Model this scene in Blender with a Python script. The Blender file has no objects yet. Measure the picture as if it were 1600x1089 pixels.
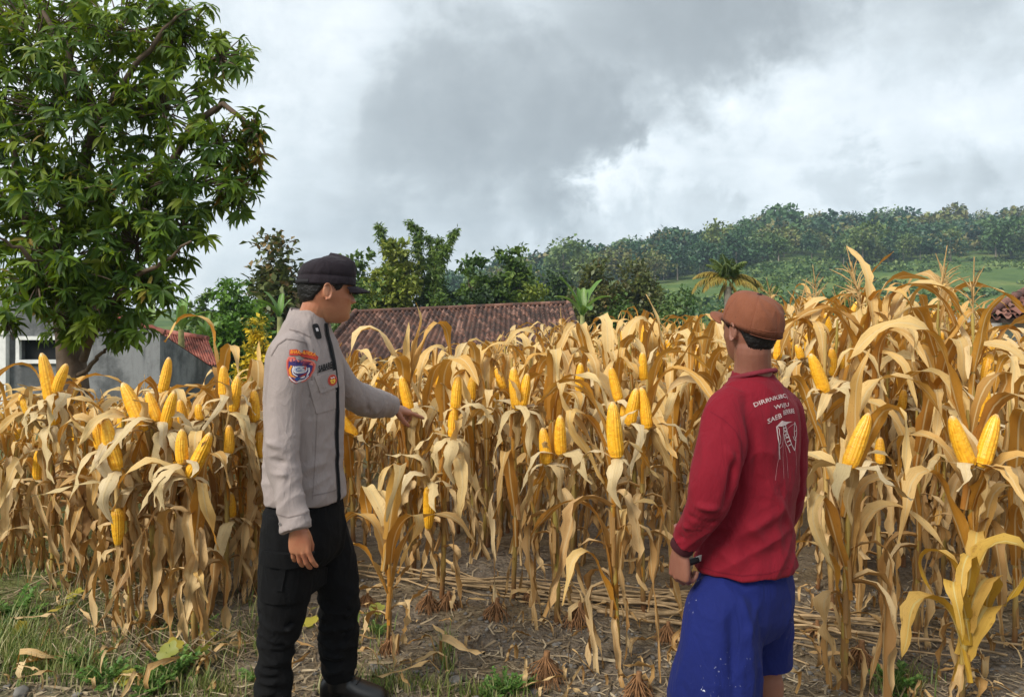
import bpy, bmesh, math, random
import numpy as np
from mathutils import Vector, Matrix, Quaternion, noise as mnoise
from mathutils.bvhtree import BVHTree

sc = bpy.context.scene
COL = sc.collection
PI = math.pi

# ------------------------------------------------------------------ camera
EYE = 1.55          # camera height, metres
FPX = 1200.0        # focal length in photograph pixels (photo 1600 wide)
HOR = 480.0         # horizon row of the photograph
cam_d = bpy.data.cameras.new('camera')
cam = bpy.data.objects.new('camera', cam_d)
COL.objects.link(cam)
cam.location = (0, 0, EYE)
cam.rotation_euler = (PI / 2, 0, 0)
cam_d.sensor_width = 36.0
cam_d.lens = 36.0 * FPX / 1600.0
cam_d.shift_y = -(544.5 - HOR) / 1600.0
cam_d.clip_start = 0.05
cam_d.clip_end = 5000
sc.camera = cam

# ------------------------------------------------------------------ light and exposure
sc.view_settings.view_transform = 'Standard'
sc.view_settings.look = 'None'
sc.view_settings.gamma = 1.0
sc.view_settings.use_curve_mapping = False
sc.view_settings.exposure = 1.62
SUN = Vector((-0.56, -0.58, 0.68)).normalized()
sun_d = bpy.data.lights.new('sun', 'SUN')
sun_d.energy = 1.5
sun_d.angle = math.radians(24)
sun_d.color = (1.0, 0.94, 0.84)
sun = bpy.data.objects.new('sun', sun_d)
COL.objects.link(sun)
sun.rotation_euler = SUN.to_track_quat('Z', 'Y').to_euler()

world = bpy.data.worlds.new('World')
sc.world = world
world.use_nodes = True


class NT:
    """small node-tree helper"""
    def __init__(s, tree):
        s.t = tree
        s.n = tree.nodes
        s.l = tree.links
        s.n.clear()

    def add(s, typ, ins=None, **props):
        nd = s.n.new(typ)
        for k, v in props.items():
            setattr(nd, k, v)
        for k, v in (ins or {}).items():
            s.set(nd, k, v)
        return nd

    def set(s, nd, k, v):
        sock = nd.inputs[k]
        if isinstance(v, bpy.types.NodeSocket):
            s.l.new(v, sock)
        elif isinstance(v, bpy.types.Node):
            s.l.new(v.outputs[0], sock)
        else:
            sock.default_value = v

    def math(s, op, a, b=0.0, c=0.0, clamp=False):
        nd = s.n.new('ShaderNodeMath')
        nd.operation = op
        nd.use_clamp = clamp
        s.set(nd, 0, a)
        s.set(nd, 1, b)
        if op in ('MULTIPLY_ADD', 'SMOOTH_MIN', 'SMOOTH_MAX', 'COMPARE', 'WRAP'):
            s.set(nd, 2, c)
        return nd.outputs[0]

    def vmath(s, op, a, b=(0, 0, 0), scale=None):
        nd = s.n.new('ShaderNodeVectorMath')
        nd.operation = op
        s.set(nd, 0, a)
        if op != 'NORMALIZE' and op != 'SCALE':
            s.set(nd, 1, b)
        if scale is not None:
            s.set(nd, 'Scale', scale)
        return nd.outputs['Value'] if op in ('DOT_PRODUCT', 'LENGTH') else nd.outputs[0]

    def noise(s, vec, scale, detail=4, rough=0.55, dist=0.0, dims='3D'):
        nd = s.add('ShaderNodeTexNoise', {'Scale': scale, 'Detail': detail, 'Roughness': rough, 'Distortion': dist}, noise_dimensions=dims)
        if vec is not None:
            s.l.new(vec, nd.inputs['Vector'])
        return nd

    def ramp(s, fac, stops, interp='LINEAR'):
        nd = s.n.new('ShaderNodeValToRGB')
        cr = nd.color_ramp
        cr.interpolation = interp
        while len(cr.elements) < len(stops):
            cr.elements.new(0.5)
        for e, (p, c) in zip(cr.elements, stops):
            e.position = p
            e.color = (*c, 1) if len(c) == 3 else c
        s.set(nd, 0, fac)
        return nd.outputs[0]

    def mix(s, fac, a, b, blend='MIX'):
        nd = s.n.new('ShaderNodeMix')
        nd.data_type = 'RGBA'
        nd.blend_type = blend
        s.set(nd, 0, fac)
        for i, v in ((6, a), (7, b)):
            if isinstance(v, tuple) and len(v) == 3:
                v = (*v, 1)
            s.set(nd, i, v)
        return nd.outputs[2]

    def mrange(s, v, a, b, c=0.0, d=1.0, smooth=True):
        nd = s.n.new('ShaderNodeMapRange')
        nd.interpolation_type = 'SMOOTHSTEP' if smooth else 'LINEAR'
        for i, x in enumerate((v, a, b, c, d)):
            s.set(nd, i, x)
        return nd.outputs[0]


def pix_dir(px, py):
    return Vector(((px - 800) / FPX, 1.0, (HOR - py) / FPX)).normalized()


def make_sky():
    k = NT(world.node_tree)
    out = k.add('ShaderNodeOutputWorld')
    tc = k.add('ShaderNodeTexCoord').outputs['Generated']
    d = k.vmath('NORMALIZE', tc)
    sep = k.add('ShaderNodeSeparateXYZ', {0: d})
    z = k.math('MAXIMUM', sep.outputs[2], 0.0)
    zz = k.math('ADD', z, 0.22)
    flat = k.add('ShaderNodeCombineXYZ', {0: k.math('DIVIDE', sep.outputs[0], zz), 1: k.math('DIVIDE', sep.outputs[1], zz), 2: 0.0}).outputs[0]
    n1 = k.noise(flat, 1.15, 7, 0.58, 0.3).outputs[0]
    n2 = k.noise(d, 9.0, 7, 0.6, 0.4)
    n3 = k.noise(d, 26.0, 5, 0.6, 0.2)
    wob = k.vmath('SUBTRACT', n2.outputs['Color'], (0.5, 0.5, 0.5))
    wob2 = k.vmath('SUBTRACT', n3.outputs['Color'], (0.5, 0.5, 0.5))
    dw = k.vmath('ADD', d, k.vmath('SCALE', wob, scale=0.17))
    dw = k.vmath('ADD', dw, k.vmath('SCALE', wob2, scale=0.07))
    dw = k.vmath('NORMALIZE', dw)
    t = k.mrange(n1, 0.30, 0.72, 0.56, 0.90, smooth=False)
    t = k.math('ADD', t, k.math('MULTIPLY', k.math('SUBTRACT', n2.outputs[0], 0.5), 0.42))
    t = k.math('ADD', t, k.math('MULTIPLY', k.math('SUBTRACT', n3.outputs[0], 0.5), 0.26))
    ds = k.vmath('MULTIPLY', d, (1.0, 1.0, 4.0))
    n4 = k.noise(ds, 7.0, 6, 0.62, 0.5).outputs[0]
    t = k.math('ADD', t, k.math('MULTIPLY', k.math('SUBTRACT', n4, 0.5), 0.34))
    # heavy cloud banks and thin bright gaps, each a soft patch of sky: (px, py, radius px, strength)
    banks = [(640, 165, 105, -.20), (740, 150, 130, -.24), (830, 190, 120, -.30), (900, 208, 85, -.34), (945, 222, 55, -.34), (860, 225, 60, -.20), (700, 80, 110, -.12), (640, 225, 90, -.12), (1090, 45, 100, -.24),
             (960, 236, 42, -.22), (1050, 20, 150, -.42), (1180, 10, 120, -.30), (900, 10, 110, -.18), (1400, 5, 110, -.14), (1580, 20, 90, -.12),
             (780, 310, 90, -.20), (640, 320, 130, -.18), (520, 340, 110, -.12), (850, 330, 40, -.14), (1315, 285, 42, -.26), (1470, 300, 60, -.22), (1570, 290, 50, -.18), (1010, 322, 42, -.2), (1105, 330, 36, -.18), (900, 330, 60, -.14),
             (990, 290, 70, .10), (1180, 250, 130, .08), (1420, 190, 150, .06), (1550, 230, 80, .06), (470, 60, 110, .14), (30, 40, 150, .30), (470, 250, 90, .06), (1250, 150, 110, .04), (960, 280, 36, .16)]
    bank = None
    for (px, py, r, a) in banks:
        c = pix_dir(px, py)
        dot = k.vmath('DOT_PRODUCT', dw, tuple(c))
        m = k.mrange(dot, math.cos(1.35 * r / FPX), math.cos(0.35 * r / FPX), 0.0, a)
        bank = m if bank is None else k.math('ADD', bank, m)
    t = k.math('ADD', t, k.math('MULTIPLY', bank, 1.22))
    # soft shoulders, so that neither the heavy nor the bright cloud goes flat
    t = k.math('ADD', k.math('MULTIPLY', k.math('TANH', k.math('MULTIPLY', k.math('SUBTRACT', t, 0.56), 1.75)), 0.47), 0.52)
    t = k.math('ADD', t, k.math('MULTIPLY', k.math('SUBTRACT', n3.outputs[0], 0.5), 0.16))
    t = k.math('ADD', t, k.math('MULTIPLY', k.math('SUBTRACT', n2.outputs[0], 0.5), 0.12))
    t = k.math('MINIMUM', k.math('MAXIMUM', t, 0.0), 1.0)
    cl = k.ramp(t, [(0.0, (0.215, 0.242, 0.258)), (0.3, (0.325, 0.362, 0.382)), (0.6, (0.455, 0.50, 0.525)), (0.82, (0.595, 0.63, 0.645)), (1.0, (0.74, 0.745, 0.735))])
    sky = k.add('ShaderNodeTexSky', sky_type='NISHITA', sun_disc=False,
                sun_elevation=math.asin(SUN.z), sun_rotation=math.atan2(SUN.x, SUN.y))
    skyc = k.vmath('SCALE', sky.outputs[0], scale=1.0)
    bg1 = k.add('ShaderNodeBackground', {'Color': skyc, 'Strength': 0.06})
    bg2 = k.add('ShaderNodeBackground', {'Color': cl, 'Strength': 0.58})
    cover = k.mrange(t, 0.45, 0.8, 0.97, 0.90)
    mx = k.add('ShaderNodeMixShader', {0: cover, 1: bg1, 2: bg2})
    k.l.new(mx.outputs[0], out.inputs['Surface'])


make_sky()
sc.cycles.use_denoising = True
sc.cycles.max_bounces = 6
sc.cycles.diffuse_bounces = 3
sc.cycles.glossy_bounces = 2
sc.cycles.transmission_bounces = 4
sc.cycles.transparent_max_bounces = 4
sc.cycles.volume_bounces = 0
sc.cycles.use_adaptive_sampling = True
sc.cycles.adaptive_threshold = 0.01


# ------------------------------------------------------------------ helpers
def at(px, py, d):
    """the place a photograph pixel looks at, d metres out"""
    return Vector(((px - 800) / FPX * d, d, EYE - (py - HOR) / FPX * d))


def sstep(a, b, x):
    t = np.clip((np.asarray(x, float) - a) / (b - a), 0, 1)
    return t * t * (3 - 2 * t)


class MB:
    """collects vertices and faces for ONE mesh"""
    def __init__(s):
        s.V, s.P, s.UV, s.R, s.MI = [], [], [], [], []
        s.n = 0

    def add(s, V, polys, uv=None, rnd=0.0, mi=0):
        V = np.asarray(V, float).reshape(-1, 3)
        if not isinstance(polys, (list, tuple)):
            polys = [polys]
        for p in polys:
            p = np.asarray(p, int)
            if p.size:
                s.P.append(p + s.n)
                s.MI.append(np.full(len(p), mi, int))
        s.V.append(V)
        s.UV.append(np.zeros((len(V), 2)) if uv is None else np.asarray(uv, float))
        s.R.append(np.broadcast_to(np.asarray(rnd, float), (len(V),)))
        s.n += len(V)
        return s

    def grid(s, G, uv=None, rnd=0.0, mi=0, closed_u=False, closed_v=False):
        """G (nu, nv, 3) grid of points"""
        nu, nv = G.shape[:2]
        I = np.arange(nu * nv).reshape(nu, nv)
        if closed_u:
            I = np.vstack([I, I[:1]])
        if closed_v:
            I = np.hstack([I, I[:, :1]])
        q = np.stack([I[:-1, :-1], I[1:, :-1], I[1:, 1:], I[:-1, 1:]], -1).reshape(-1, 4)
        if uv is None:
            uu, vv = np.meshgrid(np.linspace(0, 1, nu), np.linspace(0, 1, nv), indexing='ij')
            uv = np.stack([uu, vv], -1).reshape(-1, 2)
        if np.ndim(rnd) > 0:
            rnd = np.asarray(rnd).reshape(-1)
        return s.add(G.reshape(-1, 3), q, uv, rnd, mi)

    def box(s, c, size, M=None, mi=0, rnd=0.0):
        sx, sy, sz = np.asarray(size, float) / 2
        V = np.array([(a * sx, b * sy, d * sz) for a in (-1, 1) for b in (-1, 1) for d in (-1, 1)])
        if M is not None:
            V = V @ np.array(M.to_3x3()).T
        V = V + np.asarray(c, float)
        F = np.array([(0, 1, 3, 2), (4, 6, 7, 5), (0, 4, 5, 1), (2, 3, 7, 6), (0, 2, 6, 4), (1, 5, 7, 3)])
        return s.add(V, F, rnd=rnd, mi=mi)

    def tube(s, pts, rad, sides=8, rnd=0.0, mi=0, cap=True, squash=1.0):
        pts = np.asarray(pts, float)
        n = len(pts)
        rad = np.broadcast_to(np.asarray(rad, float), (n,))
        T = np.gradient(pts, axis=0)
        T /= np.linalg.norm(T, axis=1)[:, None] + 1e-9
        ref = np.array([0, 0, 1.0]) if abs(T[0, 2]) < 0.9 else np.array([1.0, 0, 0])
        u = np.cross(T[0], ref)
        u /= np.linalg.norm(u)
        th = np.linspace(0, 2 * PI, sides, endpoint=False)
        G = np.zeros((n, sides, 3))
        for i in range(n):
            u = u - T[i] * (u @ T[i])
            u /= np.linalg.norm(u) + 1e-9
            w = np.cross(T[i], u)
            G[i] = pts[i] + rad[i] * (np.cos(th)[:, None] * u + squash * np.sin(th)[:, None] * w)
        uv = np.stack(np.meshgrid(np.linspace(0, 1, n), np.linspace(0, 1, sides), indexing='ij'), -1)[..., ::-1].reshape(-1, 2)
        s.grid(G, uv=uv, rnd=rnd, mi=mi, closed_v=True)
        if cap:
            for idx, e in ((0, -1), (n - 1, 1)):
                ring = G[idx]
                c = ring.mean(0, keepdims=True)
                V = np.vstack([ring, c])
                k = np.arange(sides)
                F = np.stack([k, (k + 1) % sides, np.full(sides, sides)], -1)
                if e < 0:
                    F = F[:, ::-1]
                s.add(V, F, rnd=rnd, mi=mi)
        return s

    def arrays(s):
        return np.vstack(s.V), s.P, np.vstack(s.UV), np.concatenate(s.R), np.concatenate(s.MI)

    def merge(s, other, M=None, rnd=0.0, mi=0):
        """append another MB's arrays, moved by 4x4 M"""
        V, P, UV, R, MI = other
        if M is not None:
            M = np.array(M)
            V = V @ M[:3, :3].T + M[:3, 3]
        for p, m in zip(P, np.split(MI, np.cumsum([len(p) for p in P])[:-1]) if P else []):
            s.P.append(p + s.n)
            s.MI.append(m)
        s.V.append(V)
        s.UV.append(UV)
        s.R.append(R + rnd)
        s.n += len(V)
        return s

    def mesh(s, name, mats, smooth=True):
        V, P, UV, R, MI = s.arrays()
        me = bpy.data.meshes.new(name)
        me.vertices.add(len(V))
        me.vertices.foreach_set('co', V.ravel())
        loops = np.concatenate([p.ravel() for p in P]).astype(np.int32)
        tot = np.concatenate([np.full(len(p), p.shape[1]) for p in P])
        st = np.concatenate([[0], np.cumsum(tot)[:-1]]).astype(np.int32)
        me.loops.add(len(loops))
        me.loops.foreach_set('vertex_index', loops)
        me.polygons.add(len(st))
        me.polygons.foreach_set('loop_start', st)
        me.polygons.foreach_set('material_index', MI.astype(np.int32))
        me.polygons.foreach_set('use_smooth', np.full(len(st), smooth, bool))
        me.update(calc_edges=True)
        ul = me.uv_layers.new(name='uv')
        ul.data.foreach_set('uv', UV[loops].astype(np.float32).ravel())
        at_ = me.attributes.new('rnd', 'FLOAT', 'POINT')
        at_.data.foreach_set('value', R.astype(np.float32))
        if not isinstance(mats, (list, tuple)):
            mats = [mats]
        for m in mats:
            me.materials.append(m)
        return me


def ob(name, me, parent=None, loc=(0, 0, 0), rot=None, scale=None, M=None):
    o = bpy.data.objects.new(name, me)
    COL.objects.link(o)
    o.parent = parent
    if M is not None:
        o.matrix_basis = M
    else:
        o.location = loc
        if rot is not None:
            o.rotation_euler = rot
        if scale is not None:
            o.scale = scale
    return o


def tag(o, label=None, cat=None, group=None, kind=None):
    for k, v in (('label', label), ('category', cat), ('group', group), ('kind', kind)):
        if v:
            o[k] = v
    return o


def thing(name, label, cat, loc=(0, 0, 0), rot=(0, 0, 0), group=None):
    o = bpy.data.objects.new(name, None)
    COL.objects.link(o)
    o.empty_display_size = 0.1
    o.location = loc
    o.rotation_euler = rot
    return tag(o, label, cat, group)


# ------------------------------------------------------------------ materials
def new_mat(name):
    m = bpy.data.materials.new(name)
    m.use_nodes = True
    return m, NT(m.node_tree)


def finish(k, col, rough=0.8, bump=None, bstr=0.3, bdist=0.01, spec=0.3, trans=None, tfac=0.0, sheen=0.0, metal=0.0, emit=None):
    out = k.add('ShaderNodeOutputMaterial')
    p = k.add('ShaderNodeBsdfPrincipled', {'Base Color': (*col, 1) if isinstance(col, tuple) and len(col) == 3 else col, 'Roughness': rough, 'Specular IOR Level': spec, 'Metallic': metal})
    if sheen:
        p.inputs['Sheen Weight'].default_value = sheen
        p.inputs['Sheen Roughness'].default_value = 0.5
    if bump is not None:
        b = k.add('ShaderNodeBump', {'Height': bump, 'Strength': bstr, 'Distance': bdist})
        k.l.new(b.outputs[0], p.inputs['Normal'])
    sh = p.outputs[0]
    if tfac:
        tr = k.add('ShaderNodeBsdfTranslucent', {'Color': trans if trans is not None else col})
        sh = k.add('ShaderNodeMixShader', {0: tfac, 1: sh, 2: tr.outputs[0]}).outputs[0]
    k.l.new(sh, out.inputs['Surface'])


def rnd_val(k):
    """one random number for each piece: its object's random value plus the piece's own attribute"""
    a = k.add('ShaderNodeAttribute', attribute_name='rnd').outputs['Fac']
    o = k.add('ShaderNodeObjectInfo').outputs['Random']
    return k.math('FRACT', k.math('ADD', a, o))


def plain(name, col, rough=0.8, var=0.15, scale=8.0, bstr=0.2, bdist=0.005, spec=0.3, **kw):
    m, k = new_mat(name)
    tc = k.add('ShaderNodeTexCoord').outputs['Object']
    n = k.noise(tc, scale, 5).outputs[0]
    f = k.mrange(n, 0.3, 0.7, 1 - var, 1 + var, smooth=False)
    c = k.vmath('SCALE', (*col,), scale=f)
    finish(k, c, rough, bump=n, bstr=bstr, bdist=bdist, spec=spec, **kw)
    return m


def foliage(name, stops, tfac=0.25, rough=0.45, spec=0.4, trans=None):
    m, k = new_mat(name)
    r = rnd_val(k)
    c = k.ramp(r, stops)
    finish(k, c, rough, spec=spec, trans=trans if trans else c, tfac=tfac)
    return m


def dry_leaf_mat(name, tops, golds, mid, tfac=0.30):
    """dry maize leaf: pale upper side, golden under side, long streaks, pale midrib, brown blotches"""
    m, k = new_mat(name)
    r = rnd_val(k)
    uv = k.add('ShaderNodeUVMap', uv_map='uv').outputs[0]
    sp = k.add('ShaderNodeSeparateXYZ', {0: uv})
    u, v = sp.outputs[0], sp.outputs[1]
    off = k.math('MULTIPLY', r, 37.0)
    sv = k.add('ShaderNodeCombineXYZ', {0: k.math('MULTIPLY', u, 26.0), 1: k.math('MULTIPLY', v, 2.2), 2: off}).outputs[0]
    st = k.noise(sv, 1.0, 3, 0.6).outputs[0]
    bv = k.add('ShaderNodeCombineXYZ', {0: k.math('MULTIPLY', u, 1.6), 1: k.math('MULTIPLY', v, 5.0), 2: off}).outputs[0]
    bl = k.noise(bv, 1.6, 5, 0.65).outputs[0]
    top = k.ramp(r, tops)
    und = k.ramp(r, golds)
    back = k.add('ShaderNodeNewGeometry').outputs['Backfacing']
    c = k.mix(back, top, und)
    c = k.mix(k.mrange(st, 0.35, 0.75, 0.0, 0.5), c, k.mix(0.5, c, (0.30, 0.13, 0.022)))
    sk = k.noise(k.add('ShaderNodeCombineXYZ', {0: k.math('MULTIPLY', u, 9.0), 1: k.math('MULTIPLY', v, 42.0), 2: off}).outputs[0], 1.4, 3, 0.6).outputs[0]
    c = k.mix(k.mrange(sk, 0.62, 0.72, 0.0, 0.5), c, (0.24, 0.115, 0.035))
    c = k.mix(k.mrange(bl, 0.58, 0.74, 0.0, 0.72), c, (0.20, 0.095, 0.028))
    c = k.mix(k.mrange(bl, 0.40, 0.26, 0.0, 0.45), c, (0.64, 0.44, 0.165))
    ribd = k.math('ABSOLUTE', k.math('SUBTRACT', u, 0.5))
    rib = k.mrange(ribd, 0.075, 0.035, 0.0, 0.75)
    c = k.mix(rib, c, mid)
    h = k.math('ADD', k.math('MULTIPLY', st, 0.6), k.math('MULTIPLY', bl, 0.5))
    h = k.math('ADD', h, k.math('MULTIPLY', rib, 0.35))
    finish(k, c, 0.55, bump=h, bstr=0.6, bdist=0.004, spec=0.32, trans=k.mix(0.5, c, (0.55, 0.25, 0.035)), tfac=tfac)
    return m


MAT = {}
MAT['leaf'] = dry_leaf_mat('dry_leaf', [(0.0, (0.70, 0.46, 0.155)), (0.25, (0.78, 0.58, 0.27)), (0.45, (0.60, 0.33, 0.070)), (0.62, (0.76, 0.55, 0.235)), (0.8, (0.44, 0.235, 0.058)), (0.9, (0.80, 0.62, 0.33)), (1.0, (0.68, 0.44, 0.14))],
                             [(0.0, (0.50, 0.225, 0.028)), (0.4, (0.56, 0.275, 0.038)), (0.7, (0.40, 0.17, 0.028)), (1.0, (0.58, 0.33, 0.075))], (0.66, 0.52, 0.27))
MAT['yleaf'] = dry_leaf_mat('yellow_leaf', [(0.0, (0.70, 0.47, 0.14)), (0.5, (0.64, 0.40, 0.075)), (1.0, (0.56, 0.38, 0.08))],
                              [(0.0, (0.54, 0.33, 0.03)), (1.0, (0.46, 0.29, 0.03))], (0.64, 0.55, 0.22), 0.35)
MAT['husk'] = dry_leaf_mat('husk', [(0.0, (0.66, 0.52, 0.29)), (0.5, (0.60, 0.47, 0.24)), (1.0, (0.68, 0.56, 0.35))],
                             [(0.0, (0.58, 0.42, 0.19)), (1.0, (0.52, 0.36, 0.15))], (0.62, 0.47, 0.24), 0.2)
MAT['deadleaf'] = dry_leaf_mat('withered_leaf', [(0.0, (0.52, 0.345, 0.15)), (0.4, (0.64, 0.46, 0.23)), (0.7, (0.42, 0.24, 0.085)), (1.0, (0.70, 0.54, 0.30))],
                                 [(0.0, (0.33, 0.18, 0.06)), (0.5, (0.40, 0.24, 0.085)), (1.0, (0.27, 0.145, 0.05))], (0.48, 0.36, 0.19), 0.2)


def stalk_mat():
    m, k = new_mat('stalk')
    r = rnd_val(k)
    uv = k.add('ShaderNodeUVMap', uv_map='uv').outputs[0]
    sp = k.add('ShaderNodeSeparateXYZ', {0: uv})
    v = sp.outputs[1]
    sv = k.add('ShaderNodeCombineXYZ', {0: k.math('MULTIPLY', sp.outputs[0], 14.0), 1: k.math('MULTIPLY', v, 5.0), 2: k.math('MULTIPLY', r, 21.0)}).outputs[0]
    st = k.noise(sv, 1.3, 4, 0.6).outputs[0]
    c = k.ramp(r, [(0.0, (0.42, 0.27, 0.075)), (0.35, (0.36, 0.27, 0.06)), (0.6, (0.44, 0.30, 0.10)), (0.8, (0.30, 0.24, 0.05)), (1.0, (0.40, 0.25, 0.09))])
    c = k.mix(k.mrange(st, 0.4, 0.75, 0.0, 0.6), c, (0.21, 0.115, 0.035))
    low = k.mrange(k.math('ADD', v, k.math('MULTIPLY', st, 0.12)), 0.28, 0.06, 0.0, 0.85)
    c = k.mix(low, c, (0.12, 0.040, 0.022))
    finish(k, c, 0.55, bump=st, bstr=0.3, bdist=0.003, spec=0.35)
    return m


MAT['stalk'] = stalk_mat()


def kernel_mat():
    m, k = new_mat('kernels')
    a = k.add('ShaderNodeAttribute', attribute_name='rnd').outputs['Fac']
    o = k.add('ShaderNodeObjectInfo').outputs['Random']
    uv = k.add('ShaderNodeUVMap', uv_map='uv').outputs[0]
    v = k.add('ShaderNodeSeparateXYZ', {0: uv}).outputs[1]
    c = k.ramp(a, [(0.0, (0.66, 0.29, 0.014)), (0.35, (0.78, 0.385, 0.018)), (0.8, (0.80, 0.435, 0.026)), (1.0, (0.82, 0.50, 0.06))])
    c = k.mix(k.math('MULTIPLY', o, 0.22), c, (0.86, 0.42, 0.02))
    tip = k.mrange(k.math('ADD', v, k.math('MULTIPLY', a, 0.05)), 0.94, 1.01, 0.0, 0.75)
    c = k.mix(tip, c, (0.52, 0.37, 0.20))
    finish(k, c, 0.36, spec=0.5)
    return m


MAT['kernel'] = kernel_mat()
MAT['tassel'] = plain('tassel', (0.42, 0.27, 0.11), 0.8, 0.3, 30)
MAT['cane'] = plain('cane', (0.34, 0.235, 0.125), 0.75, 0.4, 14, 0.4)
MAT['root'] = plain('root', (0.21, 0.105, 0.045), 0.9, 0.45, 40, 0.5)

# ================================================================== THE GROUND AND THE HILLS
RIDGE_X = [-2000, 300, 500, 650, 700, 750, 800, 850, 900, 950, 1000, 1050, 1100, 1150, 1200, 1250, 1300, 1350, 1400, 1500, 1600, 2000, 4000]
RIDGE_Y = [472, 472, 468, 456, 446, 430, 414, 402, 394, 386, 374, 366, 357, 347, 334, 326, 337, 338, 336, 334, 330, 335, 380]
RD = 430.0


def hill_z(x, y):
    x = np.asarray(x, float)
    y = np.asarray(y, float)
    px = 800 + FPX * x / np.maximum(y, 30.0)
    ry = np.interp(px, RIDGE_X, RIDGE_Y)
    Z = EYE + (HOR - ry) / FPX * RD - 12.5 + 2.6
    t = np.clip((y - 110) / (RD - 110), 0, 1)
    up = np.maximum(Z, 0) * t ** 1.15
    return up * (1 - 0.35 * sstep(RD, 760, y)) * sstep(30, 110, y)


def gz(x, y):
    x = np.asarray(x, float)
    y = np.asarray(y, float)
    z = -0.055 * np.clip(y - 4.2, 0, 12) - 1.9 * sstep(15, 27, y)
    return z + hill_z(x, y)


def gz1(x, y):
    return float(gz(x, y))


def soil_bump(x, y):
    """clods of earth close by"""
    v = mnoise.noise(Vector((x * 2.1, y * 2.1, 0.3))) * 0.028 + mnoise.noise(Vector((x * 6.0, y * 6.0, 2.3))) * 0.016 + mnoise.noise(Vector((x * 17.0, y * 17.0, 5.1))) * 0.009
    return v


def ground_mat():
    m, k = new_mat('earth')
    pos = k.add('ShaderNodeNewGeometry').outputs['Position']
    sp = k.add('ShaderNodeSeparateXYZ', {0: pos})
    x, y = sp.outputs[0], sp.outputs[1]
    n1 = k.noise(pos, 1.2, 6, 0.6).outputs[0]
    n2 = k.noise(pos, 14, 6, 0.7).outputs[0]
    n3 = k.noise(pos, 70, 4, 0.7).outputs[0]
    vor = k.add('ShaderNodeTexVoronoi', {'Vector': pos, 'Scale': 34.0, 'Randomness': 1.0})
    soil = k.ramp(n2, [(0.28, (0.072, 0.057, 0.043)), (0.5, (0.150, 0.122, 0.094)), (0.72, (0.235, 0.195, 0.150))])
    soil = k.mix(k.mrange(n3, 0.45, 0.7, 0.0, 0.6), soil, (0.25, 0.20, 0.14))
    straw = k.mix(n3, (0.14, 0.10, 0.045), (0.30, 0.22, 0.11))
    soil = k.mix(k.mrange(n1, 0.42, 0.62, 0.0, 0.55), soil, straw)
    grass = k.mix(n2, (0.045, 0.075, 0.014), (0.15, 0.16, 0.05))
    gm = k.math('ADD', k.math('MULTIPLY', n1, 1.6), k.math('MULTIPLY', x, -0.34))
    gm = k.mrange(gm, 1.15, 1.75, 0.0, 0.8)
    near = k.mix(gm, soil, grass)
    nf = k.noise(pos, 0.05, 6, 0.6).outputs[0]
    nf2 = k.noise(pos, 0.6, 6, 0.7).outputs[0]
    mead = k.ramp(nf, [(0.3, (0.045, 0.085, 0.022)), (0.5, (0.085, 0.135, 0.034)), (0.62, (0.15, 0.185, 0.052)), (0.78, (0.19, 0.16, 0.075))])
    mead = k.mix(k.mrange(nf2, 0.4, 0.7, 0.0, 0.6), mead, (0.04, 0.085, 0.02))
    c = k.mix(k.mrange(y, 16.0, 24.0), near, mead)
    h = k.math('ADD', k.math('MULTIPLY', n2, 1.0), k.math('MULTIPLY', n3, 0.45))
    h = k.math('ADD', h, k.math('MULTIPLY', vor.outputs[0], -0.6))
    finish(k, c, 0.95, bump=h, bstr=0.9, bdist=0.03, spec=0.15)
    return m


def make_ground():
    n = 380
    u = np.linspace(-1, 1, n)
    gx = 0.9 * np.sinh(u * 7.7)
    gy = 3.6 + 0.9 * np.sinh(u * 7.7)
    # extra lines where the work is seen
    gx = np.unique(np.concatenate([gx, np.arange(-2.6, 2.6, 0.03)]))
    gy = np.unique(np.concatenate([gy, np.arange(2.2, 5.2, 0.03), np.arange(110, 470, 9)]))
    gx = np.clip(gx, -930, 930)
    gy = np.clip(gy, -930, 930)
    gx, gy = np.unique(gx), np.unique(gy)
    X, Y = np.meshgrid(gx, gy, indexing='ij')
    Z = gz(X, Y)
    near = np.argwhere((np.abs(X) < 4.5) & (Y > 1.8) & (Y < 7.5))
    for i, j in near:
        Z[i, j] += soil_bump(X[i, j], Y[i, j])
    far = np.argwhere((Y > 60) & (Y < 600))
    for i, j in far[::1]:
        Z[i, j] += mnoise.noise(Vector((X[i, j] * 0.03, Y[i, j] * 0.03, 0))) * 1.6 * min(1.0, (Y[i, j] - 60) / 60)
    mb = MB().grid(np.stack([X, Y, Z], -1))
    o = ob('ground', mb.mesh('ground', ground_mat()))
    tag(o, kind='structure')


make_ground()


def haze_box():
    m, k = new_mat('haze')
    out = k.add('ShaderNodeOutputMaterial')
    v = k.add('ShaderNodeVolumePrincipled', {'Color': (0.62, 0.78, 0.96, 1), 'Density': HAZE, 'Anisotropy': 0.1})
    k.l.new(v.outputs[0], out.inputs['Volume'])
    mb = MB().box((0, 0, 48), (1900, 1900, 112))
    o = ob('haze', mb.mesh('haze', m, smooth=False))
    tag(o, kind='stuff')


HAZE = 0.0004
haze_box()

# ================================================================== FOLIAGE BUILDERS
LEAF_V = np.array([(0, 0, 0), (0.45, 0.5, 0.06), (0.5, 0, -0.03), (0.45, -0.5, 0.06), (1, 0, -0.16)])
LEAF_F = np.array([(0, 2, 1), (0, 3, 2), (1, 2, 4), (2, 3, 4)])
DIAMOND_V = np.array([(0, 0, 0), (0.5, 0.5, 0.10), (1, 0, -0.08), (0.5, -0.5, 0.10)])
DIAMOND_F = np.array([(0, 3, 2, 1)])


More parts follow.
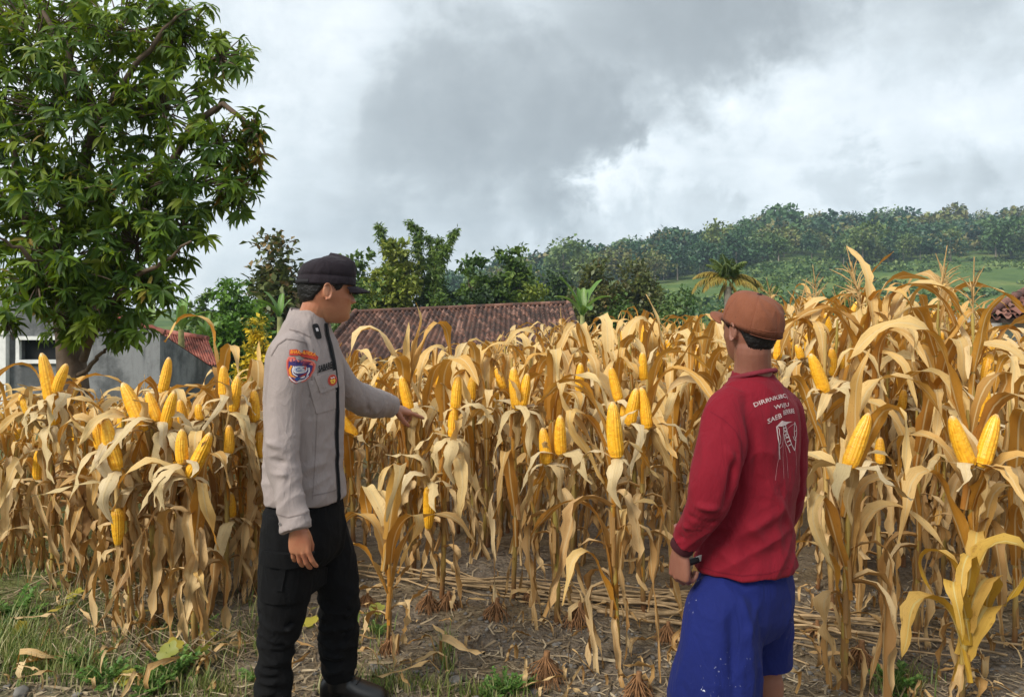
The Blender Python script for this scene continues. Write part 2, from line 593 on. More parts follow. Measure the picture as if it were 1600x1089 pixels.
def frames(dirs, up):
    """N rotation matrices whose x axis is dirs and whose z axis leans to up"""
    d = dirs / (np.linalg.norm(dirs, axis=1)[:, None] + 1e-9)
    y = np.cross(up, d)
    y /= np.linalg.norm(y, axis=1)[:, None] + 1e-9
    z = np.cross(d, y)
    return np.stack([d, y, z], -1)


def leaves_into(mb, pos, dirs, up, L, W, rnd, V=LEAF_V, F=LEAF_F, mi=0):
    R = frames(dirs, up)
    n = len(pos)
    U = np.broadcast_to(V[None], (n,) + V.shape).copy()
    U[:, :, 0] *= np.broadcast_to(L, (n,))[:, None]
    U[:, :, 1] *= np.broadcast_to(W, (n,))[:, None]
    U[:, :, 2] *= np.broadcast_to(L, (n,))[:, None]
    P = np.einsum('nij,nkj->nki', R, U) + pos[:, None, :]
    k = len(V)
    faces = (F[None] + (np.arange(n) * k)[:, None, None]).reshape(-1, F.shape[1])
    mb.add(P.reshape(-1, 3), faces, rnd=np.repeat(np.broadcast_to(rnd, (n,)), k), mi=mi)


def rdir(rng, n):
    v = rng.normal(size=(n, 3))
    return v / np.linalg.norm(v, axis=1)[:, None]


def crown_mesh(rng, lobes, clumps, per, cr, leaf, mat, aspect=0.6, shell=0.5, tone=(0, 1), V=DIAMOND_V, F=DIAMOND_F, name='crown', grain=0.25):
    """leaf clumps spread through ellipsoid lobes [(centre, radii), ...]"""
    mb = MB()
    vol = np.array([r[0] * r[1] * r[2] for c, r in lobes]) ** 0.7
    cnt = np.maximum(1, (clumps * vol / vol.sum()).astype(int))
    for (c, r), m in zip(lobes, cnt):
        rr = shell + (1 - shell) * rng.random(m) ** 0.6
        d = rdir(rng, m)
        C = np.asarray(c) + d * rr[:, None] * np.asarray(r)
        t = tone[0] + (tone[1] - tone[0]) * rng.random(m)
        pos = np.repeat(C, per, 0) + rng.normal(size=(m * per, 3)) * cr * np.array([1, 1, 0.62])
        out = np.repeat(d, per, 0)
        dirs = rdir(rng, m * per) * 0.9 + out * 0.5 + np.array([0, 0, -0.15])
        up = rdir(rng, m * per) * 0.6 + np.array([0, 0, 1.0])
        L = leaf * (0.7 + 0.6 * rng.random(m * per))
        rn = np.clip(np.repeat(t, per) * (1 - grain) + grain * rng.random(m * per), 0, 0.999)
        leaves_into(mb, pos, dirs, up, L, L * aspect, rn, V, F)
    return mb.mesh(name, mat)


BARK = plain('bark', (0.105, 0.075, 0.052), 0.9, 0.4, 6, 0.7, 0.03)
BARKL = plain('pale_bark', (0.22, 0.19, 0.15), 0.9, 0.35, 6, 0.6, 0.02)
F_DARK = foliage('leaves_dark', [(0, (0.018, 0.040, 0.012)), (0.5, (0.034, 0.068, 0.017)), (1, (0.062, 0.105, 0.024))])
F_MID = foliage('leaves_mid', [(0, (0.044, 0.090, 0.015)), (0.5, (0.085, 0.15, 0.022)), (1, (0.15, 0.22, 0.034))])
F_BRIGHT = foliage('leaves_bright', [(0, (0.055, 0.125, 0.012)), (0.5, (0.095, 0.20, 0.020)), (1, (0.16, 0.28, 0.035))])
F_LIME = foliage('leaves_lime', [(0, (0.10, 0.15, 0.018)), (0.5, (0.17, 0.22, 0.028)), (1, (0.27, 0.30, 0.05))])
F_BROWN = foliage('leaves_brownish', [(0, (0.058, 0.080, 0.018)), (0.4, (0.105, 0.125, 0.028)), (0.75, (0.16, 0.125, 0.035)), (1, (0.20, 0.13, 0.045))])
F_YELLOW = foliage('blossom_yellow', [(0, (0.12, 0.16, 0.02)), (0.35, (0.42, 0.33, 0.02)), (0.7, (0.66, 0.47, 0.02)), (1, (0.72, 0.55, 0.05))])
F_HILL = foliage('leaves_hill', [(0, (0.024, 0.070, 0.034)), (0.3, (0.046, 0.108, 0.040)), (0.6, (0.095, 0.165, 0.042)), (0.88, (0.16, 0.20, 0.046)), (1, (0.19, 0.155, 0.055))], 0.15)
F_MEAD = foliage('leaves_meadow', [(0, (0.034, 0.080, 0.022)), (0.5, (0.080, 0.15, 0.036)), (1, (0.18, 0.24, 0.06))], 0.2)


def simple_tree(name, label, cat, px, top, hw, d, mat, seed, leaf=0.30, clumps=130, per=26, bark=BARK, group=None, shape='round', base_y=None, tone=(0, 1), cr=None, shell=0.5):
    """a tree d metres out: crown top at photo row TOP, half width HW pixels"""
    rng = np.random.default_rng(seed)
    s = d / FPX
    x = (px - 800) * s
    g = gz1(x, d)
    ztop = EYE - (top - HOR) * s
    H = ztop - g
    R = hw * s
    t = thing(name, label, cat, (x, d, g), group=group)
    low = 0.30 * H if shape != 'bush' else 0.08 * H
    lobes = []
    k = 9 if shape != 'bush' else 7
    for i in range(k):
        a = rng.random() * 2 * PI
        hh = low + (H - low) * (0.12 + 0.70 * (i + 0.5) / k)
        f = math.sin(PI * min(1, 0.30 + 0.62 * (i + 0.5) / k))
        rad = R * 0.62 * f * (0.75 + 0.5 * rng.random())
        off = R * 0.50 * f
        lobes.append(((math.cos(a) * off, math.sin(a) * off, hh), (rad, rad, min(rad * 0.8, (H - low) * 0.24))))
    lobes.append(((0, 0, H - R * 0.30), (R * 0.42, R * 0.42, R * 0.30)))
    ob('crown', crown_mesh(rng, lobes, clumps, per, cr or R * 0.13, leaf, mat, tone=tone, shell=shell), t)
    mb = MB()
    tr = 0.035 * H
    mb.tube([(0, 0, -0.2), (0.02 * H, 0, H * 0.2), (-0.01 * H, 0.01 * H, H * 0.45), (0, 0, H * 0.8)], [tr, tr * 0.8, tr * 0.6, tr * 0.2], 7)
    for c, r in lobes[:-1]:
        z0 = max(H * 0.15, c[2] * 0.6)
        mb.tube([(0, 0, z0), (c[0] * 0.5, c[1] * 0.5, (z0 + c[2]) * 0.52), c], [tr * 0.45, tr * 0.3, tr * 0.08], 5)
    ob('trunk', mb.mesh('trunk', bark), t)
    return t


# ------------------------------------------------------------------ trees beyond the field, left to right
def far_trees():
    T = simple_tree
    T('tree', 'tall loose tree with brownish green leaf clumps behind the man in the dark cap', 'tree', 432, 374, 58, 33, F_BROWN, 11, 0.34, 120, 26, tone=(0, .8), cr=0.30)
    T('tree', 'rounded bright green tree above the small red roofed house', 'tree', 364, 441, 58, 29, F_BRIGHT, 12, 0.24, 170, 30)
    T('shrub', 'shrub covered in yellow blossom beside the small red roofed house', 'shrub', 405, 500, 46, 21, F_YELLOW, 13, 0.15, 120, 26, shape='bush')
    T('tree', 'dark green tree just right of the dark peaked cap', 'tree', 563, 394, 40, 38, F_MID, 14, 0.3, 110, 26, tone=(0, .6))
    T('tree', 'pale green creeper covered tree behind the long tiled roof', 'tree', 622, 377, 44, 37, F_LIME, 15, 0.28, 190, 30, tone=(.0, .55))
    T('tree', 'dark leafy tree beside the bamboo clump', 'tree', 672, 404, 38, 40, F_DARK, 16, 0.32, 120, 28)
    T('tree', 'dark tree in the middle of the row behind the long tiled roof', 'tree', 738, 402, 40, 43, F_MID, 17, 0.32, 140, 28)
    T('tree', 'broad dark green tree above the right part of the long tiled roof', 'tree', 800, 388, 46, 44, F_MID, 18, 0.32, 170, 30, tone=(.0, .7))
    T('shrub', 'bright green bush peeping over the middle of the tiled ridge', 'shrub', 692, 457, 40, 34, F_MID, 19, 0.22, 110, 26, shape='bush', tone=(.3, 1))
    T('shrub', 'low dark bush over the tiled ridge below the dark trees', 'shrub', 752, 448, 44, 36, F_DARK, 20, 0.24, 110, 26, shape='bush')
    T('shrub', 'yellow green bush over the right end of the tiled ridge', 'shrub', 832, 447, 42, 34, F_LIME, 21, 0.22, 120, 26, shape='bush')
    T('shrub', 'dark thicket behind the head of the man in the dark cap', 'shrub', 570, 442, 60, 34, F_MID, 22, 0.24, 150, 28, shape='bush', tone=(0, .5))
    T('tree', 'brownish round tree left of the coconut palm, nearer the banana plant', 'tree', 935, 410, 50, 50, F_BROWN, 23, 0.36, 160, 28)
    T('tree', 'olive round tree between the brownish tree and the coconut palm', 'tree', 995, 412, 50, 52, F_BROWN, 24, 0.36, 160, 28, tone=(0, .65))
    T('tree', 'small dark tree in front of the far hill, left of the brownish tree', 'tree', 872, 424, 34, 55, F_DARK, 25, 0.36, 110, 26)
    T('shrub', 'mixed green bush under the hill between the olive tree and the palm', 'shrub', 1065, 447, 48, 46, F_MEAD, 26, 0.26, 120, 26, shape='bush')
    T('shrub', 'green bush right of the coconut palm', 'shrub', 1195, 446, 45, 48, F_MEAD, 27, 0.26, 110, 26, shape='bush')
    T('shrub', 'dull green bush behind the banana plants by the grey wall', 'shrub', 295, 480, 40, 31, F_MID, 28, 0.24, 100, 24, shape='bush', tone=(0, .6))
    T('tree', 'thin green tree between the two left hand bushes', 'tree', 318, 455, 26, 34, F_MID, 29, 0.26, 70, 24)
    T('shrub', 'pale shrub behind the corn tops left of the tiled house on the right', 'shrub', 1480, 452, 60, 42, F_MEAD, 30, 0.24, 110, 26, shape='bush')
    T('shrub', 'dark shrub behind the corn tops in front of the meadow', 'shrub', 1330, 446, 60, 46, F_MEAD, 31, 0.24, 110, 26, shape='bush', tone=(0, .5))
    T('shrub', 'grey green bush between the brownish trees and the tiled roof', 'shrub', 975, 462, 46, 38, F_MID, 32, 0.24, 110, 26, shape='bush', tone=(.1, .6))


far_trees()


def bamboo():
    rng = np.random.default_rng(5)
    d = 38.0
    s = d / FPX
    x0, g = (655 - 800) * s, gz1((655 - 800) * s, d)
    t = thing('bamboo_clump', 'clump of tall bamboo with arching tips beside the pale green tree', 'bamboo', (x0, d, g))
    ends = [(592, 352, 610, 372), (640, 346, 648, 362), (655, 352, 660, 380), (688, 372, 690, 395), (712, 356, 700, 372), (700, 386, 690, 400), (606, 378, 615, 395), (668, 368, 668, 385), (630, 392, 632, 410), (680, 398, 678, 415)]
    m_c = plain('bamboo_stem', (0.23, 0.24, 0.08), 0.5, 0.3, 4)
    fol = MB()
    for ex, ey, mx, my in ends:
        bx = rng.normal() * 0.45
        p3 = Vector(((ex - 655) * s, rng.normal() * 0.5, EYE - (ey - HOR) * s - g))
        p2 = Vector(((mx - 655) * s, p3.y * 0.7, EYE - (my - HOR) * s - g))
        pts = []
        for i in range(13):
            u = i / 12
            a = Vector((bx, 0, 0)).lerp(p2 * 0.98 + Vector((bx * 0.3, 0, 0.25)), u)
            b = (p2 + Vector((bx * 0.3, 0, 0.25))).lerp(p3, u)
            pts.append(a.lerp(b, u * u))
        ob('culm', MB().tube(pts, np.linspace(0.05, 0.008, 13), 6).mesh('culm', m_c), t)
        P = np.array(pts)
        for q in range(150):
            u = 0.30 + 0.70 * rng.random()
            i = min(11, int(u * 12))
            c = P[i] + (P[i + 1] - P[i]) * rng.random() + rng.normal(size=3) * np.array([0.26, 0.26, 0.16]) * (1.25 - u)
            n = 6
            dirs = rdir(rng, n) + np.array([0, 0, -0.7])
            leaves_into(fol, np.repeat(c[None], n, 0), dirs, rdir(rng, n) + np.array([0, 0, 1]), 0.30, 0.07, np.clip(rng.random() * 0.8 + 0.2 * rng.random(n), 0, .999), DIAMOND_V, DIAMOND_F)
    ob('foliage', fol.mesh('bamboo_foliage', F_MID), t)


bamboo()


# ------------------------------------------------------------------ banana plants and palm
def banana_leaf(L, W, a0, droop, seed, rows=12):
    rng = np.random.default_rng(seed)
    s = np.linspace(0, 1, rows)
    ang = a0 - droop * s ** 1.4
    ds = L / (rows - 1)
    x = np.concatenate([[0], np.cumsum(np.cos(ang[:-1]) * ds)])
    z = np.concatenate([[0], np.cumsum(np.sin(ang[:-1]) * ds)])
    w = W * np.clip(sstep(0.1, 0.3, s), 0.05, 1) * np.sqrt(np.clip(1 - ((s - 0.45) / 0.56) ** 4, 0.02, 1))
    G = np.zeros((rows, 5, 3))
    for j, u in enumerate((-1, -0.5, 0, 0.5, 1)):
        lift = 0.30 * abs(u) * w / 2
        G[:, j, 0] = x - np.sin(ang) * lift + rng.normal(size=rows) * 0.02 * abs(u)
        G[:, j, 1] = u * w / 2
        G[:, j, 2] = z + np.cos(ang) * lift
    mb = MB().grid(G, uv=np.stack(np.meshgrid(s, np.linspace(0, 1, 5), indexing='ij'), -1)[..., ::-1].reshape(-1, 2))
    mb.tube(np.stack([x, 0 * x, z - 0.012], -1), np.linspace(0.035, 0.008, rows), 5)
    return mb.mesh('banana_leaf', F_BANANA)


def banana_mat():
    m, k = new_mat('banana_leaf')
    uv = k.add('ShaderNodeUVMap', uv_map='uv').outputs[0]
    sp = k.add('ShaderNodeSeparateXYZ', {0: uv})
    w = k.add('ShaderNodeCombineXYZ', {0: k.math('MULTIPLY', sp.outputs[0], 2.0), 1: k.math('MULTIPLY', sp.outputs[1], 40.0)}).outputs[0]
    n = k.noise(w, 1.0, 3).outputs[0]
    c = k.ramp(rnd_val(k), [(0, (0.09, 0.19, 0.03)), (0.5, (0.14, 0.27, 0.05)), (1, (0.22, 0.32, 0.09))])
    c = k.mix(k.mrange(n, 0.4, 0.7, 0.0, 0.4), c, (0.06, 0.13, 0.02))
    rib = k.mrange(k.math('ABSOLUTE', k.math('SUBTRACT', sp.outputs[0], 0.5)), 0.06, 0.03, 0.0, 0.7)
    c = k.mix(rib, c, (0.30, 0.36, 0.14))
    finish(k, c, 0.4, bump=n, bstr=0.3, spec=0.45, trans=k.mix(0.5, c, (0.25, 0.4, 0.04)), tfac=0.3)
    return m


F_BANANA = banana_mat()
BAN = [banana_leaf(2.0, 0.50, math.radians(a), math.radians(dr), i) for i, (a, dr) in enumerate([(82, 15), (75, 40), (62, 75), (50, 95)])]


def banana(px, base_py, d, leaves, label, scale=1.0, group='banana plants'):
    s = d / FPX
    x = (px - 800) * s
    g = gz1(x, d)
    zc = EYE - (base_py - HOR) * s - g
    t = thing('banana_plant', label, 'banana plant', (x, d, g), group=group)
    ob('stem', MB().tube([(0, 0, 0), (0.03, 0, zc * 0.6), (0, 0, zc + 0.1)], [0.16, 0.13, 0.08], 9).mesh('banana_stem', plain('banana_stem', (0.25, 0.26, 0.10), 0.7, 0.35, 5)), t)
    for kind, az, sc_ in leaves:
        ob('leaf', BAN[kind], t, (0, 0, zc), (0, 0, math.radians(az)), (sc_ * scale,) * 3)


banana(236, 512, 23, [(0, 100, .42), (1, 40, .45), (2, 150, .5), (1, 250, .4), (2, 350, .5)], 'banana plant right beside the grey wall, its tallest leaf upright')
banana(283, 520, 24, [(1, 110, .62), (0, 60, .6), (2, 10, .6), (2, 190, .6), (1, 300, .5)], 'banana plant with drooping leaves above the small red roof')
banana(322, 530, 25, [(0, 80, .42), (1, 160, .35), (1, 20, .42), (2, 260, .4)], 'banana plant with short broad leaves over the right of the small red roof')
banana(437, 500, 25, [(1, 175, .55), (0, 80, .45), (1, 30, .4), (2, 220, .6)], 'banana plant beside the yellow shrub')
banana(910, 497, 27, [(1, 172, .85), (1, 20, .8), (0, 75, .55), (0, 130, .55), (2, 200, .7), (2, 330, .7), (3, 280, .6), (1, 60, .6)], 'banana plant at the right end of the long tiled roof')


def palm():
    rng = np.random.default_rng(9)
    d = 30.0
    s = d / FPX
    x = (1137 - 800) * s
    g = gz1(x, d)
    zc = EYE - (436 - HOR) * s - g
    t = thing('coconut_palm', 'young coconut palm with yellowing drooping fronds above the brown cap', 'palm', (x, d, g))
    ob('trunk', MB().tube([(0, 0, -0.1), (0.06, 0, zc * 0.5), (0, 0, zc - 0.3)], [0.22, 0.16, 0.15], 9).mesh('palm_trunk', BARKL), t)
    m_g = foliage('palm_green', [(0, (0.07, 0.12, 0.02)), (1, (0.17, 0.21, 0.05))])
    m_y = foliage('palm_yellow', [(0, (0.22, 0.19, 0.035)), (0.5, (0.36, 0.27, 0.05)), (1, (0.26, 0.17, 0.04))])
    fr = [(178, 18, 1.75, 95, 1), (2, 22, 1.75, 95, 1), (165, 35, 1.5, 80, 1), (12, 30, 1.6, 110, 1), (205, 10, 1.5, 80, 1), (335, 5, 1.6, 85, 1),
          (95, 75, 1.3, 40, 0), (60, 68, 1.25, 50, 0), (130, 70, 1.3, 60, 0), (250, 60, 1.2, 70, 0), (300, 62, 1.3, 70, 0), (20, 62, 1.1, 60, 0), (170, 60, 1.1, 60, 0), (0, -50, 1.0, 30, 1), (190, -55, .9, 25, 1)]
    for az, el, L, dr, yl in fr:
        n = 16
        u = np.linspace(0, 1, n)
        ang = np.radians(el) - np.radians(dr) * u ** 1.3
        P = np.stack([np.concatenate([[0], np.cumsum(np.cos(ang[:-1]))]) * L / n, 0 * u, np.concatenate([[0], np.cumsum(np.sin(ang[:-1]))]) * L / n], -1)
        mb = MB().tube(P, np.linspace(0.03, 0.006, n), 5)
        m = 54
        uu = np.linspace(0.12, 1, m)
        pos = np.stack([np.interp(uu, u, P[:, q]) for q in range(3)], -1)
        tan = np.stack([np.interp(uu, u, np.cos(ang)), 0 * uu, np.interp(uu, u, np.sin(ang))], -1)
        for sd in (-1, 1):
            dirs = tan * 0.55 + np.array([0, sd * 0.8, -0.55]) + rng.normal(size=(m, 3)) * 0.12
            Ll = 0.52 * np.sqrt(np.clip(1.05 - uu, 0.05, 1)) * L / 1.5
            leaves_into(mb, pos, dirs, np.tile([0.0, 0, 1], (m, 1)), Ll, 0.045, rng.random(m) * .99)
        ob('frond', mb.mesh('frond', m_y if yl else m_g), t, (0, 0, zc), (0, 0, math.radians(az)))


palm()


# ------------------------------------------------------------------ the wooded hill
def hill_forest():
    rng = np.random.default_rng(77)
    variants, thin = [], []
    trunk_me = MB().tube([(0, 0, -1), (0.1, 0, 3), (0, 0, 7)], [0.22, 0.18, 0.08], 5).mesh('hill_trunk', BARKL)
    for i in range(7):
        H = 9.0 * (0.85 + 0.3 * rng.random())
        R = H * (0.36 + 0.16 * rng.random())
        lob = [((rng.normal() * R * .35, rng.normal() * R * .35, H * (0.42 + 0.4 * j / 5)), (R * .62, R * .62, H * .17)) for j in range(6)]
        me = crown_mesh(rng, lob, 75, 12, R * 0.15, 0.78, F_HILL, 0.7, tone=(0.14 * (i % 3), 0.14 + 0.14 * (i % 3)), name='hill_crown', grain=0.08)
        # a pale trunk belongs to the same small mesh
        variants.append(me)
        mb = MB()
        for (c, r) in lob:
            m = 52
            pos = np.asarray(c) + rdir(rng, m) * np.asarray(r) * (0.6 + 0.5 * rng.random((m, 1)))
            leaves_into(mb, pos, rdir(rng, m), rdir(rng, m) + np.array([0, 0, 1.2]), 1.35, 0.95, rng.random() * 0.12 + 0.14 * rng.random(m), DIAMOND_V, DIAMOND_F)
        mb.tube([(0, 0, -1), (0, 0, H * 0.7)], [0.2, 0.1], 4)
        thin.append(mb.arrays())
    spots = []
    tries = 0
    while len(spots) < 1150 and tries < 60000:
        tries += 1
        y = 225 + 235 * rng.random() ** 0.85
        px = 690 + 1010 * rng.random()
        x = (px - 800) / FPX * y
        edge = np.interp(px, [690, 900, 1050, 1200, 1400, 1700], [225, 225, 240, 258, 262, 270])
        edge += 16 * mnoise.noise(Vector((px * 0.013, 0, 3)))
        if y < edge:
            continue
        spots.append((x, y))
    spots = np.array(spots)
    # keep them apart a little
    keep = []
    for p in spots:
        if all((p[0] - q[0]) ** 2 + (p[1] - q[1]) ** 2 > 20 for q in keep):
            keep.append(p)
    keep = np.array(keep)
    z = gz(keep[:, 0], keep[:, 1])
    order = np.argsort(keep[:, 1] - 0.35 * 0)
    ind = set(order[:90].tolist()) | set(np.argsort(-keep[:, 1])[:120].tolist())
    mass = MB()
    for i, (x, y) in enumerate(keep):
        s = 0.85 + 0.75 * rng.random() ** 1.5
        if rng.random() < 0.10:
            s *= 1.3
        a = rng.random() * 2 * PI
        if i in ind:
            o = thing('hill_tree', 'green tree standing in the wood on the far hill', 'tree', (x, y, z[i] - 0.3), (0, 0, a), 'trees on the wooded hill')
            o.scale = (s, s, s * (0.9 + 0.35 * rng.random()))
            ob('crown', variants[i % 7], o)
            ob('trunk', trunk_me, o)
        else:
            M = Matrix.Translation((x, y, z[i] - 0.3)) @ Matrix.Rotation(a, 4, 'Z') @ Matrix.Diagonal((s, s, s, 1))
            mass.merge(thin[i % 7], M, rnd=rng.random() ** 1.5 * 0.6)
    o = ob('woods', mass.mesh('woods', F_HILL))
    tag(o, kind='stuff')
    # scrub on the open slope
    sm = MB()
    for i in range(3200):
        y = 118 + 160 * rng.random()
        px = 980 + 720 * rng.random() if rng.random() < 0.8 else 700 + 500 * rng.random()
        x = (px - 800) / FPX * y
        if mnoise.noise(Vector((x * 0.03, y * 0.03, 9))) < -0.06:
            continue
        r = 0.8 + 1.5 * rng.random() ** 2
        m = 26
        pos = np.array([x, y, gz1(x, y) + r * 0.3]) + rdir(rng, m) * np.array([r, r, r * 0.55]) * rng.random((m, 1)) ** 0.4
        leaves_into(sm, pos, rdir(rng, m), rdir(rng, m) + np.array([0, 0, 1.2]), r * 0.62, r * 0.42, rng.random() * 0.7 + 0.3 * rng.random(m) * .99, DIAMOND_V, DIAMOND_F)
    tag(ob('hillside_scrub', sm.mesh('hillside_scrub', F_MEAD)), kind='stuff')
    # a green belt of low growth between the village trees and the foot of the hill
    bm_ = MB()
    for i in range(800):
        y = 56 + 60 * rng.random()
        px = 480 + 1200 * rng.random()
        x = (px - 800) / FPX * y
        r = 0.7 + 1.3 * rng.random()
        m = 24
        pos = np.array([x, y, gz1(x, y) + r * 0.5]) + rdir(rng, m) * np.array([r, r, r * 0.8]) * rng.random((m, 1)) ** 0.4
        leaves_into(bm_, pos, rdir(rng, m), rdir(rng, m) + np.array([0, 0, 1.2]), r * 0.5, r * 0.34, rng.random() * 0.6 + 0.39 * rng.random(m), DIAMOND_V, DIAMOND_F)
    tag(ob('valley_undergrowth', bm_.mesh('valley_undergrowth', F_MEAD)), kind='stuff')


hill_forest()


# ================================================================== HOUSES
def tile_mat(name, stops):
    m, k = new_mat(name)
    r = rnd_val(k)
    pos = k.add('ShaderNodeNewGeometry').outputs['Position']
    n = k.noise(pos, 3.0, 5, 0.65).outputs[0]
    c = k.ramp(r, stops)
    c = k.mix(k.mrange(n, 0.45, 0.68, 0.0, 0.75), c, (0.045, 0.034, 0.032))
    finish(k, c, 0.85, bump=n, bstr=0.3)
    return m


TILE_DARK = tile_mat('old_roof_tile', [(0, (0.050, 0.028, 0.022)), (0.5, (0.098, 0.048, 0.034)), (0.8, (0.155, 0.072, 0.048)), (1, (0.27, 0.15, 0.11))])
TILE_RED = tile_mat('red_roof_tile', [(0, (0.19, 0.055, 0.040)), (0.6, (0.26, 0.078, 0.055)), (1, (0.33, 0.13, 0.095))])

TILE_DUSTY = tile_mat('dusty_roof_tile', [(0, (0.13, 0.055, 0.042)), (0.6, (0.20, 0.085, 0.062)), (1, (0.29, 0.15, 0.115))])


def tile_unit(mat):
    """an S shaped clay tile, 1 wide (x) and 1 long (y), thickness included"""
    xs = np.linspace(0, 1.12, 7)
    prof = 0.27 * np.sin(xs * 2 * PI * 0.9)
    mb = MB()
    G = np.zeros((7, 2, 3))
    G[:, 0] = np.stack([xs, 0 * xs, prof], -1)
    G[:, 1] = np.stack([xs, 0 * xs + 1.16, prof + 0.02], -1)
    mb.grid(G)
    E = np.zeros((7, 2, 3))
    E[:, 0] = G[:, 0]
    E[:, 1] = G[:, 0] - np.array([0, 0, 0.10])
    mb.grid(E)
    return mb


TU = {}


def tile_roof(parent, eL, eR, rL, rR, nx, ny, mat, singles, seed, ridge=True):
    """clay tiles laid course by course between the eaves (e) and the ridge (r), corners in the parent's space"""
    rng = np.random.default_rng(seed)
    eL, eR, rL, rR = (Vector(v) for v in (eL, eR, rL, rR))
    if mat.name not in TU:
        mb = tile_unit(mat)
        TU[mat.name] = (mb.arrays(), mb.mesh('tile', mat))
    arr, me = TU[mat.name]
    rest = MB()
    n = 0
    for j in range(ny - 1, -1, -1):
        for i in range(nx):
            u0, u1, v0, v1 = i / nx, (i + 1) / nx, j / ny, (j + 1) / ny
            pt = lambda u, v: eL.lerp(eR, u).lerp(rL.lerp(rR, u), v)
            p = pt(u0, v0)
            X = pt(u1, v0) - p
            Y = pt(u0, v1) - p
            Z = X.cross(Y).normalized()
            if Z.z < 0:
                Z = -Z
            lift = 0.03 * X.length * rng.normal()
            M = Matrix(((X.x, Y.x, Z.x * X.length, p.x), (X.y, Y.y, Z.y * X.length, p.y), (X.z, Y.z, Z.z * X.length, p.z + lift), (0, 0, 0, 1)))
            tilt = Matrix.Translation((0, 0, 0.06)) @ Matrix.Rotation(math.radians(-4 + 2 * rng.normal()), 4, 'X')
            M = M @ tilt
            if n < singles:
                ob('tile', me, parent, M=M)
            else:
                rest.merge(arr, M, rnd=rng.random())
            n += 1
    if rest.n:
        tag(ob('roof_tiles', rest.mesh('roof_tiles', mat), parent), kind='stuff')
    # boards under the tiles
    th = Vector((0, 0, -0.05))
    V = [v + th for v in (eL, eR, rR, rL)] + [v + th * 2.4 for v in (eL, eR, rR, rL)]
    mb = MB().add([tuple(v) for v in V], np.array([(0, 1, 2, 3), (7, 6, 5, 4), (0, 4, 5, 1), (1, 5, 6, 2), (2, 6, 7, 3), (3, 7, 4, 0)]))
    ob('roof_deck', mb.mesh('roof_deck', WOODD, smooth=False), parent)
    if ridge:
        m = max(6, nx // 2)
        for q in range(m):
            a, b = rL.lerp(rR, q / m), rL.lerp(rR, (q + 1.08) / m)
            r = 0.09
            ob('ridge_tile', MB().tube([a + Vector((0, 0, .02)), b + Vector((0, 0, .03))], [r, r * 0.9], 7, rnd=rng.random()).mesh('ridge_tile', mat), parent)


WOODD = plain('dark_wood', (0.05, 0.036, 0.028), 0.8, 0.3, 5)


def wall_mat(name, base, dark, streak=0.6):
    m, k = new_mat(name)
    pos = k.add('ShaderNodeNewGeometry').outputs['Position']
    n1 = k.noise(pos, 1.1, 6, 0.65).outputs[0]
    sp = k.add('ShaderNodeSeparateXYZ', {0: pos})
    sv = k.add('ShaderNodeCombineXYZ', {0: k.math('MULTIPLY', sp.outputs[0], 5.0), 1: k.math('MULTIPLY', sp.outputs[1], 5.0), 2: k.math('MULTIPLY', sp.outputs[2], 0.7)}).outputs[0]
    n2 = k.noise(sv, 1.0, 5, 0.6).outputs[0]
    n3 = k.noise(pos, 14, 5, 0.7).outputs[0]
    c = k.mix(k.mrange(n1, 0.40, 0.66, 0.0, 0.85), base, dark)
    c = k.mix(k.mrange(n2, 0.48, 0.72, 0.0, streak), c, dark)
    c = k.mix(k.mrange(n3, 0.55, 0.75, 0.0, 0.4), c, tuple(v * 0.5 for v in dark))
    finish(k, c, 0.9, bump=k.math('ADD', n3, n1), bstr=0.35, bdist=0.03)
    return m


WALL_GREY = wall_mat('grey_render', (0.215, 0.22, 0.225), (0.060, 0.064, 0.067), 0.8)
WALL_WHITE = wall_mat('white_wall', (0.58, 0.57, 0.53), (0.36, 0.35, 0.31), 0.35)
FRAME_W = plain('white_paint', (0.66, 0.66, 0.64), 0.6, 0.12, 6)
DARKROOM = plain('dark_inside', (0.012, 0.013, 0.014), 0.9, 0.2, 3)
GLASS = plain('dark_glass', (0.02, 0.022, 0.025), 0.12, 0.2, 3, spec=0.5)


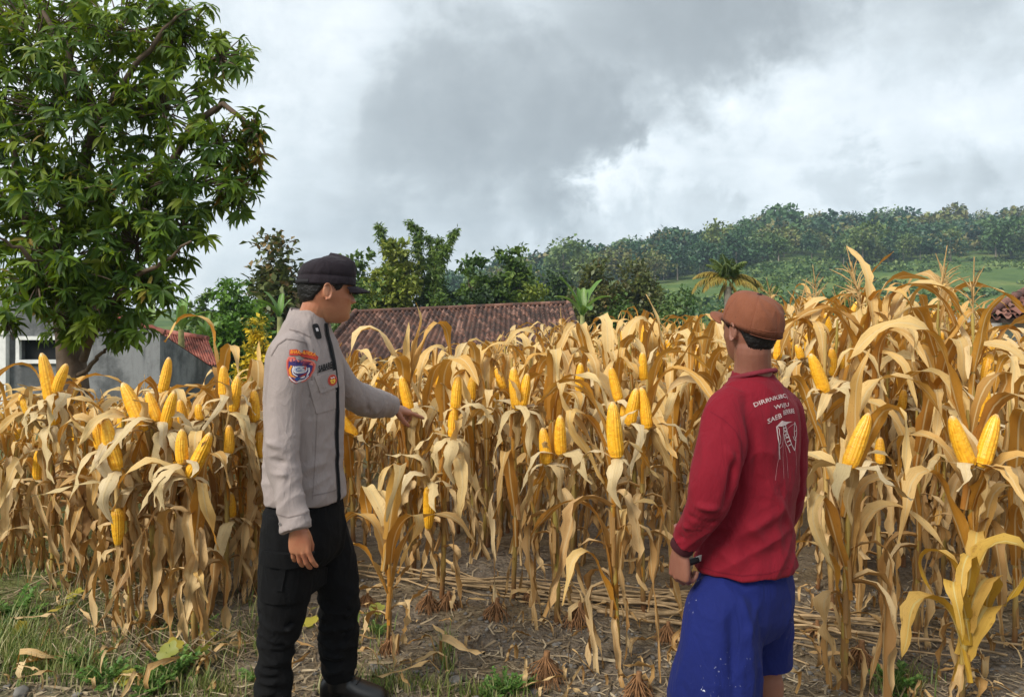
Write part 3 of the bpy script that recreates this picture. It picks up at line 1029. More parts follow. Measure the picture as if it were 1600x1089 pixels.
def grey_house():
    d = 18.0
    P = lambda px, py: at(px, py, d)
    r0 = P(250, 600)
    base = Vector((r0.x, d, gz1(r0.x, d)))
    t = thing('grey_house', 'weathered grey rendered house behind the mango tree with a dark window', 'house', base)
    g = gz1(-10, d) - 0.3
    # front wall with a real window opening (35..120, 530..565)
    poly_x = [P(-160, 0).x, P(33, 0).x, P(118, 0).x, P(250, 0).x]
    top = lambda x: float(np.interp(x, [P(-160, 0).x, P(60, 0).x, P(250, 0).x], [P(0, 438).z, P(0, 452).z, P(0, 522).z]))
    zt, zb = P(0, 531).z, P(0, 562).z
    mb = MB()
    th = 0.2

    def slab(x0, x1, za0, za1, zb0, zb1):
        V = [(x0, d, za0), (x1, d, za1), (x1, d, zb1), (x0, d, zb0), (x0, d + th, za0), (x1, d + th, za1), (x1, d + th, zb1), (x0, d + th, zb0)]
        mb.add(np.array(V) - np.array(base), np.array([(0, 1, 2, 3), (5, 4, 7, 6), (4, 0, 3, 7), (1, 5, 6, 2), (3, 2, 6, 7), (4, 5, 1, 0)]))
    slab(poly_x[0], poly_x[1], g, g, top(poly_x[0]), top(poly_x[1]))
    slab(poly_x[1], poly_x[2], g, g, zb, zb)
    slab(poly_x[1], poly_x[2], zt, zt, top(poly_x[1]), top(poly_x[2]))
    slab(poly_x[2], poly_x[3], g, g, top(poly_x[2]), top(poly_x[3]))
    # side and back walls, falling away to the rear
    x1 = poly_x[3]
    V = [(x1 - 0.2, d + th, g), (x1, d + th, g), (x1, d + 4.5, g), (x1 - 0.2, d + 4.5, g), (x1 - 0.2, d + th, top(x1) - 0.05), (x1, d + th, top(x1) - 0.05), (x1, d + 4.5, top(x1) - 1.5), (x1 - 0.2, d + 4.5, top(x1) - 1.5)]
    mb.add(np.array(V) - np.array(base), np.array([(0, 1, 5, 4), (1, 2, 6, 5), (2, 3, 7, 6), (3, 0, 4, 7), (4, 5, 6, 7)]))
    ob('wall', mb.mesh('grey_wall', WALL_GREY, smooth=False), t)
    xl, xr = poly_x[1], poly_x[2]
    zc = (zt + zb) / 2
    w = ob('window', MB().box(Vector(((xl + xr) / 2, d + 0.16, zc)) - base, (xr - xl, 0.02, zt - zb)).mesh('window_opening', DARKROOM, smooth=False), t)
    fm = MB()
    f = 0.085
    fm.box(Vector(((xl + xr) / 2, d - 0.02, zt + f / 2)) - base, (xr - xl + 2 * f, 0.1, f))
    fm.box(Vector(((xl + xr) / 2, d - 0.02, zb - f / 2)) - base, (xr - xl + 2 * f, 0.12, f))
    fm.box(Vector((xl - f / 2, d - 0.02, zc)) - base, (f, 0.1, zt - zb))
    fm.box(Vector((xr + f / 2, d - 0.02, zc)) - base, (f, 0.1, zt - zb))
    ob('frame', fm.mesh('window_frame', FRAME_W, smooth=False), w)
    # white pilaster at the left
    pm = MB()
    pm.box(Vector((P(8, 0).x, d - 0.08, (g + P(0, 522).z) / 2)) - base, (0.22, 0.14, P(0, 522).z - g))
    pm.box(Vector((P(8, 0).x, d - 0.09, P(0, 520).z)) - base, (0.30, 0.2, 0.08))
    ob('pilaster', pm.mesh('pilaster', FRAME_W, smooth=False), t)
    # verge tiles on the sloping wall top
    xs = np.linspace(P(60, 0).x, P(253, 0).x, 19)
    for i in range(18):
        a, b = xs[i], xs[i + 1]
        p0 = Vector((a, d + 0.08, top(a) + 0.04)) - base
        p1 = Vector((b + 0.03, d + 0.08, top(b) + 0.025)) - base
        ob('tile', MB().tube([p0, p1], [0.085, 0.08], 7, rnd=i * 0.37 % 1).mesh('verge_tile', TILE_RED), t)
    # roof sheet falling to the rear
    V = [(poly_x[0], d + 0.2, top(poly_x[0]) - .03), (P(60, 0).x, d + 0.2, top(P(60, 0).x) - .03), (x1, d + 0.2, top(x1) - .03), (x1, d + 4.6, top(x1) - 1.5), (poly_x[0], d + 4.6, top(poly_x[0]) - 1.5)]
    ob('roof', MB().add(np.array(V) - np.array(base), [np.array([(0, 1, 2, 3, 4)])]).mesh('rear_roof', TILE_RED, smooth=False), t)


grey_house()


def small_red_house():
    base = Vector((at(290, 560, 24).x, 24, gz1(-9, 24)))
    t = thing('small_house', 'small house with a bright red tiled roof right of the grey wall', 'house', base)
    L = lambda px, py, d: at(px, py, d) - base
    tile_roof(t, L(236, 566, 23.2), L(340, 570, 22.6), L(222, 514, 26), L(324, 530, 24.4), 26, 11, TILE_RED, 0, 3)
    a, b = L(246, 566, 23.9), L(334, 569, 23.3)
    zt = min(a.z, b.z) - 0.02
    mb = MB()
    mid = (a + b) / 2
    ang = math.atan2(b.y - a.y, b.x - a.x)
    M = Matrix.Rotation(ang, 4, 'Z')
    Ln = (b - a).length
    for u0, u1, z0, z1 in ((0, 0.28, -2.5, 0), (0.28, 0.50, -2.5, -0.36), (0.28, 0.50, -0.06, 0), (0.50, 1, -2.5, 0)):
        c = a.lerp(b, (u0 + u1) / 2)
        mb.box((c.x, c.y + 0.1, zt + (z0 + z1) / 2), (Ln * (u1 - u0), 0.2, z1 - z0), M)
    ob('wall', mb.mesh('small_house_wall', WALL_GREY, smooth=False), t)
    c = a.lerp(b, 0.39)
    ob('window', MB().box((c.x, c.y + 0.16, zt - 0.21), (Ln * 0.22, 0.03, 0.3), M).mesh('small_window', DARKROOM, smooth=False), t)


small_red_house()


def long_house():
    base = Vector((at(700, 560, 28).x, 28, gz1(-2, 28)))
    t = thing('long_house', 'long low house with a dark weathered clay tile roof behind the corn', 'house', base)
    L = lambda px, py, d: at(px, py, d) - base
    eL, eR, rL, rR = L(488, 568, 26), L(912, 552, 26), L(556, 488, 30.5), L(888, 474, 30.5)
    tile_roof(t, eL, eR, rL, rR, 46, 17, TILE_DARK, 300, 4)
    bL, bR = L(508, 560, 36), L(900, 545, 36)
    V = [rL, rR, bR, bL, rL - Vector((0, 0, .08)), rR - Vector((0, 0, .08)), bR - Vector((0, 0, .08)), bL - Vector((0, 0, .08))]
    ob('rear_roof', MB().add([tuple(v) for v in V], np.array([(0, 1, 2, 3), (7, 6, 5, 4), (0, 3, 7, 4), (1, 5, 6, 2), (3, 2, 6, 7)])).mesh('rear_roof', TILE_DARK, smooth=False), t)
    # hip end towards the left and gable on the right
    dn = Vector((0, 0, -1.6))
    a, b, c_ = eR + Vector((-.35, .5, -.15)), bR + Vector((-.35, -.5, -.15)), rR + Vector((-.3, 0, -.15))
    V = [a, b, c_, a + dn, b + dn]
    mb = MB().add([tuple(v) for v in V], [np.array([(0, 1, 2)]), np.array([(3, 4, 1, 0)])])
    a2, b2, c2 = eL + Vector((.5, .5, -.15)), bL + Vector((.5, -.5, -.15)), rL + Vector((.3, 0, -.15))
    V = [a2, b2, c2, a2 + dn, b2 + dn]
    mb.add([tuple(v) for v in V], [np.array([(0, 1, 2)]), np.array([(3, 4, 1, 0)])])
    mb.add([tuple(v) for v in (a, a2, a2 + dn, a + dn)], np.array([(0, 1, 2, 3)]))
    ob('wall', mb.mesh('long_house_wall', WALL_GREY, smooth=False), t)
    mv = MB()
    for (p, q) in ((eL, rL), (eR, rR)):
        for i in range(12):
            u, v = p.lerp(q, i / 12), p.lerp(q, (i + 1.06) / 12)
            ob('verge_tile', MB().tube([u + Vector((0, 0, .07)), v + Vector((0, 0, .06))], [0.11, 0.10], 6, rnd=i * 0.31 % 1).mesh('verge_tile', TILE_DARK), t)


long_house()


def right_house():
    base = Vector((at(1680, 560, 14).x, 14, gz1(9.5, 14)))
    t = thing('white_house', 'white walled house with a red tiled roof behind the corn at the right edge', 'house', base)
    L = lambda px, py, d: at(px, py, d) - base
    eL, eR, rL, rR = L(1541, 494, 13), L(1800, 490, 13), L(1622, 446, 16), L(1800, 446, 16)
    tile_roof(t, eL, eR, rL, rR, 15, 9, TILE_DUSTY, 300, 6)
    for i in range(9):
        u, v = eL.lerp(rL, i / 9), eL.lerp(rL, (i + 1.08) / 9)
        ob('verge_tile', MB().tube([u + Vector((0, 0, .05)), v + Vector((0, 0, .04))], [0.075, 0.07], 7, rnd=i * 0.31 % 1).mesh('verge_tile', TILE_DUSTY), t)
    x0, x1 = L(1571, 0, 13.6).x, L(1800, 0, 13.6).x
    zt, zm, g = L(0, 494, 13.6).z, L(0, 536, 13.6).z, -0.3
    y = 13.6 - base.y
    mb = MB().box(((x0 + x1) / 2, y + 0.1, (zt + zm) / 2), (x1 - x0, 0.2, zt - zm)).box((x0 + .1, y + 2.2, (zt + g) / 2), (0.2, 4.0, zt - g))
    mb.box(((x0 + x1) / 2 + .15, y + 0.22, (g + zm) / 2), (x1 - x0 - .3, 0.2, zm - g))
    ob('wall', mb.mesh('white_wall', WALL_WHITE, smooth=False), t)
    ob('ledge', MB().box(((x0 + x1) / 2, y - 0.02, zm), (x1 - x0 + .1, 0.36, 0.07)).mesh('ledge', FRAME_W, smooth=False), t)
    ob('shutter', MB().box((x0 + 0.02, y - 0.03, (zt + zm) / 2 + .03), (0.26, 0.05, 0.36), Matrix.Rotation(0.25, 4, 'Y')).mesh('shutter', plain('pale_green_paint', (0.36, 0.46, 0.40), 0.6, 0.1), smooth=False), t)


right_house()


def wire():
    a, b = at(150, 440, 20), at(420, 492, 34)
    pts = [a.lerp(b, i / 12) + Vector((0, 0, -0.25 * math.sin(PI * i / 12))) for i in range(13)]
    tag(ob('utility_wire', MB().tube(pts, 0.014, 5).mesh('utility_wire', plain('black_cable', (0.02, 0.02, 0.02)))), 'thin dark cable strung from the mango tree to the trees behind', 'wire')


wire()


# ================================================================== THE MANGO TREE
def mango_tree():
    rng = np.random.default_rng(31)
    D = 9.0
    s = D / FPX
    b = at(118, 600, D)
    base = Vector((b.x, D, gz1(b.x, D)))
    t = thing('mango_tree', 'big mango tree with long drooping leaves in front of the grey wall', 'tree', base)
    L = lambda px, py, dd=0.0: np.array(at(px, py, D + dd) - base)
    tr = MB()
    tr.tube([(0, 0, -0.1), L(116, 640), L(112, 570), L(108, 520)], [0.24, 0.19, 0.16, 0.15], 10)
    limbs = [([(110, 545, 0), (84, 450, -.1), (58, 385, -.3), (30, 290, -.4), (10, 180, -.3)], .12),
             ([(112, 530, 0), (98, 420, .1), (112, 310, .1), (150, 195, -.2), (110, 90, -.3), (70, 20, -.3)], .11),
             ([(115, 530, .1), (165, 430, .3), (235, 310, .4), (255, 200, .2), (280, 90, .1)], .10),
             ([(155, 445, .3), (230, 330, -.2), (300, 190, -.4), (345, 160, -.5), (385, 190, -.6), (410, 240, -.6)], .06),
             ([(130, 560, -.1), (175, 470, -.6), (235, 420, -.9), (300, 380, -1.0)], .05),
             ([(122, 590, -.1), (150, 560, -.3), (170, 545, -.4), (200, 530, -.5)], .03),
             ([(90, 470, -.2), (70, 440, -.8), (40, 400, -1.2), (0, 370, -1.4)], .05),
             ([(150, 200, -.2), (200, 120, -.4), (250, 50, -.5), (300, 10, -.5)], .05),
             ([(235, 310, .4), (310, 290, 0), (370, 290, -.2), (400, 310, -.2)], .04),
             ([(100, 420, .1), (0, 300, .6), (-120, 200, .8)], .08)]
    for pts, r in limbs:
        P = np.array([L(*p) for p in pts])
        u = np.linspace(0, 1, len(P))
        uu = np.linspace(0, 1, 14)
        Q = np.stack([np.interp(uu, u, P[:, q]) for q in range(3)], -1) + rng.normal(size=(14, 3)) * 0.018
        tr.tube(Q, np.linspace(r, r * 0.22, 14), 8)
    lobes = [(60, 50, 0, 130, 90, .9), (190, 40, 0, 120, 80, .9), (285, 50, -.2, 62, 62, .5), (345, 85, -.4, 50, 42, .35), (110, 170, -.3, 150, 90, 1.0), (255, 165, -.3, 95, 70, .7),
             (345, 215, -.5, 60, 48, .4), (395, 205, -.5, 24, 34, .2), (392, 262, -.4, 26, 44, .2), (60, 300, -.4, 110, 90, .9), (190, 290, -.3, 110, 85, .9), (300, 280, -.4, 80, 50, .6), (362, 300, -.4, 42, 40, .3),
             (215, 375, -.5, 85, 62, .7), (285, 350, -.5, 55, 36, .4), (100, 400, -.6, 105, 62, .7), (150, 455, -.6, 80, 55, .6), (225, 450, -.6, 52, 44, .4), (120, 500, -.6, 60, 42, .4), (190, 510, -.6, 44, 38, .3), (60, 435, -1.0, 66, 52, .4),
             (-70, 120, 0, 120, 160, 1.0), (-80, 330, -.2, 90, 120, .9), (10, 500, -1, 20, 20, .2)]
    tw = MB()
    pos, dirs, ups, Ls, rn, wt = [], [], [], [], [], []
    for (px, py, dd, rx, ry, rd) in lobes:
        m = int(0.0050 * rx * ry * 2.2) + 5
        for q in range(m):
            v = rdir(rng, 1)[0] * (0.25 + 0.80 * rng.random() ** 0.7)
            c = L(px + v[0] * rx, py + v[2] * ry, dd + v[1] * rd)
            n = rng.integers(8, 14)
            qpx, qpy = px + v[0] * rx, py + v[2] * ry
            tone = 0.14 + 0.56 * rng.random()
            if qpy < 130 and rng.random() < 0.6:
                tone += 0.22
            if rng.random() < 0.20:
                tone = 0.74 + 0.14 * rng.random()
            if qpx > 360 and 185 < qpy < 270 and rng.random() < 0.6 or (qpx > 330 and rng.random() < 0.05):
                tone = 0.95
            ax = np.array([v[0] * 0.8, v[1] * 0.8 - 0.25, 0.15]) + rng.normal(size=3) * 0.6
            ax /= np.linalg.norm(ax)
            az = rng.random() * 2 * PI + np.arange(n) * 2.4
            e1 = np.cross(ax, [0.3, 0.2, 1.0])
            e1 /= np.linalg.norm(e1)
            e2 = np.cross(ax, e1)
            el = np.radians(rng.uniform(10, 50, n))
            dv = np.cos(el)[:, None] * (np.cos(az)[:, None] * e1 + np.sin(az)[:, None] * e2) + np.sin(el)[:, None] * ax
            dv = dv + np.array([0, 0, -0.62])
            pos.append(c + ax * rng.uniform(-0.05, 0.03, (n, 1)))
            dirs.append(dv)
            ups.append(np.tile(ax + np.array([0, 0, 0.6]), (n, 1)))
            Ls.append(rng.uniform(0.12, 0.23, n) * (1.0 if rng.random() < .8 else .7))
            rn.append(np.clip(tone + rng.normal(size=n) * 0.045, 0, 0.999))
            inw = L(px, py, dd) - c
            inw = inw / (np.linalg.norm(inw) + 1e-6)
            tw.tube([c + inw * 0.30 + np.array([0, 0, -0.04]), c + inw * 0.12 - np.array([0, 0, .01]), c], [0.010, 0.007, 0.004], 4, cap=False)
    pos, dirs, ups, Ls, rn = (np.concatenate(a) for a in (pos, dirs, ups, Ls, rn))
    m_leaf = mango_mat()
    world_y = pos[:, 1]
    px_ = 800 + (pos[:, 0] + base.x) / (pos[:, 1] + base.y) * FPX
    score = pos[:, 1] + np.where((px_ < 0), 3, 0)
    front = np.argsort(score)[:300]
    isf = np.zeros(len(pos), bool)
    isf[front] = True
    V = np.array([(0, 0, 0), (0.30, 0.42, 0.05), (0.33, 0, 0.0), (0.30, -0.42, 0.05), (0.66, 0.40, -0.03), (0.68, 0, -0.09), (0.66, -0.40, -0.03), (1, 0, -0.26)])
    F = np.array([(0, 2, 1, 1), (0, 3, 2, 2), (1, 2, 5, 4), (2, 3, 6, 5), (4, 5, 7, 7), (5, 6, 7, 7)])
    F3 = np.array([(0, 2, 1), (0, 3, 2), (1, 2, 5), (1, 5, 4), (2, 3, 6), (2, 6, 5), (4, 5, 7), (5, 6, 7)])
    mb = MB()
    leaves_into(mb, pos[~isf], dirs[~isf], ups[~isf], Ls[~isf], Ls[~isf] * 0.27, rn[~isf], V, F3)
    tag(ob('crown', mb.mesh('mango_crown', m_leaf), t), kind='stuff')
    ob('trunk', tr.mesh('mango_trunk', BARK), t)
    ob('twigs', tw.mesh('mango_twigs', BARK), t)
    lm = []
    for j in range(5):
        u = MB()
        u.add(V, F3, rnd=0.1 + 0.17 * j)
        lm.append(u.mesh('mango_leaf', m_leaf_single(j)))
    R = frames(dirs[isf], ups[isf])
    for i, (p, l) in enumerate(zip(pos[isf], Ls[isf])):
        M = Matrix.Translation(p) @ Matrix(R[i].tolist()).to_4x4() @ Matrix.Diagonal((l, l * 0.27, l, 1))
        ob('leaf', lm[i % 5], t, M=M)


M_STOPS = [(0, (0.014, 0.036, 0.006)), (0.35, (0.038, 0.088, 0.010)), (0.6, (0.085, 0.155, 0.014)), (0.82, (0.145, 0.21, 0.018)), (0.90, (0.21, 0.26, 0.035)), (0.93, (0.22, 0.15, 0.03)), (1.0, (0.26, 0.14, 0.03))]


def mango_mat():
    m, k = new_mat('mango_leaves')
    a = k.add('ShaderNodeAttribute', attribute_name='rnd').outputs['Fac']
    c = k.ramp(a, M_STOPS)
    finish(k, c, 0.5, spec=0.22, trans=k.mix(0.6, c, (0.24, 0.33, 0.012)), tfac=0.36)
    return m


_ml = []


def m_leaf_single(j):
    if not _ml:
        _ml.append(mango_mat())
    return _ml[0]


mango_tree()

# ================================================================== THE CORN
def leaf_arrays(L, W, a0, hang, s0, s1, n=16, across=4, fold=0.45, rip=0.012, twist=0.0, lat=0.0, seed=0, kink=None, rag=0.14, curl=0.0, sheath=True, taper=2.2):
    """a strap leaf that leaves the stalk (axis x=0) at elevation a0, arches between s0 and s1 and ends hanging at -hang"""
    rng = np.random.default_rng(seed)
    s = np.linspace(0, 1, n + 1)
    ang = a0 - (a0 + hang) * sstep(s0, s1, s)
    if kink is not None:
        ang = ang - kink[1] * sstep(kink[0] - 0.03, kink[0] + 0.03, s)
        ang = np.maximum(ang, -1.75)
    ang = ang + np.cumsum(rng.normal(size=n + 1)) * 0.05
    ds = L / n
    x = np.concatenate([[0], np.cumsum(np.cos(ang[:-1]) * ds)]) + 0.014
    z = np.concatenate([[0], np.cumsum(np.sin(ang[:-1]) * ds)])
    ph = rng.random() * 6
    y = lat * s ** 2 * L + 0.018 * np.sin(s * 7 + ph) * s
    T = np.stack([np.cos(ang), 0 * s, np.sin(ang)], -1)
    tw = twist * s ** 1.5 + 0.25 * np.sin(s * 5 + ph) * s
    S0 = np.array([0, 1.0, 0])
    N0 = np.cross(T, S0)
    N0 = -N0 if N0[0, 2] < 0 else N0
    S = np.cos(tw)[:, None] * S0 + np.sin(tw)[:, None] * N0
    N = np.cos(tw)[:, None] * N0 - np.sin(tw)[:, None] * S0
    prof = (0.62 + 0.38 * sstep(0.0, 0.28, s)) * np.clip(1 - s ** taper, 0.0, 1) ** 0.72
    prof = prof + 0.015
    w = W * prof
    us = np.linspace(-1, 1, across + 1)
    fr = 16 + 8 * rng.random()
    G = np.zeros((n + 1, across + 1, 3))
    cen = np.stack([x, y, z], -1)
    for j, u in enumerate(us):
        e = 1 + rag * rng.normal(size=n + 1) * (abs(u) > 0.9)
        r = rip * np.sin(fr * s + (0 if u < 0 else 1.9) + ph) * abs(u) ** 1.6 * sstep(0.05, 0.3, s)
        c = fold * (1 - 0.6 * s) + curl * s
        off = u * w / 2 * e
        G[:, j] = cen + S * (off * np.cos(c))[:, None] + N * (np.abs(off) * np.sin(c) + r)[:, None]
    uv = np.stack(np.meshgrid(s, (us + 1) / 2, indexing='ij'), -1)[..., ::-1].reshape(-1, 2)
    mb = MB().grid(G, uv=uv)
    if sheath:
        hs = np.array([-0.15, -0.07, 0.0])
        th = np.linspace(-1.9, 1.9, 6)
        r = np.array([0.0135, 0.0150, 0.0175])
        Sg = np.zeros((3, 6, 3))
        for i in range(3):
            Sg[i] = np.stack([r[i] * np.cos(th), r[i] * np.sin(th), np.full(6, hs[i]) - (0.02 * np.abs(th) if i == 2 else 0)], -1)
        mb.grid(Sg, uv=np.stack(np.meshgrid(np.linspace(0, .15, 3), np.linspace(0, 1, 6), indexing='ij'), -1)[..., ::-1].reshape(-1, 2))
    return mb


R_ = math.radians
LEAVES = {}


def leaf_set(kind, specs, mat):
    LEAVES[kind] = []
    for sp in specs:
        mb = leaf_arrays(**sp)
        lo = dict(sp)
        lo.update(n=8, across=2, sheath=False)
        LEAVES[kind].append((mb.mesh('corn_leaf_' + kind, mat), leaf_arrays(**lo).arrays()))


_r = np.random.default_rng(4)
U = _r.uniform
leaf_set('arch', [dict(L=U(.58, .80), W=U(.062, .098), a0=R_(U(54, 80)), hang=R_(U(38, 96)), s0=U(.08, .34), s1=U(.62, 1.0), fold=U(.3, .6), rip=U(.006, .014), twist=U(-.9, .9), lat=U(-.12, .12), seed=i) for i in range(14)], MAT['leaf'])
leaf_set('fold', [dict(L=U(.56, .76), W=U(.060, .094), a0=R_(U(58, 80)), hang=R_(U(5, 35)), s0=U(.1, .3), s1=U(.6, .9), kink=(U(.28, .5), U(.9, 1.7)), fold=U(.2, .5), rip=U(.006, .016), twist=U(-1.2, 1.2), lat=U(-.15, .15), seed=40 + i) for i in range(9)], MAT['leaf'])
leaf_set('up', [dict(L=U(.42, .62), W=U(.055, .078), a0=R_(U(76, 88)), hang=R_(U(-70, -25)), s0=U(.3, .5), s1=1.0, fold=U(.5, .8), rip=.005, twist=U(-.4, .4), seed=60 + i) for i in range(6)], MAT['leaf'])
leaf_set('hang', [dict(L=U(.46, .80), W=U(.024, .076), a0=R_(U(10, 55)), hang=R_(U(84, 97)), s0=0.0, s1=U(.16, .34), fold=U(.5, 1.0), rip=U(.012, .022), twist=U(-3.0, 3.0), lat=U(-.1, .1), seed=80 + i, rag=.22, curl=U(0, .7)) for i in range(13)], MAT['deadleaf'])
leaf_set('yellow', [dict(L=U(.55, .72), W=U(.09, .12), a0=R_(U(60, 80)), hang=R_(U(60, 100)), s0=U(.1, .3), s1=U(.6, .8), fold=U(.4, .7), rip=U(.005, .010), twist=U(-.5, .5), seed=100 + i) for i in range(5)], MAT['yleaf'])
leaf_set('husk', [dict(L=U(.15, .34), W=U(.045, .075), a0=R_(U(-15, 40)), hang=R_(U(55, 96)), s0=0.0, s1=U(.25, .7), n=9, fold=U(-.5, .1), rip=U(.004, .010), twist=U(-1.1, 1.1), lat=U(-.2, .2), seed=120 + i, sheath=False, taper=1.6) for i in range(9)], MAT['husk'])
leaf_set('huskup', [dict(L=U(.13, .22), W=U(.045, .06), a0=R_(U(72, 86)), hang=R_(U(-60, -10)), s0=.3, s1=1.0, n=9, fold=U(.5, .9), rip=.004, twist=U(-.3, .3), seed=140 + i, sheath=False, taper=1.7) for i in range(4)], MAT['husk'])


def ear_mesh(seed, rows=14, kern=30, L=0.20, R=0.0255):
    rng = np.random.default_rng(seed)
    nu, nv = rows * 4, kern * 3
    a = np.arange(nu)
    v = np.linspace(0, 1, nv + 1)
    prof = R * (0.80 + 0.20 * sstep(0, 0.12, v)) * np.clip(1 - np.clip((v - 0.30) / 0.72, 0, 1) ** 2.3, 0.02, 1) ** 0.62
    A, Vv = np.meshgrid(a, np.arange(nv + 1), indexing='ij')
    row = A // 4
    fa = (A % 4) / 4.0
    fv = ((Vv + (row % 2) * 1.5) % 3) / 3.0
    bump = 0.0030 * (np.sin(PI * fa) ** 0.7) * (0.50 + 0.5 * np.sin(PI * fv) ** 0.8) + 0.0002 * rng.normal(size=A.shape)
    wob = 0.03 * np.sin(v * 9 + seed)
    r = prof[None, :] + bump * sstep(1.02, 0.9, v)[None, :]
    th = 2 * PI * (A + 0.0) / nu + wob[None, :] * 1.2
    G = np.stack([r * np.cos(th), r * np.sin(th), L * v[None, :] + 0 * th], -1)
    bend = 0.006 * np.sin(v * 2.2 + seed)
    G[..., 0] += bend[None, :]
    kr = rng.random((rows, kern + 3))
    rn = kr[row, ((Vv + (row % 2) * 1.5) // 3).astype(int)]
    uv = np.stack([A / nu, Vv / nv], -1).reshape(-1, 2)
    mb = MB()
    mb.grid(G, uv=uv, rnd=rn, closed_u=True)
    mb.tube([(bend[0], 0, -0.012), (bend[0], 0, 0.004)], [0.012, R * 0.85], 10, rnd=0.9)
    return mb.mesh('ear', MAT['kernel'])


EARS = [ear_mesh(i, 14 + 2 * (i % 2), 28 + 2 * i, R=0.0245 + 0.001 * (i % 3)) for i in range(4)]


def stalk_arrays(seed, sides=8, n=27):
    rng = np.random.default_rng(seed)
    z = np.linspace(0, 1, n)
    nodes = np.cumsum(np.r_[0.05, 0.09 + 0.02 * rng.random(9)])
    r = 0.0125 * (1 - 0.55 * z ** 1.3)
    for q in nodes:
        r = r + 0.0028 * np.exp(-((z - q) / 0.012) ** 2)
    x = 0.012 * np.sin(z * 4 + seed)
    y = 0.012 * np.cos(z * 3 + seed * 2) - 0.012 * math.cos(seed * 2)
    x = x - x[0]
    P = np.stack([x, y, z], -1)
    mb = MB()
    th = np.linspace(0, 2 * PI, sides, endpoint=False)
    G = np.zeros((n, sides, 3))
    for i in range(n):
        G[i] = P[i] + np.stack([r[i] * np.cos(th), r[i] * np.sin(th), 0 * th], -1)
    uv = np.stack(np.meshgrid(z, np.linspace(0, 1, sides), indexing='ij'), -1)[..., ::-1].reshape(-1, 2)
    mb.grid(G, uv=uv, closed_v=True)
    return mb, P


STALKS = []
for i in range(5):
    mb, P = stalk_arrays(i)
    lo, _ = stalk_arrays(i, 4, 10)
    STALKS.append((mb.mesh('corn_stalk', MAT['stalk']), P, lo.arrays()))


def tassel_mesh(seed):
    rng = np.random.default_rng(seed)
    mb = MB().tube([(0, 0, 0), (0.004, 0, 0.12), (0.006, 0.004, 0.30)], [0.004, 0.005, 0.002], 5)
    for i in range(11):
        h = 0.03 + 0.012 * i
        a = i * 2.4
        el = rng.uniform(0.5, 1.25)
        l = rng.uniform(0.10, 0.18)
        d0 = np.array([math.cos(a) * math.cos(el), math.sin(a) * math.cos(el), math.sin(el)])
        p = np.array([0, 0, h])
        mb.tube([p, p + d0 * l * 0.5, p + d0 * l + np.array([0, 0, -0.02])], [0.0028, 0.0035, 0.0012], 4)
    return mb.mesh('tassel', MAT['tassel'])


TASSELS = [tassel_mesh(i) for i in range(3)]
N_PLANT = 0


def plant_plan(rng, H, n, style):
    """where the leaves of one plant sit: (height share, kind, azimuth, scale, lean)"""
    out = []
    az = rng.random() * 2 * PI
    for k in range(n):
        h = 0.16 + 0.80 * (k + 0.3 * rng.random()) / n
        az += PI + rng.normal() * 0.55
        q = rng.random()
        if style == 'yellow':
            kind = 'yellow' if h > 0.3 else 'hang'
        elif h < 0.50:
            kind = 'hang' if q < 0.80 else 'arch'
        elif h < 0.62:
            kind = 'hang' if q < 0.3 else ('arch' if q < 0.7 else 'fold')
        elif h < 0.90:
            kind = 'arch' if q < 0.68 else ('fold' if q < 0.92 else 'hang')
        else:
            kind = 'arch' if q < 0.60 else ('up' if q < 0.85 else 'fold')
        sc_ = (0.80 + 0.35 * rng.random()) * (1.0 if h < 0.85 else 0.85)
        if h < 0.3:
            sc_ *= 0.72
        out.append((h, kind, az, sc_, rng.normal() * 0.12))
    return out


EAR_AXES = []        # the hero ears: (foot, tip); no leaf is grown across the front of one


def hides_ear(V, M):
    if not EAR_AXES:
        return False
    M = np.array(M)
    W = V @ M[:3, :3].T + M[:3, 3]
    d = np.maximum(W[:, 1], 0.5)
    q = np.stack([W[:, 0] / d, (W[:, 2] - EYE) / d], -1)
    for a, b, dist, hw in EAR_AXES:
        sel = d < dist - 0.005
        if not sel.any():
            continue
        Q = q[sel]
        ab = b - a
        t = np.clip(((Q - a) @ ab) / (ab @ ab), 0, 1)
        if ((np.linalg.norm(Q - (a + t[:, None] * ab), axis=1) < hw) & (t > 0.04)).sum() > 1:
            return True
    return False


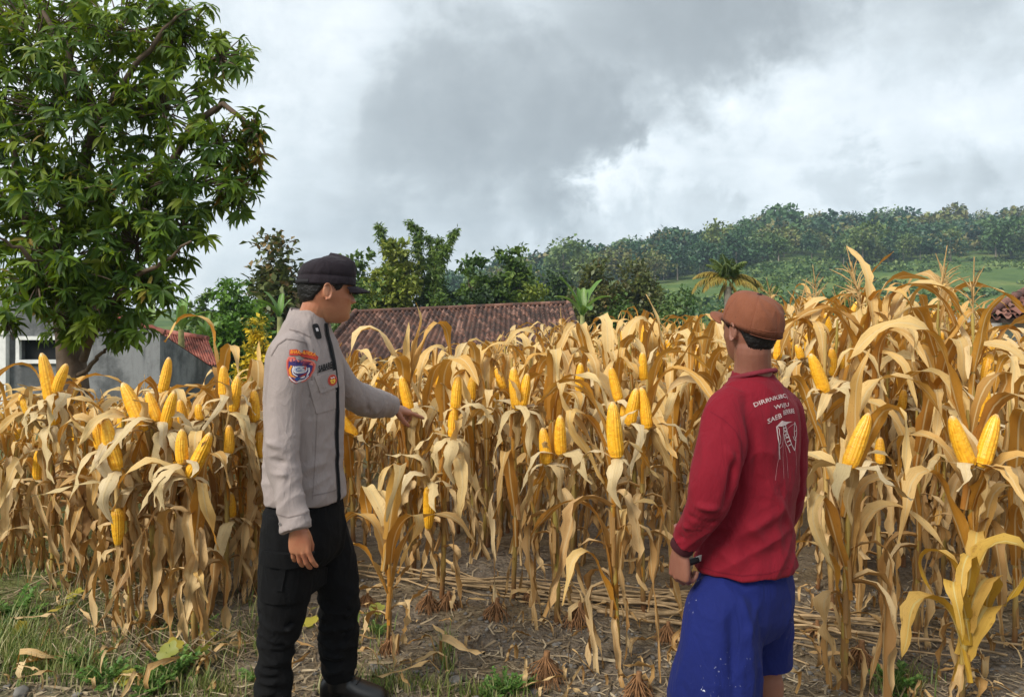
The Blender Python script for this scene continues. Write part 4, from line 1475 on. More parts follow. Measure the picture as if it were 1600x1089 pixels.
def corn_plant(x, y, H, n, ears, label, group, rng, style='dry', lean=(0, 0), tassel=False, extra=None):
    """one plant: an Empty with stalk, leaves, ears (each with its husks). ears: [(base point, tip point)] in the world"""
    global N_PLANT
    i = N_PLANT
    N_PLANT += 1
    z0 = gz1(x, y)
    root = thing('corn_plant', label, 'corn plant', (x, y, z0), (lean[0], lean[1], 0), group)
    me, P, _ = STALKS[i % 5]
    rs = 0.85 + 0.4 * rng.random()
    if style == 'small':
        rs *= 0.7
    ob('stalk', me, root, scale=(rs, rs, H))
    S = np.stack([P[:, 0] * rs, P[:, 1] * rs, P[:, 2] * H], -1)

    R0 = (Matrix.Translation((x, y, z0)) @ Matrix.Rotation(lean[1], 4, 'Y') @ Matrix.Rotation(lean[0], 4, 'X'))

    def on(h):
        return Vector([float(np.interp(h, P[:, 2], S[:, q])) for q in range(3)])
    for h, kind, az, s_, tl in (extra or []) + plant_plan(rng, H, n, style):
        L = LEAVES[kind]
        ls = s_ * (0.72 + 0.28 * min(1.2, H / 1.5))
        for tr in range(7):
            j = rng.integers(len(L))
            M = R0 @ Matrix.Translation(on(h)) @ Matrix.Rotation(az, 4, 'Z') @ Matrix.Rotation(tl, 4, 'X') @ Matrix.Scale(ls, 4)
            if not hides_ear(L[j][1][0], M):
                break
            az += 1.1 + rng.random()
        else:
            continue
        o = ob('leaf', L[j][0], root, on(h), (tl, 0, az), (ls, ls, ls))
    if tassel:
        ob('tassel', TASSELS[i % 3], root, on(0.99), (rng.normal() * .2, rng.normal() * .2, rng.random() * 6), (1.1,) * 3)
    inv = R0.inverted()
    for q, (b, tpt) in enumerate(ears):
        lb, lt = inv @ Vector(b), inv @ Vector(tpt)
        d = (lt - lb)
        Ln = d.length
        rot = d.to_track_quat('Z', 'Y').to_matrix().to_4x4() @ Matrix.Rotation(rng.random() * 6, 4, 'Z')
        k = Ln / 0.20
        wk = min(1.5, max(0.75, 0.5 + 0.5 * k)) * 1.12
        e = ob('ear', EARS[(i + q) % 4], root, M=Matrix.Translation(lb) @ rot @ Matrix.Diagonal((wk, wk, k, 1)))
        # shank from the stalk to the ear
        hz = min(max((lb.z - 0.12) / H, 0.1), 0.97)
        if d.z < 0:
            hz = min(0.97, (lb.z + 0.06) / H)
        p0 = on(hz)
        p1 = lb - d.normalized() * 0.012
        pm = p0.lerp(p1, 0.55) + Vector((0, 0, -0.02 if d.z > 0 else 0.03))
        ob('shank', MB().tube([p0, pm, p1], [0.008, 0.009, 0.014], 7, rnd=0.4).mesh('shank', MAT['husk']), root)
        # husks peeled back from the foot of the ear
        down = d.z < 0
        nh = rng.integers(4, 7)
        a0 = rng.random() * 6
        eye = inv @ Vector((0, 0, EYE))
        for w in range(nh):
            kind = 'husk'
            if rng.random() < 0.16 and not down:
                kind = 'huskup'
            m = LEAVES[kind][rng.integers(len(LEAVES[kind]))][0]
            a = a0 + w * 2 * PI / nh + rng.normal() * 0.25
            s_ = (0.85 + 0.5 * rng.random()) * (0.8 + 0.2 * k)
            Mw = Matrix.Translation(lb - d.normalized() * 0.006) @ Matrix.Rotation(a, 4, 'Z') @ Matrix.Rotation(rng.normal() * .15, 4, 'X') @ Matrix.Translation((0.004, 0, 0))
            if down:
                Mw = Matrix.Translation(lb) @ Matrix.Rotation(a, 4, 'Z') @ Matrix.Rotation(-1.1, 4, 'Y')
            o = ob('husk', m, e, M=Matrix.Identity(4))
            o.matrix_basis = e.matrix_basis.inverted() @ Mw @ Matrix.Diagonal((s_, s_, s_, 1))
    return root


def E(bx, by, tx, ty, d, dd=0.0):
    return (at(bx, by, d), at(tx, ty, d + dd))


HERO_CALLS = []


def hero(*a, **k):
    HERO_CALLS.append((a, k))
    for b, t in a[4]:
        pr = [np.array([v.x / v.y, (v.z - EYE) / v.y]) for v in (b, t)]
        EAR_AXES.append((pr[0], pr[1], b.y, 0.026 / b.y))


def grow_hero(px, base_d, top_py, n, ears, label, style='dry', lean_px=0, tassel=False, seed=0, extra=None, group='corn plants at the edge of the field'):
    rng = np.random.default_rng(1000 + seed)
    extra = list(extra or [])
    if px < 420:
        extra += [(rng.uniform(.35, .72), 'hang', rng.random() * 6.3, rng.uniform(.9, 1.3), rng.normal() * .2) for _ in range(8)]
    elif style == 'dry':
        extra += [(rng.uniform(.3, .7), 'hang', rng.random() * 6.3, rng.uniform(.8, 1.15), rng.normal() * .2) for _ in range(2)]
    x = (px - 800) / FPX * base_d
    z0 = gz1(x, base_d)
    H = EYE - (top_py - HOR) / FPX * base_d - z0
    lean = (rng.normal() * 0.02, math.atan2(lean_px * base_d / FPX, H))
    return corn_plant(x, base_d, H, n, ears, label, group, rng, style, lean, tassel, extra)


HEROES = []
EAR_SHIFT = -0.10      # ears sit a little in front of their stalks


def heroes():
    s = EAR_SHIFT
    H = hero

    def ear(d, *e):
        return [E(*q, d + s) for q in e]
    H(80, 4.2, 622, 10, ear(4.2, (80, 627, 63, 552), (89, 612, 104, 568), (82, 662, 90, 614), (46, 646, 31, 616)), 'corn plant with four ripe ears in front of the window in the grey wall', seed=1, extra=[(.95, 'yellow', 1.2, .8, 0), (.93, 'fold', 0.3, .8, 0)])
    H(205, 3.65, 650, 10, ear(3.65, (184, 732, 163, 652), (158, 700, 150, 660), (183, 797, 182, 854)), 'corn plant with one ear hanging down below pale husks, left foreground', seed=2, lean_px=-12)
    H(243, 3.75, 640, 10, ear(3.75, (228, 668, 189, 599), (257, 669, 275, 611), (246, 656, 230, 612)), 'corn plant with two big ears spread in a V over drooping husks', seed=3)
    H(283, 4.1, 655, 9, ear(4.1, (287, 668, 279, 624), (190, 684, 191, 640)), 'corn plant with a straight upright ear behind the V shaped pair', seed=33)
    H(305, 3.5, 690, 10, ear(3.5, (297, 742, 327, 675), (287, 722, 284, 670)), 'corn plant with a right leaning ear above cream husks, near the grey shirt', seed=4)
    H(352, 4.0, 560, 9, ear(4.0, (350, 620, 349, 571), (361, 641, 374, 588), (358, 708, 356, 664), (314, 655, 311, 630)), 'corn plant with a short hanging ear under two upright ears', seed=5, extra=[(.94, 'arch', 3.3, .9, 0)])
    H(398, 4.15, 590, 9, ear(4.15, (399, 657, 395, 608), (408, 713, 406, 672), (362, 808, 360, 768)), 'corn plant half hidden behind the back of the man in the grey shirt', seed=6)
    H(258, 4.7, 622, 8, ear(4.7, (254, 612, 263, 558)), 'corn plant with a narrow pointed ear against the grey wall', seed=7)
    H(20, 4.6, 645, 9, [], 'leafy corn plant without ears at the left edge of the picture', seed=8)
    H(128, 4.3, 648, 9, [], 'corn plant without ears left of the V shaped pair of ears', seed=9)
    # middle
    H(606, 3.55, 800, 9, [], 'small thin corn plant without ears right beside the black trousers', style='small', seed=10)
    H(690, 4.1, 600, 11, ear(4.1, (707, 681, 711, 628), (711, 636, 717, 586), (671, 762, 669, 829)), 'corn plant with two stacked ears and one hanging, right of the pointing hand', seed=11, lean_px=14, tassel=False)
    H(644, 4.5, 560, 10, ear(4.5, (640, 640, 629, 586)), 'corn plant with tall upright leaves directly behind the pointing hand', seed=12, extra=[(.84, 'up', 2.6, .95, .1), (.86, 'up', 0.4, .85, 0), (.82, 'up', 1.5, .8, 0), (.86, 'arch', PI, 1.0, 0)])
    H(742, 4.9, 570, 9, ear(4.9, (737, 625, 740, 583)), 'corn plant with one small ear just left of the bare yellow stalk', seed=13)
    H(784, 5.4, 540, 9, ear(5.4, (786, 606, 775, 571)), 'corn plant with a left leaning ear behind the bare yellow stalk', seed=14)
    H(802, 4.1, 560, 9, ear(4.1, (808, 637, 804, 573), (815, 635, 823, 583)), 'corn plant with a bare yellow stalk and a pair of ears between the men', seed=15)
    H(870, 3.75, 620, 10, ear(3.75, (876, 709, 876, 648), (853, 722, 848, 668)), 'corn plant with a slim upright ear under a big arching leaf', seed=16, extra=[(.9, 'arch', PI, 1.1, 0)])
    H(966, 3.3, 640, 11, ear(3.3, (965, 712, 957, 627)), 'corn plant with the tallest middle ear, its cream husks hanging like petals', seed=17, extra=[(.35, 'arch', 0.1, 1.0, 0), (.3, 'arch', 2.8, 1.0, 0), (.22, 'arch', 3.6, .8, 0)])
    H(1006, 3.9, 590, 10, ear(3.9, (985, 663, 993, 606), (1012, 667, 1001, 605)), 'corn plant with two ears leaning together into a point', seed=18)
    H(958, 4.6, 560, 9, ear(4.6, (967, 626, 955, 573), (974, 650, 974, 628)), 'corn plant with an ear rising behind the tallest middle ear', seed=19)
    H(1050, 4.2, 560, 10, [], 'leafy corn plant without ears touching the left sleeve of the red shirt', seed=20)
    H(1085, 5.0, 530, 10, [], 'corn plant without ears beside the face of the man in the brown cap', seed=34)
    # right
    H(1300, 3.95, 520, 10, ear(3.95, (1291, 611, 1264, 553)), 'corn plant with a left leaning ear right beside the printed red back', seed=21)
    H(1304, 4.5, 500, 9, ear(4.5, (1303, 586, 1298, 543), (1252, 560, 1243, 538)), 'corn plant with two ears half hidden by the right red shoulder', seed=22)
    H(1320, 3.1, 690, 12, ear(3.1, (1326, 728, 1357, 645)), 'corn plant with one big right leaning ear over long cream husks', seed=23, extra=[(.94, 'arch', 0.25, 1.15, 0), (.35, 'arch', 0.0, 1.1, 0), (.30, 'arch', 2.9, .9, 0), (.5, 'arch', .5, 1.1, 0)])
    H(1512, 3.2, 640, 12, ear(3.2, (1517, 726, 1486, 649), (1531, 724, 1560, 648)), 'corn plant with two ears spread apart near the right edge', seed=24, extra=[(.9, 'arch', 3.0, 1.2, 0), (.9, 'fold', 0.2, 1.0, 0), (.45, 'arch', 3.4, 1.1, 0), (.4, 'arch', .3, 1.1, 0)])
    H(1535, 4.2, 490, 10, ear(4.2, (1538, 599, 1549, 550)), 'corn plant with one plump ear in front of the white walled house', seed=25, tassel=True)
    H(1376, 4.0, 500, 10, ear(4.0, (1375, 723, 1377, 683)), 'tall corn plant with a narrow ear behind the big right leaning ear', seed=26, extra=[(.95, 'up', 1.8, 1.1, 0), (.9, 'arch', 0.2, 1.2, 0), (.9, 'arch', 2.9, 1.2, 0), (.85, 'arch', -.4, 1.2, 0)])
    H(1412, 4.6, 480, 10, ear(4.6, (1408, 640, 1412, 608)), 'corn plant with one ear mostly covered by an arching leaf', seed=27)
    H(1502, 3.0, 900, 8, [], 'short yellow green corn plant with wide leaves in the right bottom corner', style='yellow', seed=28, extra=[(.9, 'yellow', -.3, 1.15, 0), (.85, 'yellow', 2.6, .9, 0)])
    H(1430, 3.6, 640, 11, [], 'corn plant without ears between the two right foreground plants', seed=29)
    H(1585, 3.5, 620, 10, [], 'corn plant without ears cut by the right edge of the picture', seed=30)
    H(1465, 4.3, 470, 10, [], 'tall corn plant with a spiky tassel against the green hillside', seed=31, tassel=True)
    H(1345, 4.6, 460, 10, [], 'tall corn plant with the topmost leaves, left of the tassels', seed=32, tassel=True)


heroes()
for a_, k_ in HERO_CALLS:
    grow_hero(*a_, **k_)

TOPX = [-100, 0, 150, 300, 420, 520, 560, 620, 700, 800, 880, 950, 1050, 1130, 1230, 1300, 1400, 1500, 1560, 1610, 1700]
TOPY = [660, 660, 655, 612, 578, 572, 566, 562, 552, 532, 506, 499, 490, 490, 472, 452, 454, 466, 520, 530, 520]


NTH = 'first second third fourth fifth sixth seventh eighth ninth tenth eleventh twelfth thirteenth fourteenth fifteenth sixteenth seventeenth eighteenth nineteenth twentieth'.split()
NTH += ['twenty ' + w for w in NTH[:9]] + ['thirtieth'] + ['thirty ' + w for w in NTH[:9]]


def field():
    rng = np.random.default_rng(2024)
    spots = []
    gy = 3.7
    while gy < 14.5:
        sp = 0.30 + 0.012 * (gy - 3.7)
        w = gy * 0.74 + 0.3
        gx = -w + rng.random() * sp
        while gx < w:
            x, y = gx + rng.normal() * 0.06, gy + rng.normal() * 0.11
            px = 800 + FPX * x / y
            front = np.interp(px, [-100, 60, 120, 420, 440, 560, 580, 640, 1050, 1060, 1240, 1260, 1700], [4.3, 4.3, 3.9, 3.95, 4.5, 4.6, 4.6, 4.55, 4.5, 4.8, 4.6, 3.95, 3.75])
            if px < 440 and y > 8.2:
                gx += sp
                continue
            if y > front + 0.05 * rng.random():
                spots.append((x, y, px))
            gx += sp * (0.85 + 0.3 * rng.random())
        gy += 0.46 + 0.01 * (gy - 3.7)
    spots.sort(key=lambda q: q[1])
    mass = MB()
    massd = MB()
    masss = MB()
    n_ind = 0
    room = 300 - N_PLANT
    for x, y, px in spots:
        z0 = gz1(x, y)
        top = np.interp(px, TOPX, TOPY) + rng.normal() * 12
        H = EYE - (top - HOR) / FPX * y - z0
        H = min(max(H - 0.16, 0.76), 2.0) * (0.90 + 0.14 * rng.random())
        inview = -40 < px < 1640
        if n_ind < room and inview:
            ears = []
            if rng.random() < (0.48 if y < 8.0 else 0.14):
                hb = z0 + H * rng.uniform(0.72, 0.92)
                a = rng.uniform(-0.06, 0.06)
                ears = [(Vector((x + a, y - 0.11, hb)), Vector((x + a + rng.normal() * 0.05, y - 0.13, hb + rng.uniform(.16, .20))))]
            if y < 5.2:
                where = ('left of the grey shirt' if px < 470 else ('between the two men' if px < 1160 else 'right of the red shirt'))
                lab = 'FRONT'
                grp = 'front row corn plants ' + where
            else:
                where = ('behind the left foreground plants' if px < 470 else ('in the middle of the field' if px < 1160 else 'on the right of the field'))
                lab = 'dry corn plant standing in the rear rows ' + where
                grp = 'rear row corn plants ' + where
            if lab == 'FRONT':
                order = sorted(q[2] for q in spots if q[1] < 5.2 and -40 < q[2] < 1640 and (0 if q[2] < 470 else (1 if q[2] < 1160 else 2)) == (0 if px < 470 else (1 if px < 1160 else 2)))
                lab = NTH[order.index(px)] + ' corn plant from the left in the front rows ' + where
            corn_plant(x, y, H, 11 if y < 5.5 else (10 if y < 7 else 9), ears, lab, grp, rng, lean=(rng.normal() * .05, rng.normal() * .05), tassel=rng.random() < (0.04 if px < 1200 else .12))
            n_ind += 1
        else:
            M0 = Matrix.Translation((x, y, z0)) @ Matrix.Rotation(rng.normal() * .05, 4, 'X') @ Matrix.Rotation(rng.normal() * .05, 4, 'Y')
            rr = rng.random()
            me, P, lo = STALKS[rng.integers(5)]
            masss.merge(lo, M0 @ Matrix.Diagonal((1.1, 1.1, H, 1)), rnd=rr)
            for h, kind, az, s_, tl in plant_plan(rng, H, 8, 'dry'):
                if h < 0.35:
                    continue
                L = LEAVES[kind]
                arr = L[rng.integers(len(L))][1]
                M = M0 @ Matrix.Translation((0, 0, h * H)) @ Matrix.Rotation(az, 4, 'Z') @ Matrix.Rotation(tl, 4, 'X') @ Matrix.Diagonal((s_, s_, s_, 1))
                (massd if kind == 'hang' else mass).merge(arr, M, rnd=rng.random())
    mb = MB()
    mb.merge(mass.arrays(), mi=0)
    A = massd.arrays()
    mb.merge((A[0], A[1], A[2], A[3], A[4] + 1))
    A = masss.arrays()
    mb.merge((A[0], A[1], A[2], A[3], A[4] + 2))
    o = ob('far_corn_rows', mb.mesh('far_corn_rows', [MAT['leaf'], MAT['deadleaf'], MAT['stalk']]))
    tag(o, kind='stuff')
    print('corn plants', N_PLANT, 'spots', len(spots), 'mass verts', mb.n)


field()

# ================================================================== ON THE GROUND
def gpt(px, py, dz=0.0):
    """ground point seen at a photograph pixel (near field, flat there)"""
    d = 1.55 * FPX / (py - HOR)
    for _ in range(6):
        x = (px - 800) / FPX * d
        d = (EYE - gz1(x, d)) * FPX / (py - HOR)
    x = (px - 800) / FPX * d
    z = gz1(x, d) + soil_bump(x, d)
    return Vector((x, d, z + dz))


STRAW = foliage('straw_litter', [(0, (0.11, 0.080, 0.050)), (0.4, (0.20, 0.15, 0.092)), (0.75, (0.32, 0.25, 0.16)), (1, (0.44, 0.36, 0.24))], 0.05, 0.9, 0.15)
GRASS = foliage('grass_blade', [(0, (0.07, 0.12, 0.022)), (0.4, (0.13, 0.20, 0.035)), (0.7, (0.24, 0.27, 0.07)), (1, (0.40, 0.34, 0.17))], 0.3, 0.5)
WEED = foliage('weed_leaf', [(0, (0.06, 0.15, 0.025)), (0.6, (0.12, 0.24, 0.045)), (1, (0.20, 0.30, 0.07))], 0.3, 0.5)
VINEL = foliage('vine_leaf', [(0, (0.10, 0.16, 0.03)), (0.4, (0.24, 0.25, 0.04)), (0.75, (0.42, 0.34, 0.05)), (1, (0.50, 0.36, 0.06))], 0.3, 0.5)
STONE = plain('stone', (0.145, 0.135, 0.122), 0.9, 0.35, 9, 0.4, 0.01)


def litter():
    rng = np.random.default_rng(8)
    mb = MB()
    n = 5600
    for i in range(n):
        py = 830 + 275 * rng.random() ** 0.75
        px = -40 + 1690 * rng.random()
        p = gpt(px, py)
        w = 0.0015 + 0.005 * rng.random() ** 2.5
        l = 0.03 + 0.14 * rng.random() ** 2
        a = rng.random() * 2 * PI
        dv = np.array([math.cos(a), math.sin(a), rng.normal() * 0.12])
        sd = np.array([-math.sin(a), math.cos(a), rng.normal() * 0.3]) * w
        c = np.array(p) + np.array([0, 0, 0.004 + 0.012 * rng.random() ** 2])
        b = rng.normal() * 0.2 * l
        k = np.array([-math.sin(a), math.cos(a), 0.25]) * b
        V = np.array([c - dv * l / 2 - sd, c - dv * l / 2 + sd, c + k + sd, c + k - sd, c + dv * l / 2 + sd * .4, c + dv * l / 2 - sd * .4])
        mb.add(V, np.array([(0, 1, 2, 3), (3, 2, 4, 5)]), rnd=rng.random())
    tag(ob('straw_litter', mb.mesh('straw_litter', STRAW)), kind='stuff')
    # crumpled fallen leaf pieces
    mb = MB()
    for i in range(300):
        py = 840 + 255 * rng.random() ** 0.7
        px = -40 + 1690 * rng.random()
        p = gpt(px, py, 0.012)
        L = LEAVES['hang' if rng.random() < .8 else 'husk']
        arr = L[rng.integers(len(L))][1]
        s_ = 0.22 + 0.4 * rng.random()
        M = Matrix.Translation(p) @ Matrix.Rotation(rng.random() * 6.3, 4, 'Z') @ Matrix.Rotation(-1.45 + rng.normal() * .15, 4, 'Y') @ Matrix.Diagonal((s_, s_, s_ * .7, 1))
        mb.merge(arr, M, rnd=rng.random())
    tag(ob('fallen_leaves', mb.mesh('fallen_leaves', MAT['deadleaf'])), kind='stuff')
    # clods and pebbles
    mb = MB()
    base = np.array([(math.cos(a) * math.cos(e), math.sin(a) * math.cos(e), math.sin(e)) for e in (-.9, 0.0, .7) for a in np.linspace(0, 2 * PI, 6, endpoint=False)] + [(0, 0, 1.0)])
    F4 = [(r * 6 + k, r * 6 + (k + 1) % 6, (r + 1) * 6 + (k + 1) % 6, (r + 1) * 6 + k) for r in (0, 1) for k in range(6)]
    F3 = [(12 + k, 12 + (k + 1) % 6, 18) for k in range(6)]
    for i in range(4200):
        py = 850 + 250 * rng.random() ** 0.7
        px = 380 + 1260 * rng.random() if rng.random() < .85 else -40 + 420 * rng.random()
        p = gpt(px, py)
        r = 0.003 + 0.010 * rng.random() ** 3
        V = base * (1 + 0.22 * rng.normal(size=(19, 1))) * np.array([r * rng.uniform(.8, 1.5), r * rng.uniform(.8, 1.4), r * rng.uniform(.5, .9)])
        mb.add(V + np.array(p) + np.array([0, 0, r * .3]), [np.array(F4), np.array(F3)], rnd=rng.random(), mi=0 if rng.random() < .45 else 1)
    tag(ob('pebbles', mb.mesh('pebbles', [STONE, plain('clod', (0.115, 0.09, 0.066), 0.95, 0.4, 30, 0.5)])), kind='stuff')
    spots = [(590, 1050, .020), (583, 1037, .016), (868, 1016, .014), (836, 1078, .016), (1000, 1080, .02), (700, 1003, .020), (712, 1068, .024), (690, 1008, .012), (930, 1075, .016), (895, 1041, .014), (33, 1086, .03), (1130, 1030, .012), (676, 1014, .016), (805, 1012, .012), (970, 1040, .013), (745, 1090, .014)]
    where = ['beside the black trousers', 'nearest the black boots', 'right of the middle root clump', 'beside the low green weed', 'beside the root clump left of the blue shorts', 'in front of the two left root clumps', 'at the bottom between the men, the roundest', 'small one next to the flat pale stone', 'right of the front root clump', 'between two root clumps', 'in the left bottom corner', 'left of the blue shorts', 'half sunk in the soil', 'on the bare soil in the middle', 'at the foot of the front corn stalk', 'at the bottom edge']
    for (px, py, r), wd in zip(spots, where):
        p = gpt(px, py)
        bmx = bmesh.new()
        bmesh.ops.create_icosphere(bmx, subdivisions=3, radius=1)
        V = np.array([v.co for v in bmx.verts])
        F = np.array([[v.index for v in f.verts] for f in bmx.faces])
        bmx.free()
        nz = np.array([mnoise.noise(Vector(v * 1.3 + px)) for v in V])
        V = V * (1 + 0.35 * nz[:, None]) * np.array([r * 1.25, r, r * .7])
        o = ob('stone', MB().add(V, F).mesh('stone', STONE), None, p + Vector((0, 0, r * .3)), (0, 0, rng.random() * 6))
        tag(o, 'pale grey stone lying on the soil, ' + wd, 'stone', 'stones on the bare soil')


litter()


def canes():
    rng = np.random.default_rng(21)
    A, B = gpt(555, 893), gpt(1470, 1012)
    for i in range(38):
        u0 = rng.random() * 0.8 - 0.05
        ln = rng.uniform(0.7, 1.5)
        tot = (B - A).length
        u1 = u0 + ln / tot
        side = Vector((-(B - A).y, (B - A).x, 0)).normalized()
        o0, o1 = rng.normal() * 0.13, rng.normal() * 0.13
        a = A.lerp(B, u0) + side * o0
        b = A.lerp(B, u1) + side * o1
        if i in (7, 19):
            b = a + Vector((0.35, -0.32, 0))
        pts = []
        hz = 0.012 + 0.05 * rng.random()
        for k in range(9):
            q = a.lerp(b, k / 8) + side * (0.02 * math.sin(k * .8 + i))
            z = gz1(q.x, q.y) + soil_bump(q.x, q.y) + hz + 0.008 * math.sin(k + i)
            pts.append((q.x, q.y, z))
        r = rng.uniform(0.005, 0.0105)
        P = np.array(pts)
        c = P.mean(0)
        o = ob('dry_cane', MB().tube(P - c, [r * (1 - .05 * k) * (1.12 if k % 3 == 0 else 1) for k in range(9)], 6).mesh('dry_cane', MAT['cane']), None, c)
        tag(o, 'dry stripped cane lying in the long bundle at the foot of the corn', 'cane', 'canes laid along the field edge')


canes()


def stubble():
    rng = np.random.default_rng(66)
    spots = [(670, 952, 1.0, 'under the hanging ear'), (699, 950, .9, 'right of its touching twin'), (775, 968, 1.05, 'alone in front of the canes'), (830, 938, .7, 'smallest one, right against the canes'),
             (905, 984, 1.1, 'left of the front corn plant'), (852, 1066, 1.25, 'largest and nearest between the men'), (996, 1086, 1.15, 'low down left of the blue shorts'), (1042, 1000, .9, 'touching the blue shorts'), (610, 1016, .7, 'at the small thin plant'),
             (1345, 1042, 1.15, 'right of the right foreground stalk'), (572, 945, .6, 'right behind the black trousers'), (1275, 1000, .8, 'right behind the blue shorts')]
    for px, py, s_, wd in spots:
        p = gpt(px, py)
        t = thing('corn_stubble', 'brown root fan on a cut corn stump ' + wd, 'root clump', p, group='root clumps left in the soil')
        h = 0.07 * s_
        ob('stump', MB().tube([(0, 0, -.01), (0.004, 0, h), (0.008, 0.003, h * 1.45)], [0.015 * s_, 0.012 * s_, 0.010 * s_], 8).mesh('stump', MAT['root']), t)
        mb = MB()
        for k in range(64):
            a = rng.random() * 2 * PI
            z0 = h * rng.uniform(0.5, 1.25)
            R = 0.055 * s_ * rng.uniform(.5, 1.5)
            p0 = np.array([math.cos(a) * .010, math.sin(a) * .010, z0])
            p3 = np.array([math.cos(a) * R, math.sin(a) * R, -0.004])
            p1 = p0 * .5 + p3 * .5 + np.array([math.cos(a), math.sin(a), 0.35]) * .012 * s_ + rng.normal(size=3) * .005
            mb.tube([p0, p1, p3], [0.0026, 0.0022, 0.0012], 4, rnd=rng.random(), cap=False)
        ob('roots', mb.mesh('roots', MAT['root']), t)


stubble()


def green_cover():
    rng = np.random.default_rng(90)
    mb = MB()
    patches = [(60, 1035, 90, 28, 900, .10), (30, 1000, 60, 25, 300, .12), (180, 1060, 120, 25, 500, .07), (330, 1075, 70, 18, 260, .07), (100, 960, 90, 30, 260, .09), (250, 1000, 120, 30, 250, .08), (350, 1010, 60, 30, 260, .08), (640, 1083, 110, 12, 260, .06), (695, 1040, 12, 22, 60, .12), (590, 1080, 40, 16, 140, .07), (400, 960, 20, 50, 100, .10),
               (20, 870, 40, 40, 160, .10), (60, 820, 80, 30, 160, .10), (10, 760, 40, 60, 200, .14), (1410, 1070, 50, 16, 120, .08), (760, 1085, 60, 8, 160, .06), (580, 1000, 30, 30, 60, .08), (150, 900, 120, 40, 240, .08)]
    for px, py, rx, ry, n, hh in patches:
        for i in range(n):
            q = (px + rng.normal() * rx * .6, min(1110, max(700, py + rng.normal() * ry * .6)))
            p = np.array(gpt(*q))
            h = hh * rng.uniform(.5, 1.3)
            a = rng.random() * 2 * PI
            b = rng.uniform(.2, .9) * h
            dv = np.array([math.cos(a), math.sin(a), 0])
            sd = np.array([-math.sin(a), math.cos(a), 0]) * rng.uniform(.0015, .0035)
            V = [p - sd, p + sd, p + dv * b * .35 + [0, 0, h * .6] + sd * .7, p + dv * b * .35 + [0, 0, h * .6] - sd * .7, p + dv * b + [0, 0, h]]
            mb.add(np.array(V), [np.array([(0, 1, 2, 3)]), np.array([(3, 2, 4)])], rnd=min(.99, rng.random() ** 1.3))
    tag(ob('grass', mb.mesh('grass', GRASS)), kind='stuff')
    weeds = [(168, 1072, .11, 'in the left foreground, below the hanging leaves'), (265, 1062, .13, 'left of the black trousers, the brightest one'), (790, 1080, .10, 'at the bottom edge between the men'), (770, 1088, .07, 'small one just left of the low bright weed'), (20, 965, .16, 'at the left edge'), (120, 1050, .08, 'in the left corner grass'), (400, 1066, .07, 'touching the black trousers'), (235, 1085, .08, 'at the bottom edge on the left'), (1400, 1075, .11, 'beside the yellow green corn plant'), (820, 1074, .06, 'right of the low bright weed'), (310, 985, .09, 'under the dry hanging leaves'), (590, 985, .06, 'behind the black boots')]
    for px, py, r, wd in weeds:
        p = gpt(px, py)
        t = thing('weed', 'low feathery green weed ' + wd, 'weed', p, group='low weeds at the field edge')
        st, fl = MB(), MB()
        for k in range(13):
            a = k * 2.4 + rng.normal() * .3
            el = rng.uniform(.15, 1.1)
            d0 = np.array([math.cos(a) * math.cos(el), math.sin(a) * math.cos(el), math.sin(el)])
            l = r * rng.uniform(.7, 1.25)
            tip = d0 * l
            st.tube([(0, 0, 0), tip * .6 + np.array([0, 0, .01]), tip], [.0022, .0016, .0008], 4)
            m = 12
            u = np.linspace(.25, 1, m)
            pos = u[:, None] * tip
            for sd in (-1, 1):
                sv = np.cross(d0, [0, 0, 1.0]) * sd
                dirs = d0 * .5 + sv * .9 + rng.normal(size=(m, 3)) * .2
                leaves_into(fl, pos, dirs, np.tile([0., 0, 1], (m, 1)), r * .30 * (1.15 - u * .6), r * .13, rng.random(m) * .99, DIAMOND_V, DIAMOND_F)
        ob('stem', st.mesh('weed_stem', WEED), t)
        ob('leaves', fl.mesh('weed_leaves', WEED), t)
    # creeping vine with lobed yellow leaves
    lob = []
    for k in range(20):
        a = 2 * PI * k / 20
        rr = 0.5 * (0.72 + 0.28 * abs(math.cos(2.5 * a)))
        lob.append((0.5 + rr * math.cos(a), rr * math.sin(a), 0.10 * rr * math.cos(3 * a)))
    lob = np.array([(0.45, 0, -0.03)] + lob)
    LF = np.array([(0, 1 + k, 1 + (k + 1) % 20) for k in range(20)])
    vines = [([(60, 905), (110, 950), (60, 990), (10, 1010)], 7, 'by the left edge of the field'), ([(200, 1075), (270, 1050), (300, 1030), (330, 1055)], 6, 'left of the black trousers at the bottom'), ([(215, 985), (250, 960), (320, 985), (340, 1000)], 6, 'under the dry hanging leaves of the left plants'), ([(480, 960), (495, 985), (490, 1010)], 4, 'seen between the two black trouser legs'), ([(575, 965), (560, 985), (548, 1000)], 3, 'at the right of the black trousers')]
    for pts, nl, wd in vines:
        P = [gpt(*q, .03) for q in pts]
        t = thing('vine', 'creeping vine with lobed yellow green leaves ' + wd, 'vine', P[0], group='creeping vines at the field edge')
        u = np.linspace(0, 1, 18)
        Q = np.stack([np.interp(u, np.linspace(0, 1, len(P)), [p[q] - P[0][q] for p in P]) for q in range(3)], -1) + rng.normal(size=(18, 3)) * .008
        ob('stem', MB().tube(Q, .0025, 5).mesh('vine_stem', MAT['cane']), t)
        for k in range(nl):
            c = Q[int((k + .5) / nl * 17)]
            s_ = rng.uniform(.06, .10)
            o = ob('leaf', MB().add(lob, LF, rnd=rng.random()).mesh('vine_leaf', VINEL), t, Vector(c) + Vector((0, 0, rng.uniform(.01, .06))), (rng.normal() * .4, rng.normal() * .4 - .2, rng.random() * 6.3), (s_,) * 3)
    # tangle of dry stems left of the black trousers
    mb = MB()
